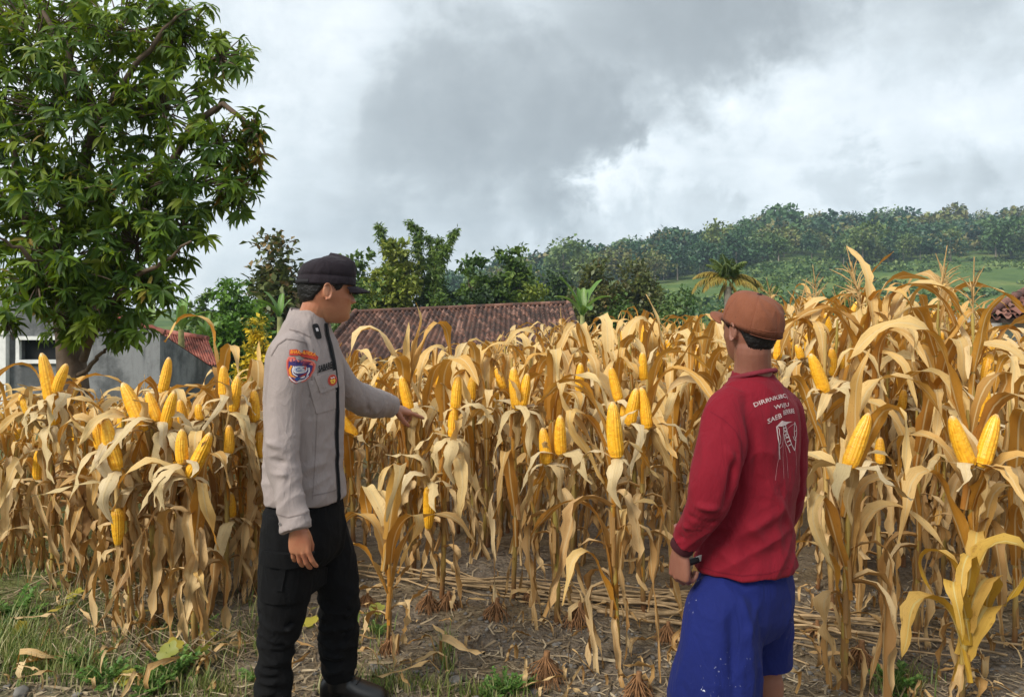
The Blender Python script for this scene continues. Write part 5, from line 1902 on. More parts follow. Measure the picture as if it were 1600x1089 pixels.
    for k in range(170):
        q = (90 + 330 * rng.random(), 915 + 135 * rng.random())
        p = np.array(gpt(*q))
        a = rng.random() * 6.3
        l = rng.uniform(.15, .5)
        dv = np.array([math.cos(a), math.sin(a) * .6, 0])
        hz = rng.uniform(.02, .13)
        mb.tube([p - dv * l / 2, p + np.array([0, 0, hz]) + rng.normal(size=3) * .02, p + dv * l / 2 + np.array([0, 0, .02])], [.0022, .002, .0012], 4, rnd=rng.random(), cap=False)
    tag(ob('dry_undergrowth', mb.mesh('dry_undergrowth', STRAW)), kind='stuff')


green_cover()

# ================================================================== PEOPLE
def solidify(parts, voxel, smooth=3, factor=0.5):
    """several overlapping closed shapes melted into one continuous skin; returns points and quads"""
    me = parts.mesh('tmp', [])
    o = bpy.data.objects.new('tmp', me)
    COL.objects.link(o)
    m = o.modifiers.new('r', 'REMESH')
    m.mode = 'VOXEL'
    m.voxel_size = voxel
    if smooth:
        s_ = o.modifiers.new('s', 'SMOOTH')
        s_.iterations = smooth
        s_.factor = factor
    dg = bpy.context.evaluated_depsgraph_get()
    ev = o.evaluated_get(dg)
    em = ev.to_mesh()
    V = np.empty(len(em.vertices) * 3)
    em.vertices.foreach_get('co', V)
    N = np.empty(len(em.vertices) * 3)
    em.vertices.foreach_get('normal', N)
    L = np.empty(len(em.loops), int)
    em.loops.foreach_get('vertex_index', L)
    tot = np.empty(len(em.polygons), int)
    em.polygons.foreach_get('loop_total', tot)
    st = np.concatenate([[0], np.cumsum(tot)[:-1]])
    q = L[(st[tot == 4][:, None] + np.arange(4))]
    t = L[(st[tot == 3][:, None] + np.arange(3))]
    ev.to_mesh_clear()
    bpy.data.objects.remove(o)
    bpy.data.meshes.remove(me)
    return V.reshape(-1, 3), [p for p in (q, t) if len(p)], N.reshape(-1, 3)


def catmull(P, n):
    P = np.asarray(P, float)
    Q = np.vstack([2 * P[0] - P[1], P, 2 * P[-1] - P[-2]])
    out = []
    m = len(P) - 1
    for u in np.linspace(0, m, n):
        i = min(int(u), m - 1)
        t = u - i
        a, b, c, d = Q[i:i + 4]
        out.append(0.5 * ((2 * b) + (-a + c) * t + (2 * a - 5 * b + 4 * c - d) * t * t + (-a + 3 * b - 3 * c + d) * t ** 3))
    return np.array(out)


def limb(mb, pts, n=16, sides=18, squash=1.0):
    """pts rows: x, y, z, radius"""
    C = catmull(pts, n)
    mb.tube(C[:, :3], np.maximum(C[:, 3], 0.002), sides, squash=squash)
    return C


def loft(mb, stations, n=30, up=None):
    """stations: (centre, X axis, Y axis, front, back, halfwidth, exponent)"""
    th = np.linspace(0, 2 * PI, n, endpoint=False)
    G = np.zeros((len(stations), n, 3))
    for i, (c, X, Y, f, b, w, p) in enumerate(stations):
        ct, sn = np.cos(th), np.sin(th)
        rx = np.sign(ct) * np.abs(ct) ** (2 / p) * np.where(ct > 0, f, b)
        ry = np.sign(sn) * np.abs(sn) ** (2 / p) * w
        G[i] = np.asarray(c) + rx[:, None] * np.asarray(X) + ry[:, None] * np.asarray(Y)
    mb.grid(G, closed_v=True)
    for i, fl in ((0, True), (len(stations) - 1, False)):
        k = np.arange(n)
        V = np.vstack([G[i], G[i].mean(0)])
        F = np.stack([k, (k + 1) % n, np.full(n, n)], -1)
        mb.add(V, F[:, ::-1] if fl else F)


def refine(stations, m=5):
    """smooth in-between stations"""
    A = np.array([list(c) + [f, b, w, p] for c, X, Y, f, b, w, p in stations])
    C = catmull(A, (len(stations) - 1) * m + 1)
    X, Y = stations[0][1], stations[0][2]
    return [(r[:3], X, Y, r[3], r[4], r[5], r[6]) for r in C]


def folds(V, N, fields, ridges=()):
    """cloth relief: stretched ridged noise, plus single creases (p0, p1, width, height)"""
    d = np.zeros(len(V))
    for (ax, freq, amp, seed, weight) in fields:
        A = np.asarray(ax)
        Q = (V @ A.T) * np.asarray(freq)
        w = np.ones(len(V)) if weight is None else weight(V)
        idx = np.nonzero(np.abs(w) > 0.02)[0]
        for i in idx:
            v = mnoise.noise(Vector((Q[i, 0] + seed, Q[i, 1] + seed * 1.7, Q[i, 2])))
            d[i] += 1.75 * amp * w[i] * (0.45 - 1.7 * abs(v) ** .8)
    for p0, p1, wd, h in ridges:
        p0, p1 = np.asarray(p0), np.asarray(p1)
        ab = p1 - p0
        t = np.clip(((V - p0) @ ab) / (ab @ ab), 0, 1)
        dist = np.linalg.norm(V - (p0 + t[:, None] * ab), axis=1)
        d += 1.7 * h * np.exp(-(dist / wd) ** 2) * np.sin(PI * np.clip(t, 0.04, 0.96)) ** 0.5
    return V + N * d[:, None]


def hand(mb, wrist, x, z, left, curls, spread=0.05, s=1.0, thumb=(0.75, 0.62, -0.25), thumb_curl=0.25, fore=0.07):
    """five fingers on a palm. x: towards the fingers, z: out of the back of the hand; curls: (knuckle, mid, tip) for index..little"""
    x = Vector(x).normalized()
    z = Vector(z)
    z = (z - x * z.dot(x)).normalized()
    y = x.cross(z) if left else z.cross(x)          # towards the thumb
    W = Vector(wrist)
    to = lambda a, b, c: np.array(W + x * (a * s) + y * (b * s) + z * (c * s))
    X, Y = np.array(y), np.array(z)
    st = []
    for (a, w, t, p, yo) in ((-fore / s, .027, .023, 2.0, 0), (-.01, .027, .020, 2.1, 0), (.012, .029, .019, 2.2, .001), (.04, .037, .018, 2.4, .001), (.07, .041, .0155, 2.5, 0), (.092, .039, .0125, 2.5, -.001), (.100, .033, .009, 2.3, -.001)):
        st.append((to(a, yo, -.002), X, Y, w * s, w * s, t * s, p))
    loft(mb, refine(st, 3), 20)
    bases = [(.092, .029, .001), (.096, .0095, .002), (.093, -.0100, .001), (.085, -.0285, -.001)]
    lens = [(.040, .024, .019), (.044, .028, .020), (.041, .026, .019), (.032, .019, .017)]
    rad = [.0094, .0096, .0090, .0080]
    for k in range(4):
        p = np.array(bases[k]) - np.array([.022, 0, 0])
        ang = 0.0
        sp = spread * (1.5 - k)
        pts = [np.r_[p, rad[k] * 1.05]]
        p = np.array(bases[k])
        pts.append(np.r_[p, rad[k] * 1.10])
        for q in range(3):
            ang += curls[k][q]
            dv = np.array([math.cos(ang) * math.cos(sp), math.sin(sp), -math.sin(ang)])
            m = p + dv * lens[k][q] * .5
            p = p + dv * lens[k][q]
            pts.append(np.r_[m, rad[k] * (.96 - .07 * q)])
            pts.append(np.r_[p, rad[k] * (1.0 - .10 * q) if q < 2 else rad[k] * .58])
        P = np.array([np.r_[to(*r[:3]), r[3] * s] for r in pts])
        # densify straight pieces so that joints keep their bend
        C = np.vstack([P[i] + (P[i + 1] - P[i]) * t for i in range(len(P) - 1) for t in (0, .5)] + [P[-1]])
        mb.tube(C[:, :3], C[:, 3], 10)
    tb = np.array([.018, .022, -.006])
    d0 = np.array(thumb) / np.linalg.norm(thumb)
    p1 = tb + d0 * .040
    d1 = d0 + np.array([thumb_curl, -thumb_curl * .4, 0])
    d1 /= np.linalg.norm(d1)
    p2 = p1 + d1 * .032
    d2 = d1 + np.array([thumb_curl, -thumb_curl * .8, 0])
    d2 /= np.linalg.norm(d2)
    p3 = p2 + d2 * .025
    P = np.array([np.r_[to(*tb), .015 * s], np.r_[to(*(tb + d0 * .02)), .0145 * s], np.r_[to(*p1), .0120 * s], np.r_[to(*((p1 + p2) / 2)), .0105 * s], np.r_[to(*p2), .0108 * s], np.r_[to(*p3), .0068 * s]])
    mb.tube(P[:, :3], P[:, 3], 10)
    return x, y, z


HZ = [-.116, -.110, -.098, -.080, -.062, -.045, -.025, 0.0, .022, .042, .062, .082, .098, .109, .115]
HF = [.052, .068, .083, .090, .0900, .0900, .0895, .0900, .0950, .0955, .092, .080, .062, .038, .010]
HB = [.005, .012, .026, .046, .066, .080, .090, .097, .100, .100, .097, .086, .066, .040, .010]
HW = [.014, .024, .035, .046, .0545, .0605, .0680, .0735, .0755, .0770, .0750, .0665, .0510, .0310, .010]


def head_point(th, z):
    """surface of the skull and face at angle th (0 is the nose) and height z"""
    f, b, w = np.interp(z, HZ, HF), np.interp(z, HZ, HB), np.interp(z, HZ, HW)
    c, s_ = np.cos(th), np.sin(th)
    p = 2.25
    x = np.sign(c) * np.abs(c) ** (2 / p) * np.where(c > 0, f, b)
    y = np.sign(s_) * np.abs(s_) ** (2 / p) * w
    g = lambda t0, z0, st, sz: np.exp(-((np.abs((th + PI) % (2 * PI) - PI) - t0) / st) ** 2 - ((z - z0) / sz) ** 2)
    ax = (th + PI) % (2 * PI) - PI
    nose = np.exp(-(ax / 0.15) ** 2) * np.clip((0.012 - z) / 0.046, 0, 1) ** 1.2 * sstep(-.046, -.036, z) * 0.0255
    wing = g(0.20, -.033, .09, .010) * .007
    d = nose + wing - g(.38, .002, .19, .013) * .0095 + g(.30, .021, .28, .008) * .004 - g(0, .006, .10, .012) * .003
    d += g(0, -.056, .26, .006) * .0050 + g(0, -.067, .24, .006) * .0050 - g(0, -.0615, .30, .003) * .004 - g(0, -.078, .3, .007) * .0035 + g(0, -.098, .22, .014) * .006
    d += g(.72, -.026, .26, .018) * .005
    r = np.sqrt(x * x + y * y) + 1e-9
    return x * (1 + d / r), y * (1 + d / r)


def head_grid(nt=150, nz=110, grow=None):
    z = np.linspace(-.116, .115, nz)
    th = np.linspace(-PI, PI, nt, endpoint=False)
    T, Z = np.meshgrid(th, z, indexing='ij')
    x, y = head_point(T, Z)
    G = np.stack([x, y, Z], -1)
    if grow is not None:
        r = np.linalg.norm(G, axis=2, keepdims=True)
        G = G * (1 + grow(T, Z)[..., None] / r)
    return G


def add_head(mb, M, neck):
    """skull, face, two ears and the neck, moved by M (3x3, origin)"""
    R, o = M
    tr = lambda P: np.asarray(P) @ R.T + o
    G = head_grid()
    n = G.shape[0]
    mb.grid(tr(G.reshape(-1, 3)).reshape(G.shape), closed_u=True)
    for j in (0, -1):
        ring = tr(G[:, j])
        k = np.arange(n)
        V = np.vstack([ring, ring.mean(0)])
        F = np.stack([k, (k + 1) % n, np.full(n, n)], -1)
        mb.add(V, F if j == 0 else F[:, ::-1])
    for sd in (-1, 1):
        # the ear: a rim, a plate behind it and a lobe
        a = np.linspace(0, 1, 15)
        ang = 2.55 - a * 4.5
        ex = -.012 + .0165 * np.cos(ang) - .005
        ez = -.004 + .0285 * np.sin(ang)
        out = .078 + .013 * np.clip(-np.cos(ang) * .5 + .5, 0, 1) * 1.0 + .004
        P = np.stack([ex, sd * out, ez], -1)
        mb.tube(tr(P), np.concatenate([np.linspace(.0036, .0046, 8), np.linspace(.0046, .0052, 7)]), 8)
        st = [(tr([-.016, sd * .070, -.004]), R[:, 0], R[:, 2], .013, .015, .026, 2.2), (tr([-.019, sd * .082, -.003]), R[:, 0], R[:, 2], .012, .014, .025, 2.2), (tr([-.021, sd * .0865, -.003]), R[:, 0], R[:, 2], .008, .010, .019, 2.2)]
        loft(mb, st, 16)
        mb.tube(tr([[-.008, sd * .078, -.026], [-.010, sd * .0825, -.031], [-.010, sd * .081, -.036]]), [.006, .0062, .003], 8)
        mb.tube(tr([[.004, sd * .075, .002], [.003, sd * .079, -.006], [.002, sd * .077, -.014]]), [.004, .005, .003], 8)
    limb(mb, neck, 12, 20)


def skin_mat(name, col, red):
    m, k = new_mat(name)
    tc = k.add('ShaderNodeTexCoord').outputs['Object']
    n = k.noise(tc, 9, 5, .6).outputs[0]
    n2 = k.noise(tc, 160, 4, .7).outputs[0]
    c = k.mix(k.mrange(n, .35, .65), col, red)
    c = k.mix(k.mrange(n2, .5, .75, 0, .35), c, tuple(v * .72 for v in col))
    out = k.add('ShaderNodeOutputMaterial')
    b = k.add('ShaderNodeBump', {'Height': n2, 'Strength': .25, 'Distance': .002})
    p = k.add('ShaderNodeBsdfPrincipled', {'Base Color': c, 'Roughness': .42, 'Specular IOR Level': .45, 'Subsurface Weight': .12, 'Subsurface Radius': (.012, .005, .003), 'Subsurface Scale': .35})
    k.l.new(b.outputs[0], p.inputs['Normal'])
    k.l.new(p.outputs[0], out.inputs['Surface'])
    return m


def cloth(name, col, rough=.88, weave=900, wstr=.22, var=.10, sheen=.03, spots=None, blot=5.0):
    m, k = new_mat(name)
    tc = k.add('ShaderNodeTexCoord').outputs['Object']
    n = k.noise(tc, blot, 5, .6).outputs[0]
    w = k.noise(tc, weave, 2, .5).outputs[0]
    w2 = k.noise(tc, 60, 5, .65).outputs[0]
    f = k.mrange(n, .3, .7, 1 - var, 1 + var, smooth=False)
    f = k.math('MULTIPLY', f, k.mrange(w, .3, .7, .86, 1.12, smooth=False))
    c = k.vmath('SCALE', col, scale=f)
    if spots:
        s1 = k.noise(tc, 75, 3, .6).outputs[0]
        s2 = k.noise(tc, 4.2, 3, .5).outputs[0]
        sp = k.math('MULTIPLY', k.mrange(s1, .66, .70), k.mrange(s2, .54, .64))
        c = k.mix(sp, c, spots)
    wv = k.vmath('MULTIPLY', tc, (1.0, 1.0, .45))
    rdg = k.math('ABSOLUTE', k.math('SUBTRACT', k.noise(wv, 15, 3, .5, 1.2).outputs[0], .5))
    h = k.math('ADD', k.math('MULTIPLY', w, .10), k.math('MULTIPLY', w2, .22))
    h = k.math('ADD', h, k.math('MULTIPLY', rdg, -2.4))
    finish(k, c, rough, bump=h, bstr=wstr * 1.7, bdist=.012, spec=.2, sheen=sheen)
    return m


HAIR = plain('black_hair', (0.010, 0.009, 0.009), .55, .3, 120, .8, .004)


def part(name, V, P, mat, parent, base, smooth=True):
    mb = MB().add(V - np.array(base), P)
    return ob(name, mb.mesh(name, mat, smooth), parent)


class Proj:
    """lays flat shapes on a garment: u right, v up in a plane, dropped along -n onto the cloth"""
    def __init__(s, V, P, base):
        s.bvh = BVHTree.FromPolygons([tuple(v) for v in V], [tuple(int(i) for i in f) for p in P for f in p])
        s.base = np.array(base)

    def drop(s, c, n, up, pts, lift, rot=0.0, eye=True):
        n = Vector(n).normalized()
        up = Vector(up)
        v = (up - n * up.dot(n)).normalized()
        u = v.cross(n)
        ca, sa = math.cos(rot), math.sin(rot)
        out = []
        if eye:
            ray = (Vector(c) - Vector((0, 0, EYE))).normalized()
            h = s.bvh.ray_cast(Vector((0, 0, EYE)), ray)
            if h[0] is not None:
                c = h[0]
        for q in pts:
            a, b = q[0] * ca - q[1] * sa, q[0] * sa + q[1] * ca
            o = Vector(c) + u * a + v * b + n * 0.5
            h = s.bvh.ray_cast(o, -n)
            if h[0] is None:
                g = s.bvh.find_nearest(o - n * .5)
                pnt, nn = g[0], g[1]
            else:
                pnt, nn = h[0], h[1]
            if nn.dot(n) < 0:
                nn = -nn
            out.append(np.array(pnt + (nn * .5 + n * .5) * lift) - s.base)
        return np.array(out)


def pix_seam(mb, pr, pts, w, lift):
    """a stitched line laid on the cloth where the photograph shows it"""
    Vs, Fs = stroke([(x / 480, -y / 480) for x, y in pts], w)
    out = []
    for a, b in Vs:
        p = Vector(at(a * 480, -b * 480, 2.6))
        ray = (p - Vector((0, 0, EYE))).normalized()
        h = pr.bvh.ray_cast(Vector((0, 0, EYE)), ray)
        if h[0] is None:
            h = pr.bvh.find_nearest(p)
        n = h[1] if h[1].dot(ray) < 0 else -h[1]
        out.append(np.array(h[0] + n * lift) - pr.base)
    poly_faces(mb, np.array(out), Fs)


def text_shape(body, h, bold=0.0, width=None):
    cu = bpy.data.curves.new('t', 'FONT')
    cu.body = body
    cu.size = 1.0
    cu.offset = bold
    cu.align_x = 'CENTER'
    cu.resolution_u = 2
    o = bpy.data.objects.new('t', cu)
    COL.objects.link(o)
    dg = bpy.context.evaluated_depsgraph_get()
    me = o.evaluated_get(dg).to_mesh()
    V = np.array([v.co[:2] for v in me.vertices])
    F = [tuple(p.vertices) for p in me.polygons]
    o.evaluated_get(dg).to_mesh_clear()
    bpy.data.objects.remove(o)
    bpy.data.curves.remove(cu)
    V[:, 1] -= V[:, 1].min()
    V = V / V[:, 1].max() * h
    if width:
        V[:, 0] *= width / (V[:, 0].max() - V[:, 0].min())
    V[:, 0] -= (V[:, 0].max() + V[:, 0].min()) / 2
    return V, F


def poly_faces(mb, V3, F, mi=0):
    by = {}
    for f in F:
        by.setdefault(len(f), []).append(f)
    mb.add(V3, [np.array(v) for v in by.values()], mi=mi)


def disc_shape(outline, rings=5, c=None):
    o = np.asarray(outline, float)
    c = o.mean(0) if c is None else np.asarray(c)
    n = len(o)
    V = [c] + [c + (o[k] - c) * (r / rings) for r in range(1, rings + 1) for k in range(n)]
    F = [(0, 1 + k, 1 + (k + 1) % n) for k in range(n)]
    for r in range(rings - 1):
        F += [(1 + r * n + k, 1 + r * n + (k + 1) % n, 1 + (r + 1) * n + (k + 1) % n, 1 + (r + 1) * n + k) for k in range(n)]
    V = [V[0]] + V[1:]
    # triangles and quads wound upward
    return np.array(V), [tuple(f) for f in F]


def stroke(pts, w, n=3):
    """a ribbon of width w along a 2D line"""
    P = np.asarray(pts, float)
    u = np.concatenate([[0], np.cumsum(np.linalg.norm(np.diff(P, axis=0), axis=1))])
    m = max(4, int(u[-1] / max(w, .004)) + 2)
    uu = np.linspace(0, u[-1], m)
    Q = np.stack([np.interp(uu, u, P[:, 0]), np.interp(uu, u, P[:, 1])], -1)
    T = np.gradient(Q, axis=0)
    T /= np.linalg.norm(T, axis=1)[:, None] + 1e-9
    Nn = np.stack([-T[:, 1], T[:, 0]], -1) * w / 2
    V = np.vstack([Q - Nn, Q + Nn])
    F = [(k, k + 1, m + k + 1, m + k) for k in range(m - 1)]
    return V, F


def rect(w, h, nu=8, nv=8, skew=0.0, round_=0.0):
    u, v = np.meshgrid(np.linspace(-.5, .5, nu), np.linspace(-.5, .5, nv), indexing='ij')
    V = np.stack([u * w + v * skew, v * h], -1).reshape(-1, 2)
    I = np.arange(nu * nv).reshape(nu, nv)
    F = [(I[i, j], I[i + 1, j], I[i + 1, j + 1], I[i, j + 1]) for i in range(nu - 1) for j in range(nv - 1)]
    return V, F


def slab_on(mb, pr, c, n, up, shape, lift, rot=0.0, mi=0):
    """a thin piece of cloth with a turned-down edge"""
    V, F = shape
    top = pr.drop(c, n, up, V, lift, rot)
    poly_faces(mb, top, F, mi)
    from collections import Counter
    cnt = Counter()
    for f in F:
        for a, b in zip(f, f[1:] + f[:1]):
            cnt[(min(a, b), max(a, b))] += 1
    edge = [(a, b) for f in F for a, b in zip(f, f[1:] + f[:1]) if cnt[(min(a, b), max(a, b))] == 1]
    bot = pr.drop(c, n, up, V, -0.002, rot)
    Vv, Ff = [], []
    for a, b in edge:
        k = len(Vv)
        Vv += [top[a], top[b], bot[b], bot[a]]
        Ff.append((k, k + 1, k + 2, k + 3))
    mb.add(np.array(Vv), np.array(Ff), mi=mi)


FLAT = {}


def flat(name, col, rough=.8):
    if name not in FLAT:
        FLAT[name] = plain(name, col, rough, .08, 300, .15, .001)
    return FLAT[name]


def rotz(a):
    c, s_ = math.cos(a), math.sin(a)
    return np.array([[c, -s_, 0], [s_, c, 0], [0, 0, 1.0]])


def roty(a):
    c, s_ = math.cos(a), math.sin(a)
    return np.array([[c, 0, s_], [0, 1, 0], [-s_, 0, c]])


def rotx(a):
    c, s_ = math.cos(a), math.sin(a)
    return np.array([[1, 0, 0], [0, c, -s_], [0, s_, c]])


def hair_shell(R, o, line, thick, mat, parent, base):
    """hair as a shell on the skull that dives under the skin at the hairline"""
    rng = np.random.default_rng(3)

    def grow(T, Z):
        a = np.abs(T)
        e = (Z - line(a)) / .012
        return np.where(e > 0, thick * np.clip(e, 0, 1) ** .6 * sstep(.085, .045, Z) - .004 * sstep(.06, .085, Z), -.006) + .0012 * rng.normal(size=T.shape) * (e > .3)
    G = head_grid(120, 90, grow)
    P = G.reshape(-1, 3) @ R.T + o
    mb = MB().grid(P.reshape(G.shape) - np.array(base), closed_u=True)
    return ob('hair', mb.mesh('hair', mat), parent)


def pants_tube(mb, rows):
    return limb(mb, [tuple(at(px, py, d)) + (r,) for px, py, d, r in rows], 24, 22)


# ------------------------------------------------------------------ the man in the grey uniform shirt
def man_in_uniform():
    D = 2.86
    base = Vector((at(478, 480, D).x, D, 0.0))
    root = thing('person', 'man in grey uniform shirt, black cargo trousers and dark peaked cap, pointing into the corn', 'person', base)
    A = lambda px, py, d, r: tuple(at(px, py, d)) + (r,)
    ta = math.radians(-12)
    f, l = np.array([math.cos(ta), math.sin(ta), 0]), np.array([-math.sin(ta), math.cos(ta), 0])
    SH = cloth('uniform_shirt', (0.285, 0.240, 0.228), .85, 1400, .22, .05)
    # ---- shirt
    mb = MB()
    st = []
    for py, px, hf, hb, hw, p in ((778, 476, .143, .136, .164, 2.3), (762, 476, .143, .136, .165, 2.3), (715, 475, .134, .130, .164, 2.3), (640, 477, .134, .126, .176, 2.3), (590, 477, .131, .122, .182, 2.3), (548, 475, .114, .108, .178, 2.2), (524, 475, .094, .086, .150, 2.1), (505, 478, .082, .078, .115, 2.0), (494, 482, .070, .066, .080, 2.0), (484, 484, .064, .062, .070, 2.0)):
        st.append((tuple(at(px, py, D)), f, l, hf, hb, hw, p))
    loft(mb, refine(st, 4), 40)
    RA = [A(464, 533, 2.745, .046), A(451, 549, 2.71, .058), A(447, 585, 2.685, .063), A(442, 640, 2.665, .061), A(441, 700, 2.645, .058), A(447, 750, 2.625, .055), A(456, 795, 2.60, .052), A(462, 828, 2.585, .052)]
    limb(mb, RA, 26, 22)
    LA = [A(500, 537, 2.98, .046), A(512, 556, 3.02, .060), A(530, 592, 3.08, .064), A(550, 615, 3.15, .066), A(570, 626, 3.22, .066), A(592, 630, 3.30, .060), A(613, 637, 3.38, .049)]
    limb(mb, LA, 24, 20)
    V, P, N = solidify(mb, .0058, 5)
    zup = np.eye(3)
    arm_w = lambda lo, hi: (lambda Q: sstep(lo, hi, Q[:, 2]) * (Q[:, 1] < 2.78))
    ap = lambda px, py, d: np.array(at(px, py, d))
    ridges = [(ap(487, 560, 2.66), ap(484, 650, 2.70), .012, -.012), (ap(470, 545, 2.62), ap(488, 612, 2.66), .012, .006),
              (ap(418, 690, 2.60), ap(462, 712, 2.56), .010, .007), (ap(420, 716, 2.60), ap(464, 730, 2.56), .010, -.006), (ap(424, 740, 2.59), ap(470, 744, 2.55), .010, .006), (ap(430, 640, 2.59), ap(450, 600, 2.59), .012, .005),
              (ap(455, 720, 2.56), ap(462, 800, 2.52), .010, .005), (ap(445, 560, 2.60), ap(455, 690, 2.58), .014, -.004),
              (ap(545, 600, 3.02), ap(562, 655, 3.12), .010, .008), (ap(560, 600, 3.10), ap(580, 650, 3.18), .009, -.007), (ap(572, 605, 3.16), ap(590, 650, 3.22), .009, .007),
              (ap(490, 660, 2.70), ap(536, 640, 2.76), .016, .005), (ap(480, 700, 2.69), ap(530, 720, 2.75), .016, -.005), (ap(470, 740, 2.69), ap(538, 700, 2.76), .018, .005), (ap(500, 560, 2.70), ap(520, 520, 2.76), .012, .004)]
    fields = [(zup, (7, 7, 3.0), .006, 1.0, None), (np.array([[.8, 0, .6], [0, 1, 0], [-.6, 0, .8]]), (7, 7, 19), .0035, 4.0, lambda Q: sstep(1.25, .95, Q[:, 2])), (zup, (16, 16, 8), .002, 9.0, None)]
    V = folds(V, N, fields, ridges)
    # cuffs and hem keep a firm edge
    shirt = part('shirt', V, P, SH, root, base)
    pr = Proj(V, P, base)
    # ---- trousers
    BK = cloth('black_trousers', (0.0035, 0.0036, 0.0042), .92, 1300, .25, .12, .0)
    mb = MB()
    st = []
    for py, px, hf, hb, hw in ((770, 477, .125, .128, .150), (800, 477, .136, .136, .162), (840, 478, .134, .136, .170), (868, 480, .105, .110, .150), (884, 482, .05, .05, .09)):
        st.append((tuple(at(px, py, D)), f, l, hf, hb, hw, 2.2))
    loft(mb, refine(st, 3), 34)
    RL = [A(455, 800, 2.78, .098), A(450, 860, 2.775, .101), A(446, 915, 2.77, .096), A(440, 965, 2.77, .083), A(432, 1010, 2.775, .068), A(428, 1060, 2.78, .066), A(427, 1098, 2.785, .064), A(428, 1116, 2.79, .060)]
    limb(mb, RL, 30, 24)
    LL = [A(507, 822, 2.955, .082), A(518, 866, 2.97, .091), A(526, 910, 2.98, .085), A(530, 950, 2.985, .080), A(528, 1000, 2.99, .074), A(529, 1035, 2.995, .068), A(532, 1056, 3.0, .056)]
    limb(mb, LL, 30, 24)
    V2, P2, N2 = solidify(mb, .0062, 4)
    rg = []
    rng = np.random.default_rng(12)
    for k in range(15):
        y0 = 955 + k * 10
        rg.append((ap(400, y0 + rng.normal() * 6, 2.72), ap(462, y0 + 12 + rng.normal() * 10, 2.70), .008, .007 * (1 if k % 2 else -1)))
    for k in range(13):
        y0 = 935 + k * 10
        rg.append((ap(496, y0 + rng.normal() * 8, 2.93), ap(562, y0 + rng.normal() * 10, 2.92), .008, .008 * (1 if k % 2 else -1)))
    rg += [(ap(500, 800, 2.80), ap(478, 960, 2.70), .014, -.008), (ap(520, 800, 2.85), ap(500, 900, 2.85), .012, .006), (ap(540, 800, 2.88), ap(525, 900, 2.88), .012, .006)]
    V2 = folds(V2, N2, [(np.array([[1, 0, 0], [0, 1, 0], [.25, 0, 1]]), (8, 8, 17), .006, 3.0, lambda Q: sstep(.62, .30, Q[:, 2]) * .9 + .25), (zup, (12, 12, 6), .003, 7.0, None)], rg)
    trousers = part('trousers', V2, P2, BK, root, base)
    pr2 = Proj(V2, P2, base)
    cm = MB()
    nrm = (-0.15, -1, 0)
    slab_on(cm, pr2, at(444, 908, 2.6), nrm, (0, 0, 1), rect(.150, .155, 9, 9, .012), .012, math.radians(-3))
    slab_on(cm, pr2, at(443, 893, 2.6), nrm, (0, 0, 1), rect(.02, .12, 3, 9, .012), .018, math.radians(-3))
    slab_on(cm, pr2, at(445, 874, 2.6), nrm, (0, 0, 1), rect(.160, .050, 9, 4, .006), .021, math.radians(-6))
    ob('cargo_pocket', cm.mesh('cargo_pocket', BK), trousers)
    # ---- boots
    BT = plain('boot_leather', (0.006, 0.006, 0.0065), .38, .25, 20, .3, .004, spec=.5)
    SOLE = plain('boot_sole', (0.015, 0.014, 0.013), .8, .2, 20)
    for (px, py, d, az) in ((531, 1052, 3.0, -5), (428, 1080, 2.79, -14)):
        ank = Vector(at(px, py, d))
        g = gz1(ank.x, ank.y) + .012
        a = math.radians(az)
        fx, fy = np.array([math.cos(a), math.sin(a), 0]), np.array([-math.sin(a), math.cos(a), 0])
        o = np.array([ank.x, ank.y, g])
        mb = MB()
        limb(mb, [tuple(np.array(ank) + np.array([0, 0, .03])) + (.052,), (o[0] - .004, o[1], g + .14, .054), (o[0], o[1], g + .09, .052), (o[0], o[1], g + .05, .050)], 12, 20)
        st = []
        for (u, w, h, z) in ((-.075, .020, .03, .045), (-.065, .034, .045, .048), (-.02, .038, .062, .060), (.04, .040, .052, .052), (.09, .045, .040, .042), (.14, .043, .032, .034), (.175, .032, .024, .028), (.190, .015, .012, .022)):
            st.append((o + fx * u + np.array([0, 0, z]), fy, np.array([0, 0, 1.0]), w, w, h, 2.4))
        loft(mb, refine(st, 3), 22)
        Vb, Pb, Nb = solidify(mb, .005, 4)
        low = g + .014
        Vb[:, 2] = np.maximum(Vb[:, 2], low)
        boot = part('boot', Vb, Pb, BT, root, base)
        sm = MB()
        th = np.linspace(0, 2 * PI, 40, endpoint=False)
        L_, W_ = .135, .047
        ox = .057 + L_ * np.cos(th)
        oy = W_ * np.sin(th) * (1 + .12 * np.cos(th))
        top = o + ox[:, None] * fx + oy[:, None] * fy + np.array([0, 0, .018]) - np.array(base)
        bot = top - np.array([0, 0, .030])
        sm.grid(np.stack([bot, top], 0), closed_v=True)
        k = np.arange(40)
        for rr, fl in ((top, False), (bot, True)):
            F = np.stack([k, (k + 1) % 40, np.full(40, 40)], -1)
            sm.add(np.vstack([rr, rr.mean(0)]), F[:, ::-1] if fl else F)
        ob('sole', sm.mesh('sole', SOLE), boot)
        lm = MB()
        for q in range(5):
            c = o + fx * (.075 - .014 * q) + np.array([0, 0, .085 + .022 * q])
            lm.tube([c - fy * .03 - np.array(base), c + fx * .006 + np.array([0, 0, .004]) - np.array(base), c + fy * .03 - np.array(base)], .003, 5)
        ob('lace', lm.mesh('lace', SOLE), boot)
    # ---- body: head, neck, hands, and what is under the clothes
    SK = skin_mat('skin_warm', (0.40, 0.185, 0.100), (0.36, 0.135, 0.075))
    ha = math.radians(27)
    R = rotz(ha) @ roty(math.radians(2)) @ rotx(math.radians(-2))
    ho = np.array(at(510, 456, 2.86))
    nb = np.array(at(481, 514, 2.86))
    nt = ho + R @ np.array([-.034, 0, -.050])
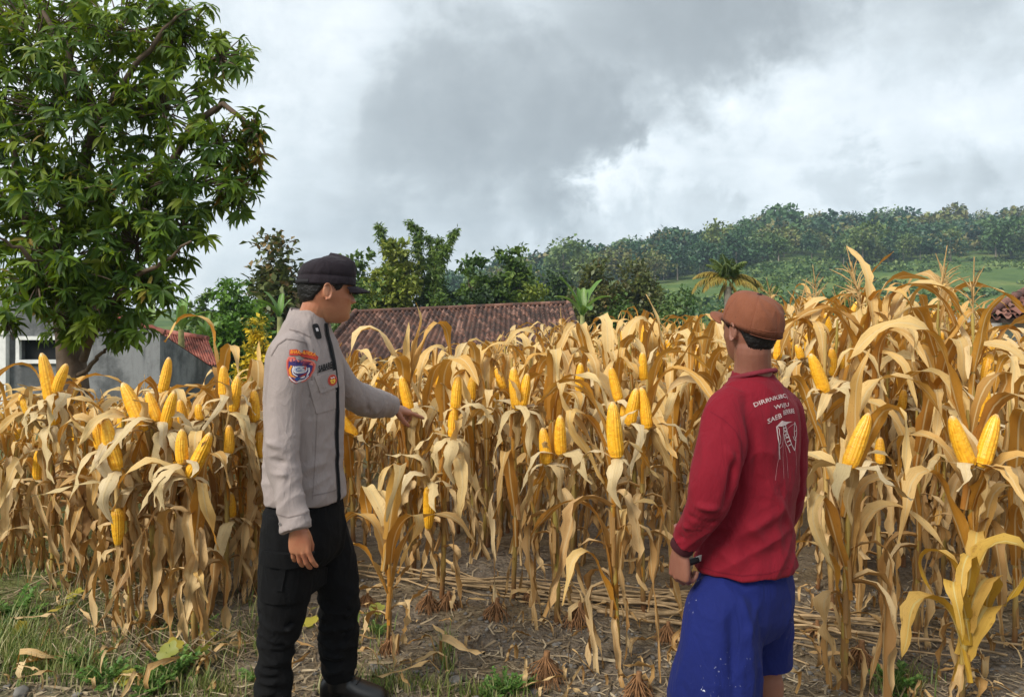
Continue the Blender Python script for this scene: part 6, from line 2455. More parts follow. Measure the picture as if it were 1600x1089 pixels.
    neck = [tuple(nb) + (.063,), tuple(nb * .55 + nt * .45) + (.053,), tuple(nt) + (.052,), tuple(nt + np.array([.006, 0, .03])) + (.048,)]
    mb = MB()
    add_head(mb, (R, ho), neck)
    Vh, Ph, Nh = solidify(mb, .0027, 3)
    body = MB().add(Vh - np.array(base), Ph)
    mb = MB()
    wr = np.array(at(464, 822, 2.585))
    hand(mb, wr, (.10, .10, -1), (-.10, -1, -.05), False, [(.22, .30, .25), (.28, .34, .25), (.30, .36, .25), (.28, .36, .25)], .10, .96, thumb=(.92, .16, -.42), fore=.06)
    wl = np.array(at(612, 636, 3.38))
    tip = np.array(at(659, 647, 3.50))
    hx = tip - wl
    hand(mb, wl, hx, (.10, -.35, 1), True, [(.08, .05, .05), (1.0, 1.35, .8), (1.15, 1.4, .8), (1.2, 1.4, .8)], .03, .98, thumb=(.62, .55, -.55), thumb_curl=.35, fore=.06)
    Vq, Pq, Nq = solidify(mb, .0024, 2)
    body.add(Vq - np.array(base), Pq)
    mb = MB()
    loft(mb, refine([(tuple(at(476, py, D)), f, l, a, a, b, 2.2) for py, a, b in ((830, .11, .14), (700, .11, .14), (590, .11, .16), (540, .085, .14), (515, .06, .08))], 3), 20)
    for pts in (RA, LA, RL, LL):
        limb(mb, [q[:3] + (q[3] * .62,) for q in pts], 14, 10)
    Vt, Pt, Nt = solidify(mb, .012, 2)
    body.add(Vt - np.array(base), Pt)
    bo = ob('body', body.mesh('body', SK), root)
    # eyes and eyebrows
    for sd in (-1, 1):
        c = R @ np.array([.0765, sd * .032, .001]) + ho - np.array(base)
        bm = bmesh.new()
        bmesh.ops.create_uvsphere(bm, u_segments=14, v_segments=10, radius=.0125)
        Ve = np.array([v.co for v in bm.verts])
        Fe3 = np.array([[v.index for v in q.verts] for q in bm.faces if len(q.verts) == 3])
        Fe4 = np.array([[v.index for v in q.verts] for q in bm.faces if len(q.verts) == 4])
        bm.free()
        ob('eye', MB().add(Ve, [Fe3, Fe4]).mesh('eye', flat('eye_dark', (.05, .035, .03), .2)), root, c)
        th = np.linspace(.14, .66, 9) * sd
        zz = .0235 + .004 * np.sin(np.linspace(0, PI, 9))
        x, y = head_point(th, zz)
        Pb = np.stack([x, y, zz], -1) * 1.012 @ R.T + ho - np.array(base)
        ob('eyebrow', MB().tube(Pb, np.array([.001, .0025, .003, .003, .003, .0028, .0025, .002, .001]), 6).mesh('eyebrow', HAIR), root)

    def line(a):
        return np.interp(a, [0, .95, 1.05, 1.25, 1.42, 1.60, 1.95, 2.3, PI], [.2, .2, .03, .004, .000, .028, -.004, -.036, -.046])
    hair_shell(R, ho, line, .0065, HAIR, root, base)
    # ---- the peaked cap
    CP = cloth('cap_cloth', (0.017, 0.0125, 0.017), .88, 900, .3, .12, .04)
    R2 = R @ roty(math.radians(1))
    cz = [.020, .028, .040, .0535, .056, .0585, .072, .092, .108, .122, .131, .136]
    cf = [.1045, .106, .106, .1055, .1035, .1055, .106, .104, .099, .078, .050, .012]
    cb = [.1065, .108, .1075, .1065, .1045, .1065, .104, .096, .084, .060, .034, .008]
    cw = [.0875, .089, .089, .0885, .0865, .089, .090, .089, .083, .064, .040, .010]
    th = np.linspace(-PI, PI, 120, endpoint=False)
    G = np.zeros((len(cz) + 1, 120, 3))
    rngc = np.random.default_rng(2)
    for i, z in enumerate(cz):
        c, s_ = np.cos(th), np.sin(th)
        p = 2.35
        x = np.sign(c) * np.abs(c) ** (2 / p) * np.where(c > 0, cf[i], cb[i])
        y = np.sign(s_) * np.abs(s_) ** (2 / p) * cw[i]
        up = max(0, (z - .056) / .08)
        wr_ = up * (.0022 * np.sin(th * 5 + z * 40) + .0016 * np.sin(th * 9 + 1.3 + z * 60))
        zz = z + up * (.010 * c) + wr_ + .008 * np.exp(-((np.abs(th) - PI) / .35) ** 2) * (z < .03) + .004 * (c > .2) * (z < .03)
        G[i + 1] = np.stack([x * (1 + wr_ * 4), y * (1 + wr_ * 4), zz], -1)
    G[0] = G[1] * np.array([.955, .955, 1]) + np.array([0, 0, .006])
    Pc = G.reshape(-1, 3) @ R2.T + ho - np.array(base)
    cm = MB().grid(Pc.reshape(G.shape), closed_v=True)
    kk = np.arange(120)
    ring = Pc.reshape(G.shape)[-1]
    cm.add(np.vstack([ring, ring.mean(0)]), np.stack([kk, (kk + 1) % 120, np.full(120, 120)], -1))
    cap = ob('cap', cm.mesh('cap', CP), root)
    # visor
    a = np.linspace(-1.05, 1.05, 30)
    VG = np.zeros((8, 30, 3))
    p = 2.35
    for i in range(4):
        u = i / 3
        c, s_ = np.cos(a), np.sin(a)
        x0, y0 = np.sign(c) * np.abs(c) ** (2 / p) * .104, np.sign(s_) * np.abs(s_) ** (2 / p) * .0875
        ext = .062 * np.clip(np.cos(a * 1.42), 0, 1) ** .55
        x, y = x0 + u * ext, y0 * (1 - .06 * u)
        z = .030 - u * .020 - .016 * (y / .088) ** 2
        VG[i] = np.stack([x, y, z], -1)
        VG[7 - i] = np.stack([x, y, z - .003], -1)
    Pv = VG.reshape(-1, 3) @ R2.T + ho - np.array(base)
    ob('visor', MB().grid(Pv.reshape(VG.shape), closed_u=True).mesh('visor', CP), cap)
    # adjusting arch and strap at the back of the cap
    am = MB()
    t = np.linspace(0, PI, 14)
    arch = [head for head in (np.stack([0 * t, .030 * np.cos(t), .024 + .026 * np.sin(t)], -1))]
    Q = []
    for q in arch:
        aa = PI - q[1] / .098 + .30
        Q.append((np.cos(aa) * .1085, -np.sin(aa) * .094 * -1 * -1, q[2]))
    Q = np.array(Q)
    am.tube(Q @ R2.T + ho - np.array(base), .0028, 6)
    for sgn in (0.0,):
        a_ = np.linspace(PI - .1, PI + .75, 12)
        S_ = np.stack([np.cos(a_) * .1095, np.sin(a_) * .0935, 0 * a_ + .030], -1)
        am.tube(S_ @ R2.T + ho - np.array(base), .0055, 6, squash=1.6)
    ob('strap', am.mesh('strap', flat('black_strap', (.012, .011, .013))), cap)
    # ---- collar
    co = MB()
    c0 = np.array(at(482, 503, D))
    tilt = np.array([.0, 0, 0])
    th = np.linspace(.30, 2 * PI - .30, 46)
    CG = np.zeros((6, 46, 3))
    for i, (rr, zz, rx) in enumerate(((.059, .000, 0), (.060, .030, 0), (.0615, .041, 0), (.065, .041, 0), (.074, .018, 0), (.083, -.008, 0))):
        back = .5 - .5 * np.cos(th)
        x = np.cos(th + PI) * rr * (1.0) * -1
        y = np.sin(th) * rr * 1.04
        zf = zz + np.where(True, -.082 * (np.cos(th) * .5 + .5) ** 1.2, 0) + .012 * (1 - np.cos(th)) / 2
        if i >= 4:
            zf = zf - .020 * np.exp(-((np.minimum(th, 2 * PI - th) - .45) / .35) ** 2) * (i - 3)
        CG[i] = c0 + x[:, None] * (f * 1.02) + y[:, None] * l + np.array([0, 0, 1.0]) * zf[:, None]
    th0 = th
    co.grid(CG - np.array(base))
    co.grid(CG[::-1] - np.array(base) + np.array([0, 0, -.0015]))
    ob('collar', co.mesh('collar', SH), shirt)
    cpr = Proj(CG.reshape(-1, 3), [np.array([(i * 46 + j, i * 46 + j + 1, (i + 1) * 46 + j + 1, (i + 1) * 46 + j) for i in range(5) for j in range(45)])], base)
    # ---- marks: shoulder patch, name, chest badge, collar tab, pocket, placket, seams
    n_arm = (-.10, -1, .05)
    cpt = np.array(at(467, 576, 2.55))
    pm = MB()
    mats = [flat('patch_red', (.42, .045, .025)), flat('patch_orange', (.75, .26, .03)), flat('patch_navy', (.045, .03, .13)), flat('patch_white', (.66, .62, .64)), flat('patch_blue', (.03, .09, .28)), flat('patch_pink', (.55, .15, .12)), flat('patch_silver', (.45, .46, .50))]
    S = 1 / 465.0
    ro = math.radians(-6)

    def px2(x, y):
        return ((x - 467) * S, -(y - 576) * S)

    def lay(shape, lift, mi):
        Vs, Fs = shape
        poly_faces(pm, pr.drop(cpt, n_arm, (0, 0, 1), Vs, lift, 0), Fs, mi)
    arc_o = [px2(x, y) for x, y in ((452, 546), (460, 545), (470, 547), (479, 552), (484, 558), (484, 565), (478, 561), (468, 557), (459, 555), (453, 555))]
    lay(disc_shape(arc_o, 4), .0030, 0)
    arc_i = [px2(x, y) for x, y in ((455, 548), (461, 547), (470, 549), (477, 553), (481, 559), (476, 557), (468, 554.5), (460, 553), (455.5, 553))]
    tx, tf = text_shape('BHAKANSKA', .0125, .015, .058)
    tx[:, 1] += (-(552 - 576) * S) - .0025 - 4.2 * tx[:, 0] ** 2 - .20 * tx[:, 0]
    tx[:, 0] += .0015
    poly_faces(pm, pr.drop(cpt, n_arm, (0, 0, 1), tx, .0042), tf, 1)
    sh = [(452, 557), (460, 557), (470, 560), (480, 565), (483, 570), (482, 580), (478, 590), (471, 597), (465, 600), (459, 596), (454, 586), (451, 574), (450, 563)]
    lay(disc_shape([px2(*q) for q in sh], 5), .0030, 5)
    inn = lambda k: [px2(466.5 + (x - 466.5) * k, 577 + (y - 577) * k) for x, y in sh]
    lay(disc_shape(inn(.90), 5), .0038, 0)
    lay(disc_shape(inn(.80), 5), .0044, 2)
    lay(disc_shape([px2(x, y) for x, y in ((454, 560), (460, 560), (470, 563), (479, 567), (480, 572), (470, 568), (460, 565), (455, 565))], 3), .0050, 5)
    t2, f2 = text_shape('LAT RI', .0085, .02, .040)
    t2[:, 1] += -(568 - 576) * S + .0035 - .22 * t2[:, 0]
    poly_faces(pm, pr.drop(cpt, n_arm, (0, 0, 1), t2, .0056), f2, 2)
    lay(stroke([px2(x, y) for x, y in ((458, 571), (456, 578), (458, 586), (464, 591))], .0062), .0050, 1)
    lay(stroke([px2(x, y) for x, y in ((461, 572), (459.5, 578), (461, 584), (466, 588))], .0034), .0056, 3)
    lay(stroke([px2(x, y) for x, y in ((475, 575), (475.5, 581), (473, 587), (468, 591))], .0045), .0050, 3)
    lay(disc_shape([px2(466.8 + 5.4 * math.cos(q), 577.5 + 5.6 * math.sin(q)) for q in np.linspace(0, 2 * PI, 18, endpoint=False)], 3), .0060, 6)
    lay(stroke([px2(466.8 + 5.6 * math.cos(q), 577.5 + 5.8 * math.sin(q)) for q in np.linspace(-.5, 4.2, 16)], .0026), .0066, 3)
    lay(stroke([px2(466.5 + 2.4 * math.cos(q), 577.5 + 2.4 * math.sin(q)) for q in np.linspace(.5, 5.2, 10)], .0022), .0068, 4)
    lay(disc_shape([px2(x, y) for x, y in ((459.5, 589), (464.5, 590.5), (470, 588.5), (465.5, 596))], 3), .0056, 4)
    lay(stroke([px2(x, y) for x, y in ((456, 588), (460, 594), (465, 598), (470, 594), (475, 588))], .0028), .0052, 3)
    ob('shoulder_patch', pm.mesh('shoulder_patch', mats, smooth=False), shirt)
    nc = (.30, -1, .05)
    mk = MB()
    mats2 = [flat('mark_black', (.012, .012, .014)), SH, mats[0], flat('mark_yellow', (.75, .45, .05)), mats[3], mats[5]]
    c2 = np.array(at(510, 574, 2.62))
    tn, fn = text_shape('SABAREN', .0235, .035, .062)
    tn[:, 1] += -.008 + .24 * tn[:, 0]
    poly_faces(mk, pr.drop(c2, nc, (0, 0, 1), tn, .0040), fn, 0)
    lay2 = lambda shape, lift, mi, c, nrm_, rot=0.0: poly_faces(mk, pr.drop(c, nrm_, (0, 0, 1), shape[0], lift, rot), shape[1], mi)
    lay2(stroke([(-.034, -.0165), (.034, -.001)], .0022), .0042, 0, c2, nc)
    # pocket, its flap badge
    c3 = np.array(at(509, 616, 2.62))
    slab_on(mk, pr, c3, nc, (0, 0, 1), rect(.100, .120, 9, 9, -.012), .0045, math.radians(9), 1)
    c4 = np.array(at(512, 596, 2.62))
    slab_on(mk, pr, c4, nc, (0, 0, 1), rect(.080, .062, 8, 6, -.006), .0090, math.radians(14), 1)
    c5 = np.array(at(517.5, 594, 2.62))
    ring_ = lambda r: disc_shape([(r * math.cos(q), r * 1.12 * math.sin(q)) for q in np.linspace(0, 2 * PI, 22, endpoint=False)], 3)
    lay2(ring_(.0185), .0105, 5, c5, nc)
    lay2(ring_(.0168), .0112, 2, c5, nc)
    lay2(disc_shape([(-.010, -.001), (-.005, .004), (0, .001), (.006, .005), (.011, .001), (.009, -.009), (.003, -.013), (-.005, -.012)], 3), .0120, 3, c5, nc)
    lay2(stroke([(-.008, .010), (-.002, .006), (.003, .011), (.009, .008)], .003), .0120, 4, c5, nc)
    lay2(stroke([(-.004, -.005), (.002, -.004), (.004, -.009)], .0025), .0126, 2, c5, nc)
    ob('chest_marks', mk.mesh('chest_marks', mats2, smooth=False), shirt)
    tb = MB()
    c6 = np.array(at(495, 518, 2.70))
    nt_ = (.45, -1, .25)
    rr_ = [(.0135 * np.sign(math.cos(q)) * abs(math.cos(q)) ** .5, .028 * np.sign(math.sin(q)) * abs(math.sin(q)) ** .5) for q in np.linspace(0, 2 * PI, 24, endpoint=False)]
    both = Proj(np.vstack([V, CG.reshape(-1, 3)]), [P[0], np.array([(i * 46 + j, i * 46 + j + 1, (i + 1) * 46 + j + 1, (i + 1) * 46 + j) for i in range(5) for j in range(45)]) + len(V)], base)
    for shape, lift, mi in ((disc_shape(rr_, 3), .0035, 0), (rect(.010, .012, 2, 2), .0048, 1)):
        Vs, Fs = shape
        Vs = Vs + (np.array([.001, .006]) if mi else 0)
        poly_faces(tb, both.drop(c6, nt_, (0, 0, 1), Vs, lift, math.radians(16)), Fs, mi)
    ob('collar_tab', tb.mesh('collar_tab', [mats2[0], mats[3]], smooth=False), shirt)
    # dark zip along the front, seen nearly edge on
    zp = MB()
    nz = np.array([1.0, -.55, .08])
    for (x0, x1, lift, mi) in ((-.013, .013, .004, 0),):
        line_ = []
        for py in np.linspace(505, 786, 40):
            z = EYE - (py - HOR) / 420.0
            line_.append(z)
        cc = np.array(at(478, 640, D))
        pts = [(x, z - cc[2]) for z in line_ for x in (x0, 0, x1)]
        W3 = pr.drop(cc + f * .0 - l * .0, (f - l * .12), (0, 0, 1), pts, lift, 0.0, False)
        zp.grid(W3.reshape(40, 3, 3))
        zp.tube(W3.reshape(40, 3, 3)[:, 1] + (f * .003), .0035, 6)
    ob('zip', zp.mesh('zip', mats2[0]), shirt)
    # seams
    sm = MB()
    SEAM = cloth('shirt_seam', (0.205, 0.165, 0.155), .9, 1400, .2, .05, .1)

    def seam(pts, n_, w=.0035, lift=.0022):
        pix_seam(sm, pr, pts, w, lift)
    seam([(424, 556), (434, 539), (447, 530), (460, 531), (478, 536)], (0, -1, .25))
    seam([(478, 536), (485, 560), (487, 590), (484, 620)], (0.1, -1, .05))
    seam([(452, 515), (468, 519), (486, 527)], (0, -1, .55))
    seam([(433, 803), (450, 808), (468, 804), (482, 799)], (0, -1, 0))
    seam([(488, 774), (505, 771), (520, 767), (532, 762)], (0.2, -1, 0))
    seam([(489, 545), (496, 580), (495, 650), (492, 720), (488, 780)], (0.2, -1, 0), .002, .0016)
    ob('seam', sm.mesh('seam', SEAM), shirt)
    bm_ = MB()
    cb = np.array(at(438, 818, 2.5))
    Vs, Fs = disc_shape([(.0055 * math.cos(q), .0055 * math.sin(q)) for q in np.linspace(0, 2 * PI, 12, endpoint=False)], 2)
    poly_faces(bm_, pr.drop(cb, (-.5, -1, 0), (0, 0, 1), Vs, .004), Fs)
    ob('button', bm_.mesh('button', flat('grey_button', (.20, .18, .175), .4)), shirt)


man_in_uniform()


# ------------------------------------------------------------------ the man in the red shirt
def man_in_red():
    D = 2.49
    base = Vector((at(1172, 480, D).x, D, 0.0))
    root = thing('person', 'man seen from behind in dark red printed shirt, blue shorts and brown cap', 'person', base)
    A = lambda px, py, d, r: tuple(at(px, py, d)) + (r,)
    ph = math.radians(42)
    f, l = np.array([-math.sin(ph), math.cos(ph), 0]), np.array([-math.cos(ph), -math.sin(ph), 0])
    RD_ = cloth('red_shirt', (0.165, 0.005, 0.014), .85, 1100, .2, .08, .03)
    ap = lambda px, py, d: np.array(at(px, py, d))
    mb = MB()
    st = []
    for py, px, hf, hb, hw, p in ((882, 1164, .146, .152, .178, 2.2), (864, 1165, .143, .150, .175, 2.2), (810, 1170, .131, .134, .166, 2.2), (740, 1175, .127, .128, .168, 2.2), (680, 1178, .121, .124, .180, 2.25), (640, 1178, .108, .115, .184, 2.2), (614, 1177, .089, .096, .152, 2.1), (598, 1177, .080, .084, .112, 2.0), (588, 1177, .070, .070, .078, 2.0), (579, 1176, .064, .062, .068, 2.0)):
        st.append((tuple(at(px, py, D)), f, l, hf, hb, hw, p))
    loft(mb, refine(st, 4), 40)
    LA = [A(1150, 620, 2.41, .046), A(1136, 640, 2.38, .062), A(1128, 690, 2.345, .068), A(1117, 740, 2.315, .067), A(1104, 786, 2.31, .062), A(1086, 822, 2.34, .056), A(1068, 850, 2.37, .046)]
    limb(mb, LA, 26, 22)
    RA = [A(1210, 620, 2.58, .046), A(1224, 642, 2.62, .060), A(1233, 690, 2.66, .060), A(1235, 745, 2.69, .058), A(1228, 785, 2.74, .056), A(1214, 812, 2.83, .054), A(1192, 822, 2.92, .046)]
    limb(mb, RA, 24, 20)
    V, P, N = solidify(mb, .0058, 5)
    ridges = [(ap(1160, 700, 2.26), ap(1140, 790, 2.26), .016, -.014), (ap(1130, 690, 2.25), ap(1165, 735, 2.27), .014, .008), (ap(1085, 790, 2.26), ap(1130, 800, 2.24), .010, .008), (ap(1075, 806, 2.28), ap(1125, 820, 2.27), .009, -.007), (ap(1062, 822, 2.30), ap(1110, 832, 2.30), .009, .008), (ap(1052, 838, 2.32), ap(1098, 848, 2.33), .008, -.006), (ap(1048, 846, 2.33), ap(1090, 856, 2.35), .006, .006),
              (ap(1165, 640, 2.30), ap(1172, 760, 2.32), .016, .007), (ap(1182, 640, 2.32), ap(1180, 780, 2.34), .014, -.005), (ap(1200, 700, 2.36), ap(1196, 840, 2.36), .012, .006), (ap(1212, 690, 2.38), ap(1218, 800, 2.38), .010, -.004), (ap(1224, 690, 2.40), ap(1232, 830, 2.42), .010, .006),
              (ap(1150, 800, 2.31), ap(1200, 850, 2.34), .016, .006), (ap(1128, 815, 2.31), ap(1180, 880, 2.33), .016, -.006), (ap(1140, 850, 2.31), ap(1230, 790, 2.38), .018, .005), (ap(1200, 760, 2.35), ap(1240, 830, 2.42), .014, .006), (ap(1100, 650, 2.30), ap(1145, 665, 2.28), .014, -.004)]
    zup = np.eye(3)
    fields = [(zup, (6, 6, 3.2), .008, 2.0, None), (np.array([[.75, 0, .66], [0, 1, 0], [-.66, 0, .75]]), (5, 6, 15), .005, 6.0, lambda Q: sstep(1.05, .8, Q[:, 2])), (zup, (15, 15, 8), .002, 8.0, None)]
    V = folds(V, N, fields, ridges)
    shirt = part('shirt', V, P, RD_, root, base)
    pr = Proj(V, P, base)
    # ---- shorts
    BL = cloth('blue_shorts', (0.006, 0.012, 0.098), .85, 1000, .22, .14, .02, spots=(.45, .47, .55))
    mb = MB()
    st = []
    for py, px, hf, hb, hw in ((845, 1166, .105, .110, .138), (872, 1166, .116, .122, .150), (915, 1163, .136, .142, .174), (960, 1160, .130, .136, .180), (990, 1158, .09, .10, .14)):
        st.append((tuple(at(px, py, D)), f, l, hf, hb, hw, 2.2))
    loft(mb, refine(st, 3), 36)
    LL = [A(1141, 915, 2.43, .088), A(1130, 955, 2.40, .116), A(1120, 1030, 2.385, .131), A(1117, 1090, 2.38, .138), A(1117, 1120, 2.38, .139)]
    limb(mb, LL, 24, 30)
    RL = [A(1192, 900, 2.58, .100), A(1190, 960, 2.60, .108), A(1187, 1005, 2.62, .110), A(1186, 1026, 2.63, .112), A(1186, 1037, 2.63, .112)]
    limb(mb, RL, 22, 30)
    V2, P2, N2 = solidify(mb, .0062, 4)
    rg = [(ap(1085, 900, 2.27), ap(1070, 1100, 2.24), .016, .010), (ap(1100, 905, 2.26), ap(1098, 1100, 2.22), .016, -.009), (ap(1120, 910, 2.27), ap(1126, 1100, 2.22), .018, .010), (ap(1142, 910, 2.29), ap(1150, 1100, 2.24), .016, -.009), (ap(1160, 915, 2.31), ap(1172, 1090, 2.28), .015, .009),
          (ap(1206, 930, 2.42), ap(1190, 1060, 2.42), .012, -.016), (ap(1216, 920, 2.46), ap(1212, 1050, 2.48), .012, .006), (ap(1226, 920, 2.48), ap(1228, 1050, 2.50), .010, -.004), (ap(1185, 930, 2.36), ap(1160, 1000, 2.28), .014, .006)]
    V2 = folds(V2, N2, [(zup, (9, 9, 1.6), .010, 5.0, lambda Q: sstep(.70, .50, Q[:, 2])), (zup, (14, 14, 7), .003, 2.0, None)], rg)
    part('shorts', V2, P2, BL, root, base)
    # ---- body
    SK = skin_mat('skin_brown', (0.235, 0.100, 0.066), (0.20, 0.075, 0.050))
    ha = math.radians(90 + 23)
    R = .935 * (rotz(ha) @ roty(math.radians(-3)) @ rotx(math.radians(2)))
    ho = np.array(at(1171, 517, 2.475))
    nb = np.array(at(1176, 598, 2.49))
    nt = ho + R @ np.array([-.022, 0, -.06])
    neck = [tuple(nb + np.array([0, 0, -.02])) + (.070,), tuple(nb * .5 + nt * .5) + (.058,), tuple(nt) + (.057,), tuple(nt + np.array([0, 0, .03])) + (.052,)]
    mb = MB()
    add_head(mb, (R, ho), neck)
    Vh, Ph, Nh = solidify(mb, .0027, 3)
    body = MB().add(Vh - np.array(base), Ph)
    mb = MB()
    wl = ap(1063, 856, 2.375)
    fist = [(.75, 1.15, .7), (.85, 1.2, .7), (.95, 1.2, .7), (1.0, 1.2, .7)]
    hand(mb, wl, (-.02, .12, -1), (-.82, -.55, -.05), True, fist, .02, 1.0, thumb=(.72, .35, -.65), thumb_curl=.3, fore=.07)
    wr = ap(1190, 823, 2.93)
    hand(mb, wr, (-.75, .4, .1), (.4, .8, .3), False, [(.5, .6, .4)] * 4, .03, 1.0, fore=.05)
    Vq, Pq, Nq = solidify(mb, .0024, 2)
    body.add(Vq - np.array(base), Pq)
    mb = MB()
    loft(mb, refine([(tuple(at(1172, py, D)), f, l, a, a, b, 2.2) for py, a, b in ((960, .11, .14), (800, .11, .14), (690, .10, .16), (640, .085, .15), (605, .06, .08))], 3), 20)
    for pts in (LA, RA):
        limb(mb, [q[:3] + (q[3] * .62,) for q in pts], 14, 10)
    feet = []
    for hip, knee, ank in ((ap(1132, 940, 2.42), ap(1120, 1080, 2.41), ap(1118, 1208, 2.42)), (ap(1190, 940, 2.60), ap(1192, 1040, 2.62), ap(1197, 1152, 2.66))):
        ank[2] = .085
        limb(mb, [tuple(hip) + (.085,), tuple((hip + knee) / 2) + (.075,), tuple(knee) + (.056,), tuple(knee * .68 + ank * .32 - f * .010) + (.057,), tuple(knee * .25 + ank * .75) + (.040,), tuple(ank) + (.036,), tuple(ank - np.array([0, 0, .045])) + (.035,)], 26, 20)
        o = np.array([ank[0], ank[1], .0])
        st = []
        for (u, w, h, z) in ((-.055, .018, .02, .032), (-.045, .030, .030, .036), (0, .034, .042, .046), (.06, .038, .032, .040), (.11, .043, .022, .030), (.145, .042, .016, .025), (.165, .030, .010, .022)):
            st.append((o + f * u + np.array([0, 0, z]), l, np.array([0, 0, 1.0]), w, w, h, 2.3))
        loft(mb, refine(st, 3), 18)
        for q, (dy, ln, r_) in enumerate(((.028, .030, .012), (.010, .030, .0095), (-.006, .026, .009), (-.020, .021, .0085), (-.033, .015, .008))):
            sgn = -1 if len(feet) == 0 else 1
            a0 = o + f * .145 + l * dy * sgn + np.array([0, 0, .022])
            mb.tube([a0, a0 + f * ln * .6, a0 + f * ln + np.array([0, 0, -.004])], [r_, r_, r_ * .6], 8)
        feet.append(o)
    Vt, Pt, Nt = solidify(mb, .006, 2)
    body.add(Vt - np.array(base), Pt)
    ob('body', body.mesh('body', SK), root)
    SD = plain('sandal_rubber', (.03, .028, .026), .7, .2, 20)
    for o in feet:
        sm = MB()
        th = np.linspace(0, 2 * PI, 36, endpoint=False)
        top = o + (.055 + .13 * np.cos(th))[:, None] * f + (.046 * np.sin(th) * (1 + .12 * np.cos(th)))[:, None] * l + np.array([0, 0, .016]) - np.array(base)
        bot = top - np.array([0, 0, .022])
        sm.grid(np.stack([bot, top], 0), closed_v=True)
        k = np.arange(36)
        sm.add(np.vstack([top, top.mean(0)]), np.stack([k, (k + 1) % 36, np.full(36, 36)], -1))
        a = o - np.array(base)
        sm.tube([a + f * .13 + np.array([0, 0, .03]), a + f * .07 + l * .03 + np.array([0, 0, .065]), a + f * .02 + l * .042 + np.array([0, 0, .02])], .006, 6)
        sm.tube([a + f * .13 + np.array([0, 0, .03]), a + f * .07 - l * .03 + np.array([0, 0, .065]), a + f * .02 - l * .042 + np.array([0, 0, .02])], .006, 6)
        ob('sandal', sm.mesh('sandal', SD), root)
    for sd in (-1, 1):
        c = R @ np.array([.0765, sd * .032, .001]) + ho - np.array(base)
        bm = bmesh.new()
        bmesh.ops.create_uvsphere(bm, u_segments=12, v_segments=8, radius=.0125)
        Ve = np.array([v.co for v in bm.verts])
        Fe3 = np.array([[v.index for v in q.verts] for q in bm.faces if len(q.verts) == 3])
        Fe4 = np.array([[v.index for v in q.verts] for q in bm.faces if len(q.verts) == 4])
        bm.free()
        ob('eye', MB().add(Ve, [Fe3, Fe4]).mesh('eye', flat('eye_dark', (.05, .035, .03), .2)), root, c)

    def line(a):
        return np.interp(a, [0, 1.14, 1.22, 1.30, 1.42, 1.60, 1.95, 2.3, PI], [.2, .2, .03, .010, .004, .026, -.008, -.056, -.070])
    hair_shell(R, ho, line, .008, HAIR, root, base)
    # ---- six panel cap, worn low at the back
    CP = cloth('brown_cap', (0.180, 0.062, 0.032), .85, 900, .25, .08, .04)
    R2 = R @ rotz(math.radians(9)) @ roty(math.radians(-13))
    co = ho + R2 @ np.array([-.004, 0, .012])
    nth, nph = 132, 30
    th = np.linspace(-PI, PI, nth, endpoint=False)
    phs = np.linspace(0, PI / 2 * .995, nph)
    G = np.zeros((nph + 2, nth, 3))
    for i, q in enumerate(phs):
        c, s_ = np.cos(th), np.sin(th)
        rr = np.cos(q) ** .68
        pz = np.sin(q) ** .95
        seam_ = np.abs(((th / (2 * PI) * 6 + .5) % 1) - .5) * 2 * PI / 6
        d = -.0018 * np.exp(-(seam_ / .025) ** 2) * (rr > .06)
        puff = .0030 * np.sin(th * 3 + 1.0) * np.sin(2 * q) + .0025 * np.sin(th * 7 + q * 6) * np.sin(2 * q)
        fr = np.where(c > 0, .105, .108)
        sq = 2 / 2.35
        x = np.sign(c) * np.abs(c) ** sq * (fr * rr + (d + puff) * (rr > .02))
        y = np.sign(s_) * np.abs(s_) ** sq * (.089 * rr + (d + puff) * (rr > .02))
        z = .018 + .100 * pz + .010 * np.clip(c, 0, 1) * np.sin(2 * q) + d * pz
        G[i + 2] = np.stack([x, y, z], -1)
    G[1] = G[2] * np.array([1.004, 1.004, 1]) + np.array([0, 0, -.016])
    G[1][:, 2] = .001 - .004 * np.exp(-((np.abs(th) - PI) / .7) ** 2) + .004 * np.cos(th)
    G[0] = G[1] * np.array([.95, .95, 1]) + np.array([0, 0, .005])
    Pc = (G.reshape(-1, 3) @ R2.T + co - np.array(base)).reshape(G.shape)
    cm = MB().grid(Pc, closed_v=True)
    kk = np.arange(nth)
    cm.add(np.vstack([Pc[-1], Pc[-1].mean(0)]), np.stack([kk, (kk + 1) % nth, np.full(nth, nth)], -1))
    cap = ob('cap', cm.mesh('cap', CP), root)
    to = lambda Q: np.asarray(Q) @ R2.T + co - np.array(base)
    bt = MB()
    loft(bt, [(to([0, 0, .116]), R2[:, 0], R2[:, 1], .0085, .0085, .0085, 2), (to([0, 0, .120]), R2[:, 0], R2[:, 1], .0085, .0085, .0085, 2), (to([0, 0, .1225]), R2[:, 0], R2[:, 1], .0045, .0045, .0045, 2)], 16)
    ob('button', bt.mesh('cap_button', flat('dark_button', (.02, .012, .012))), cap)
    a = np.linspace(-.95, .95, 30)
    VG = np.zeros((8, 30, 3))
    for i in range(4):
        u = i / 3
        c, s_ = np.cos(a), np.sin(a)
        ext = .072 * np.clip(np.cos(a * 1.55), 0, 1) ** .6
        x, y = np.sign(c) * np.abs(c) ** (2 / 2.35) * .104 + u * ext, np.sign(s_) * np.abs(s_) ** (2 / 2.35) * .0885 * (1 - .04 * u)
        z = .006 - u * .004 - .024 * (y / .088) ** 2 + .006
        VG[i] = np.stack([x, y, z], -1)
        VG[7 - i] = np.stack([x, y, z - .0035], -1)
    Pv = to(VG.reshape(-1, 3)).reshape(VG.shape)
    ob('brim', MB().grid(Pv, closed_u=True).mesh('brim', CP), cap)
    sm = MB()
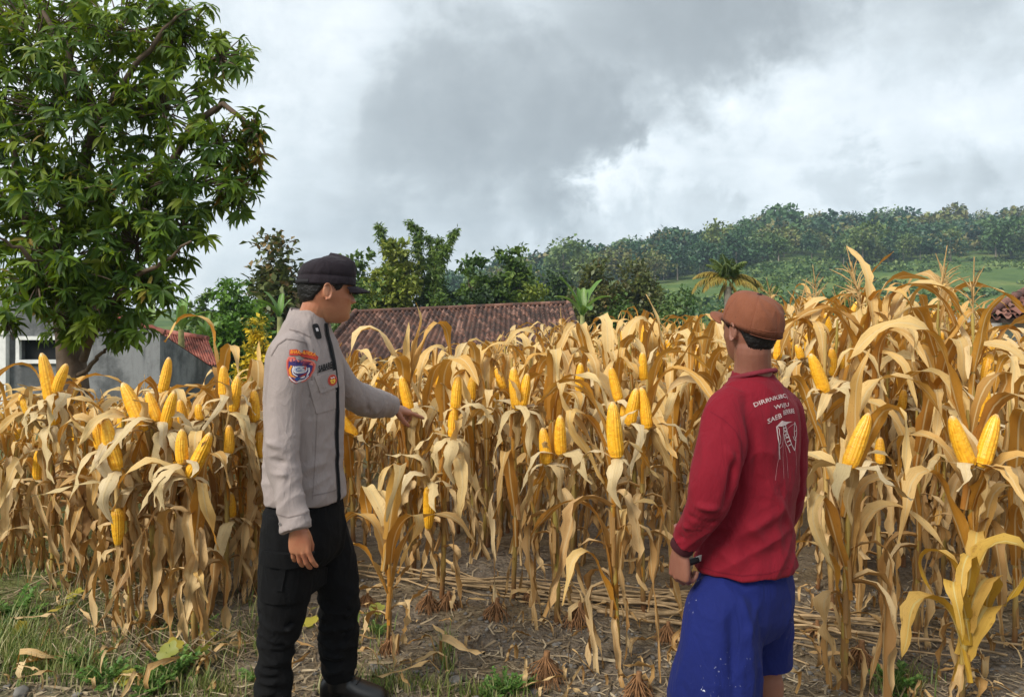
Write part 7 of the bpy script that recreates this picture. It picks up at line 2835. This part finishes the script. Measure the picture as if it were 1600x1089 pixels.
    for k in range(6):
        a0 = (k / 6) * 2 * PI - PI
        idx = int(round(k / 6 * nth)) % nth
        col = Pc[2:-2, idx]
        cen = to([0, 0, .04])
        outv = col - cen
        outv /= np.linalg.norm(outv, axis=1)[:, None]
        sm.tube(col + outv * .0006, .0009, 4, cap=False)
    back = np.abs(np.abs(th) - PI) < 1.0
    order = np.argsort(np.where(th < 0, th + 2 * PI, th)[back])
    for row, off in ((1, 0), (2, 0.0)):
        line_ = Pc[row][back][order]
        outv = line_ - to([0, 0, line_.mean() * 0])
        outv /= np.linalg.norm(outv, axis=1)[:, None]
        sm.tube(line_ + outv * .0008, .0009, 4, cap=False)
    ob('stitching', sm.mesh('cap_stitching', cloth('brown_seam', (.20, .066, .036), .9)), cap)
    # ---- collar ring of the shirt
    cr = MB()
    C0 = np.array(at(1176, 585, 2.486))
    t = np.linspace(0, 2 * PI, 48, endpoint=False)
    ring = C0 + (np.cos(t) * .071)[:, None] * f + (np.sin(t) * .072)[:, None] * l + np.array([0, 0, 1.0]) * (-.020 * np.cos(t) - .002)[:, None]
    Q = np.vstack([ring, ring[:1]]) - np.array(base)
    cr.tube(Q, .0062, 8, cap=False, squash=1.3)
    ob('collar', cr.mesh('collar', cloth('red_collar', (.155, .018, .028), .85)), shirt)
    # ---- dark inner cuff
    cu = MB()
    e = np.array(LA[-1][:3])
    e0 = np.array(LA[-2][:3])
    ax = (e - e0) / np.linalg.norm(e - e0)
    cu.tube([e - ax * .006 - np.array(base), e + ax * .008 - np.array(base), e + ax * .018 - np.array(base)], [.036, .0385, .0365], 20)
    ob('cuff', cu.mesh('cuff', flat('dark_cuff', (.035, .004, .007), .9)), shirt)
    # ---- print on the back
    nb_ = np.array([.60, -.80, .08])
    cp = at(1216, 632, 2.36)
    pm = MB()
    PR = plain('white_print', (.46, .36, .35), .85, .18, 60, .3, .002)
    FNT = plain('faded_print', (.40, .20, .21), .85, .3, 60, .3, .002)
    S = 2.42 / FPX

    def px2(x, y):
        return ((x - 1216) * S / .82, -(y - 632) * S)
    for body_, x0, x1, y0, h, slope, bold in (('DIRRNKEBC)', 1180, 1240, 627, 8.0, .13, .012), ('WI/JU', 1207, 1238, 639, 8.0, .06, .012), ('SAEB', 1191, 1217, 655, 7.2, .22, .012), ('BERRRE', 1221, 1248, 648, 7.2, .02, .012)):
        tx, tf = text_shape(body_, h * S, bold, (x1 - x0) * S / .82)
        cx, cy = px2((x0 + x1) / 2, y0)
        tx[:, 1] += cy + slope * tx[:, 0] - 1.2 * tx[:, 0] ** 2
        tx[:, 0] += cx
        poly_faces(pm, pr.drop(cp, nb_, (0, 0, 1), tx, .0016), tf)
    dr = lambda pts, w, mi=0: poly_faces(pm, pr.drop(cp, nb_, (0, 0, 1), stroke([px2(*q) for q in pts], w)[0], .0016), stroke([px2(*q) for q in pts], w)[1], mi)
    poly_faces(pm, pr.drop(cp, nb_, (0, 0, 1), disc_shape([px2(x, y) for x, y in ((1205, 664), (1212, 659), (1216, 656.5), (1219, 657.5), (1226, 659.5), (1240, 660.5), (1230, 662), (1222, 664.5), (1214, 665))], 3)[0], .0016), disc_shape([(0, 0)] * 9, 3)[1])
    dr([(1205, 664), (1205, 680), (1206, 700), (1206.5, 714)], .0042)
    dr([(1206, 664), (1209, 669), (1208, 676), (1210, 682), (1209, 690), (1206, 691)], .0026)
    dr([(1206, 698), (1212, 695), (1215, 688), (1216, 676)], .0022, 1)
    dr([(1217, 664), (1217, 676), (1220, 690), (1226, 700), (1229, 707)], .0030)
    dr([(1223, 664), (1226, 676), (1230, 688), (1233, 695), (1240, 705)], .0036)
    for (a_, b_) in (((1217, 668), (1224, 668)), ((1218, 674), (1226, 672)), ((1219, 679), (1227, 678)), ((1221, 684), (1229, 682)), ((1223, 690), (1231, 688)), ((1226, 696), (1233, 694))):
        dr([a_, b_], .0034)
    dr([(1218, 670), (1224, 675), (1220, 680), (1227, 684)], .0030)
    dr([(1240, 705), (1243, 695), (1244, 688)], .0034)
    dr([(1245, 662), (1242, 672), (1241, 680), (1243, 688), (1247, 680), (1248, 670), (1245, 662)], .0028)
    dr([(1243, 676), (1247, 675)], .0022)
    dr([(1238, 683), (1240, 688), (1243, 690)], .0026)
    dr([(1225, 671), (1234, 667), (1244, 664)], .0014, 1)
    for pts in (((1204, 694), (1203, 720), (1201, 745)), ((1215, 690), (1214, 715), (1215, 745)), ((1219, 694), (1223, 715), (1224, 745)), ((1242, 700), (1243, 720), (1242, 740))):
        dr(pts, .0012, 1)
    ob('back_print', pm.mesh('back_print', [PR, FNT], smooth=False), shirt)
    # seams of the shoulder
    RSEAM = cloth('red_seam', (.13, .004, .013), .9)
    S2 = 2.3 / FPX
    for pts, n_ in ((((1110, 643), (1130, 655), (1148, 672), (1158, 690), (1160, 720)), (-.2, -1, .1)), (((1094, 884), (1120, 893), (1160, 899), (1200, 896), (1232, 886)), (.1, -1, 0))):
        sm = MB()
        pix_seam(sm, pr, pts, .0030, .0014)
        ob('seam', sm.mesh('seam', RSEAM), shirt)
    # ---- the small tool in his left hand: a dark handle with a pale folded blade
    p = ap(1072, 880, 2.40)
    tl = thing('pocket_tool', 'small dark tool with a pale edge held by the man in red', 'tool', p)
    dv = np.array([.80, .35, .12])
    dv /= np.linalg.norm(dv)
    ob('handle', MB().tube([-dv * .006, dv * .02, dv * .045], [.010, .011, .010], 10).mesh('tool_handle', flat('tool_black', (.015, .014, .014), .45)), tl)
    u_ = np.cross(dv, [0, 0, 1.0])
    z_ = np.cross(u_, dv)
    Vb = np.array([dv * .040 - z_ * .008, dv * .105 - z_ * .001, dv * .085 + z_ * .012, dv * .040 + z_ * .010])
    Vb = np.vstack([Vb + u_ * .002, Vb - u_ * .002])
    ob('blade', MB().add(Vb, np.array([(0, 1, 2, 3), (7, 6, 5, 4), (0, 4, 5, 1), (1, 5, 6, 2), (2, 6, 7, 3), (3, 7, 4, 0)])).mesh('tool_blade', flat('tool_pale', (.50, .47, .42), .35), smooth=False), tl)


man_in_red()
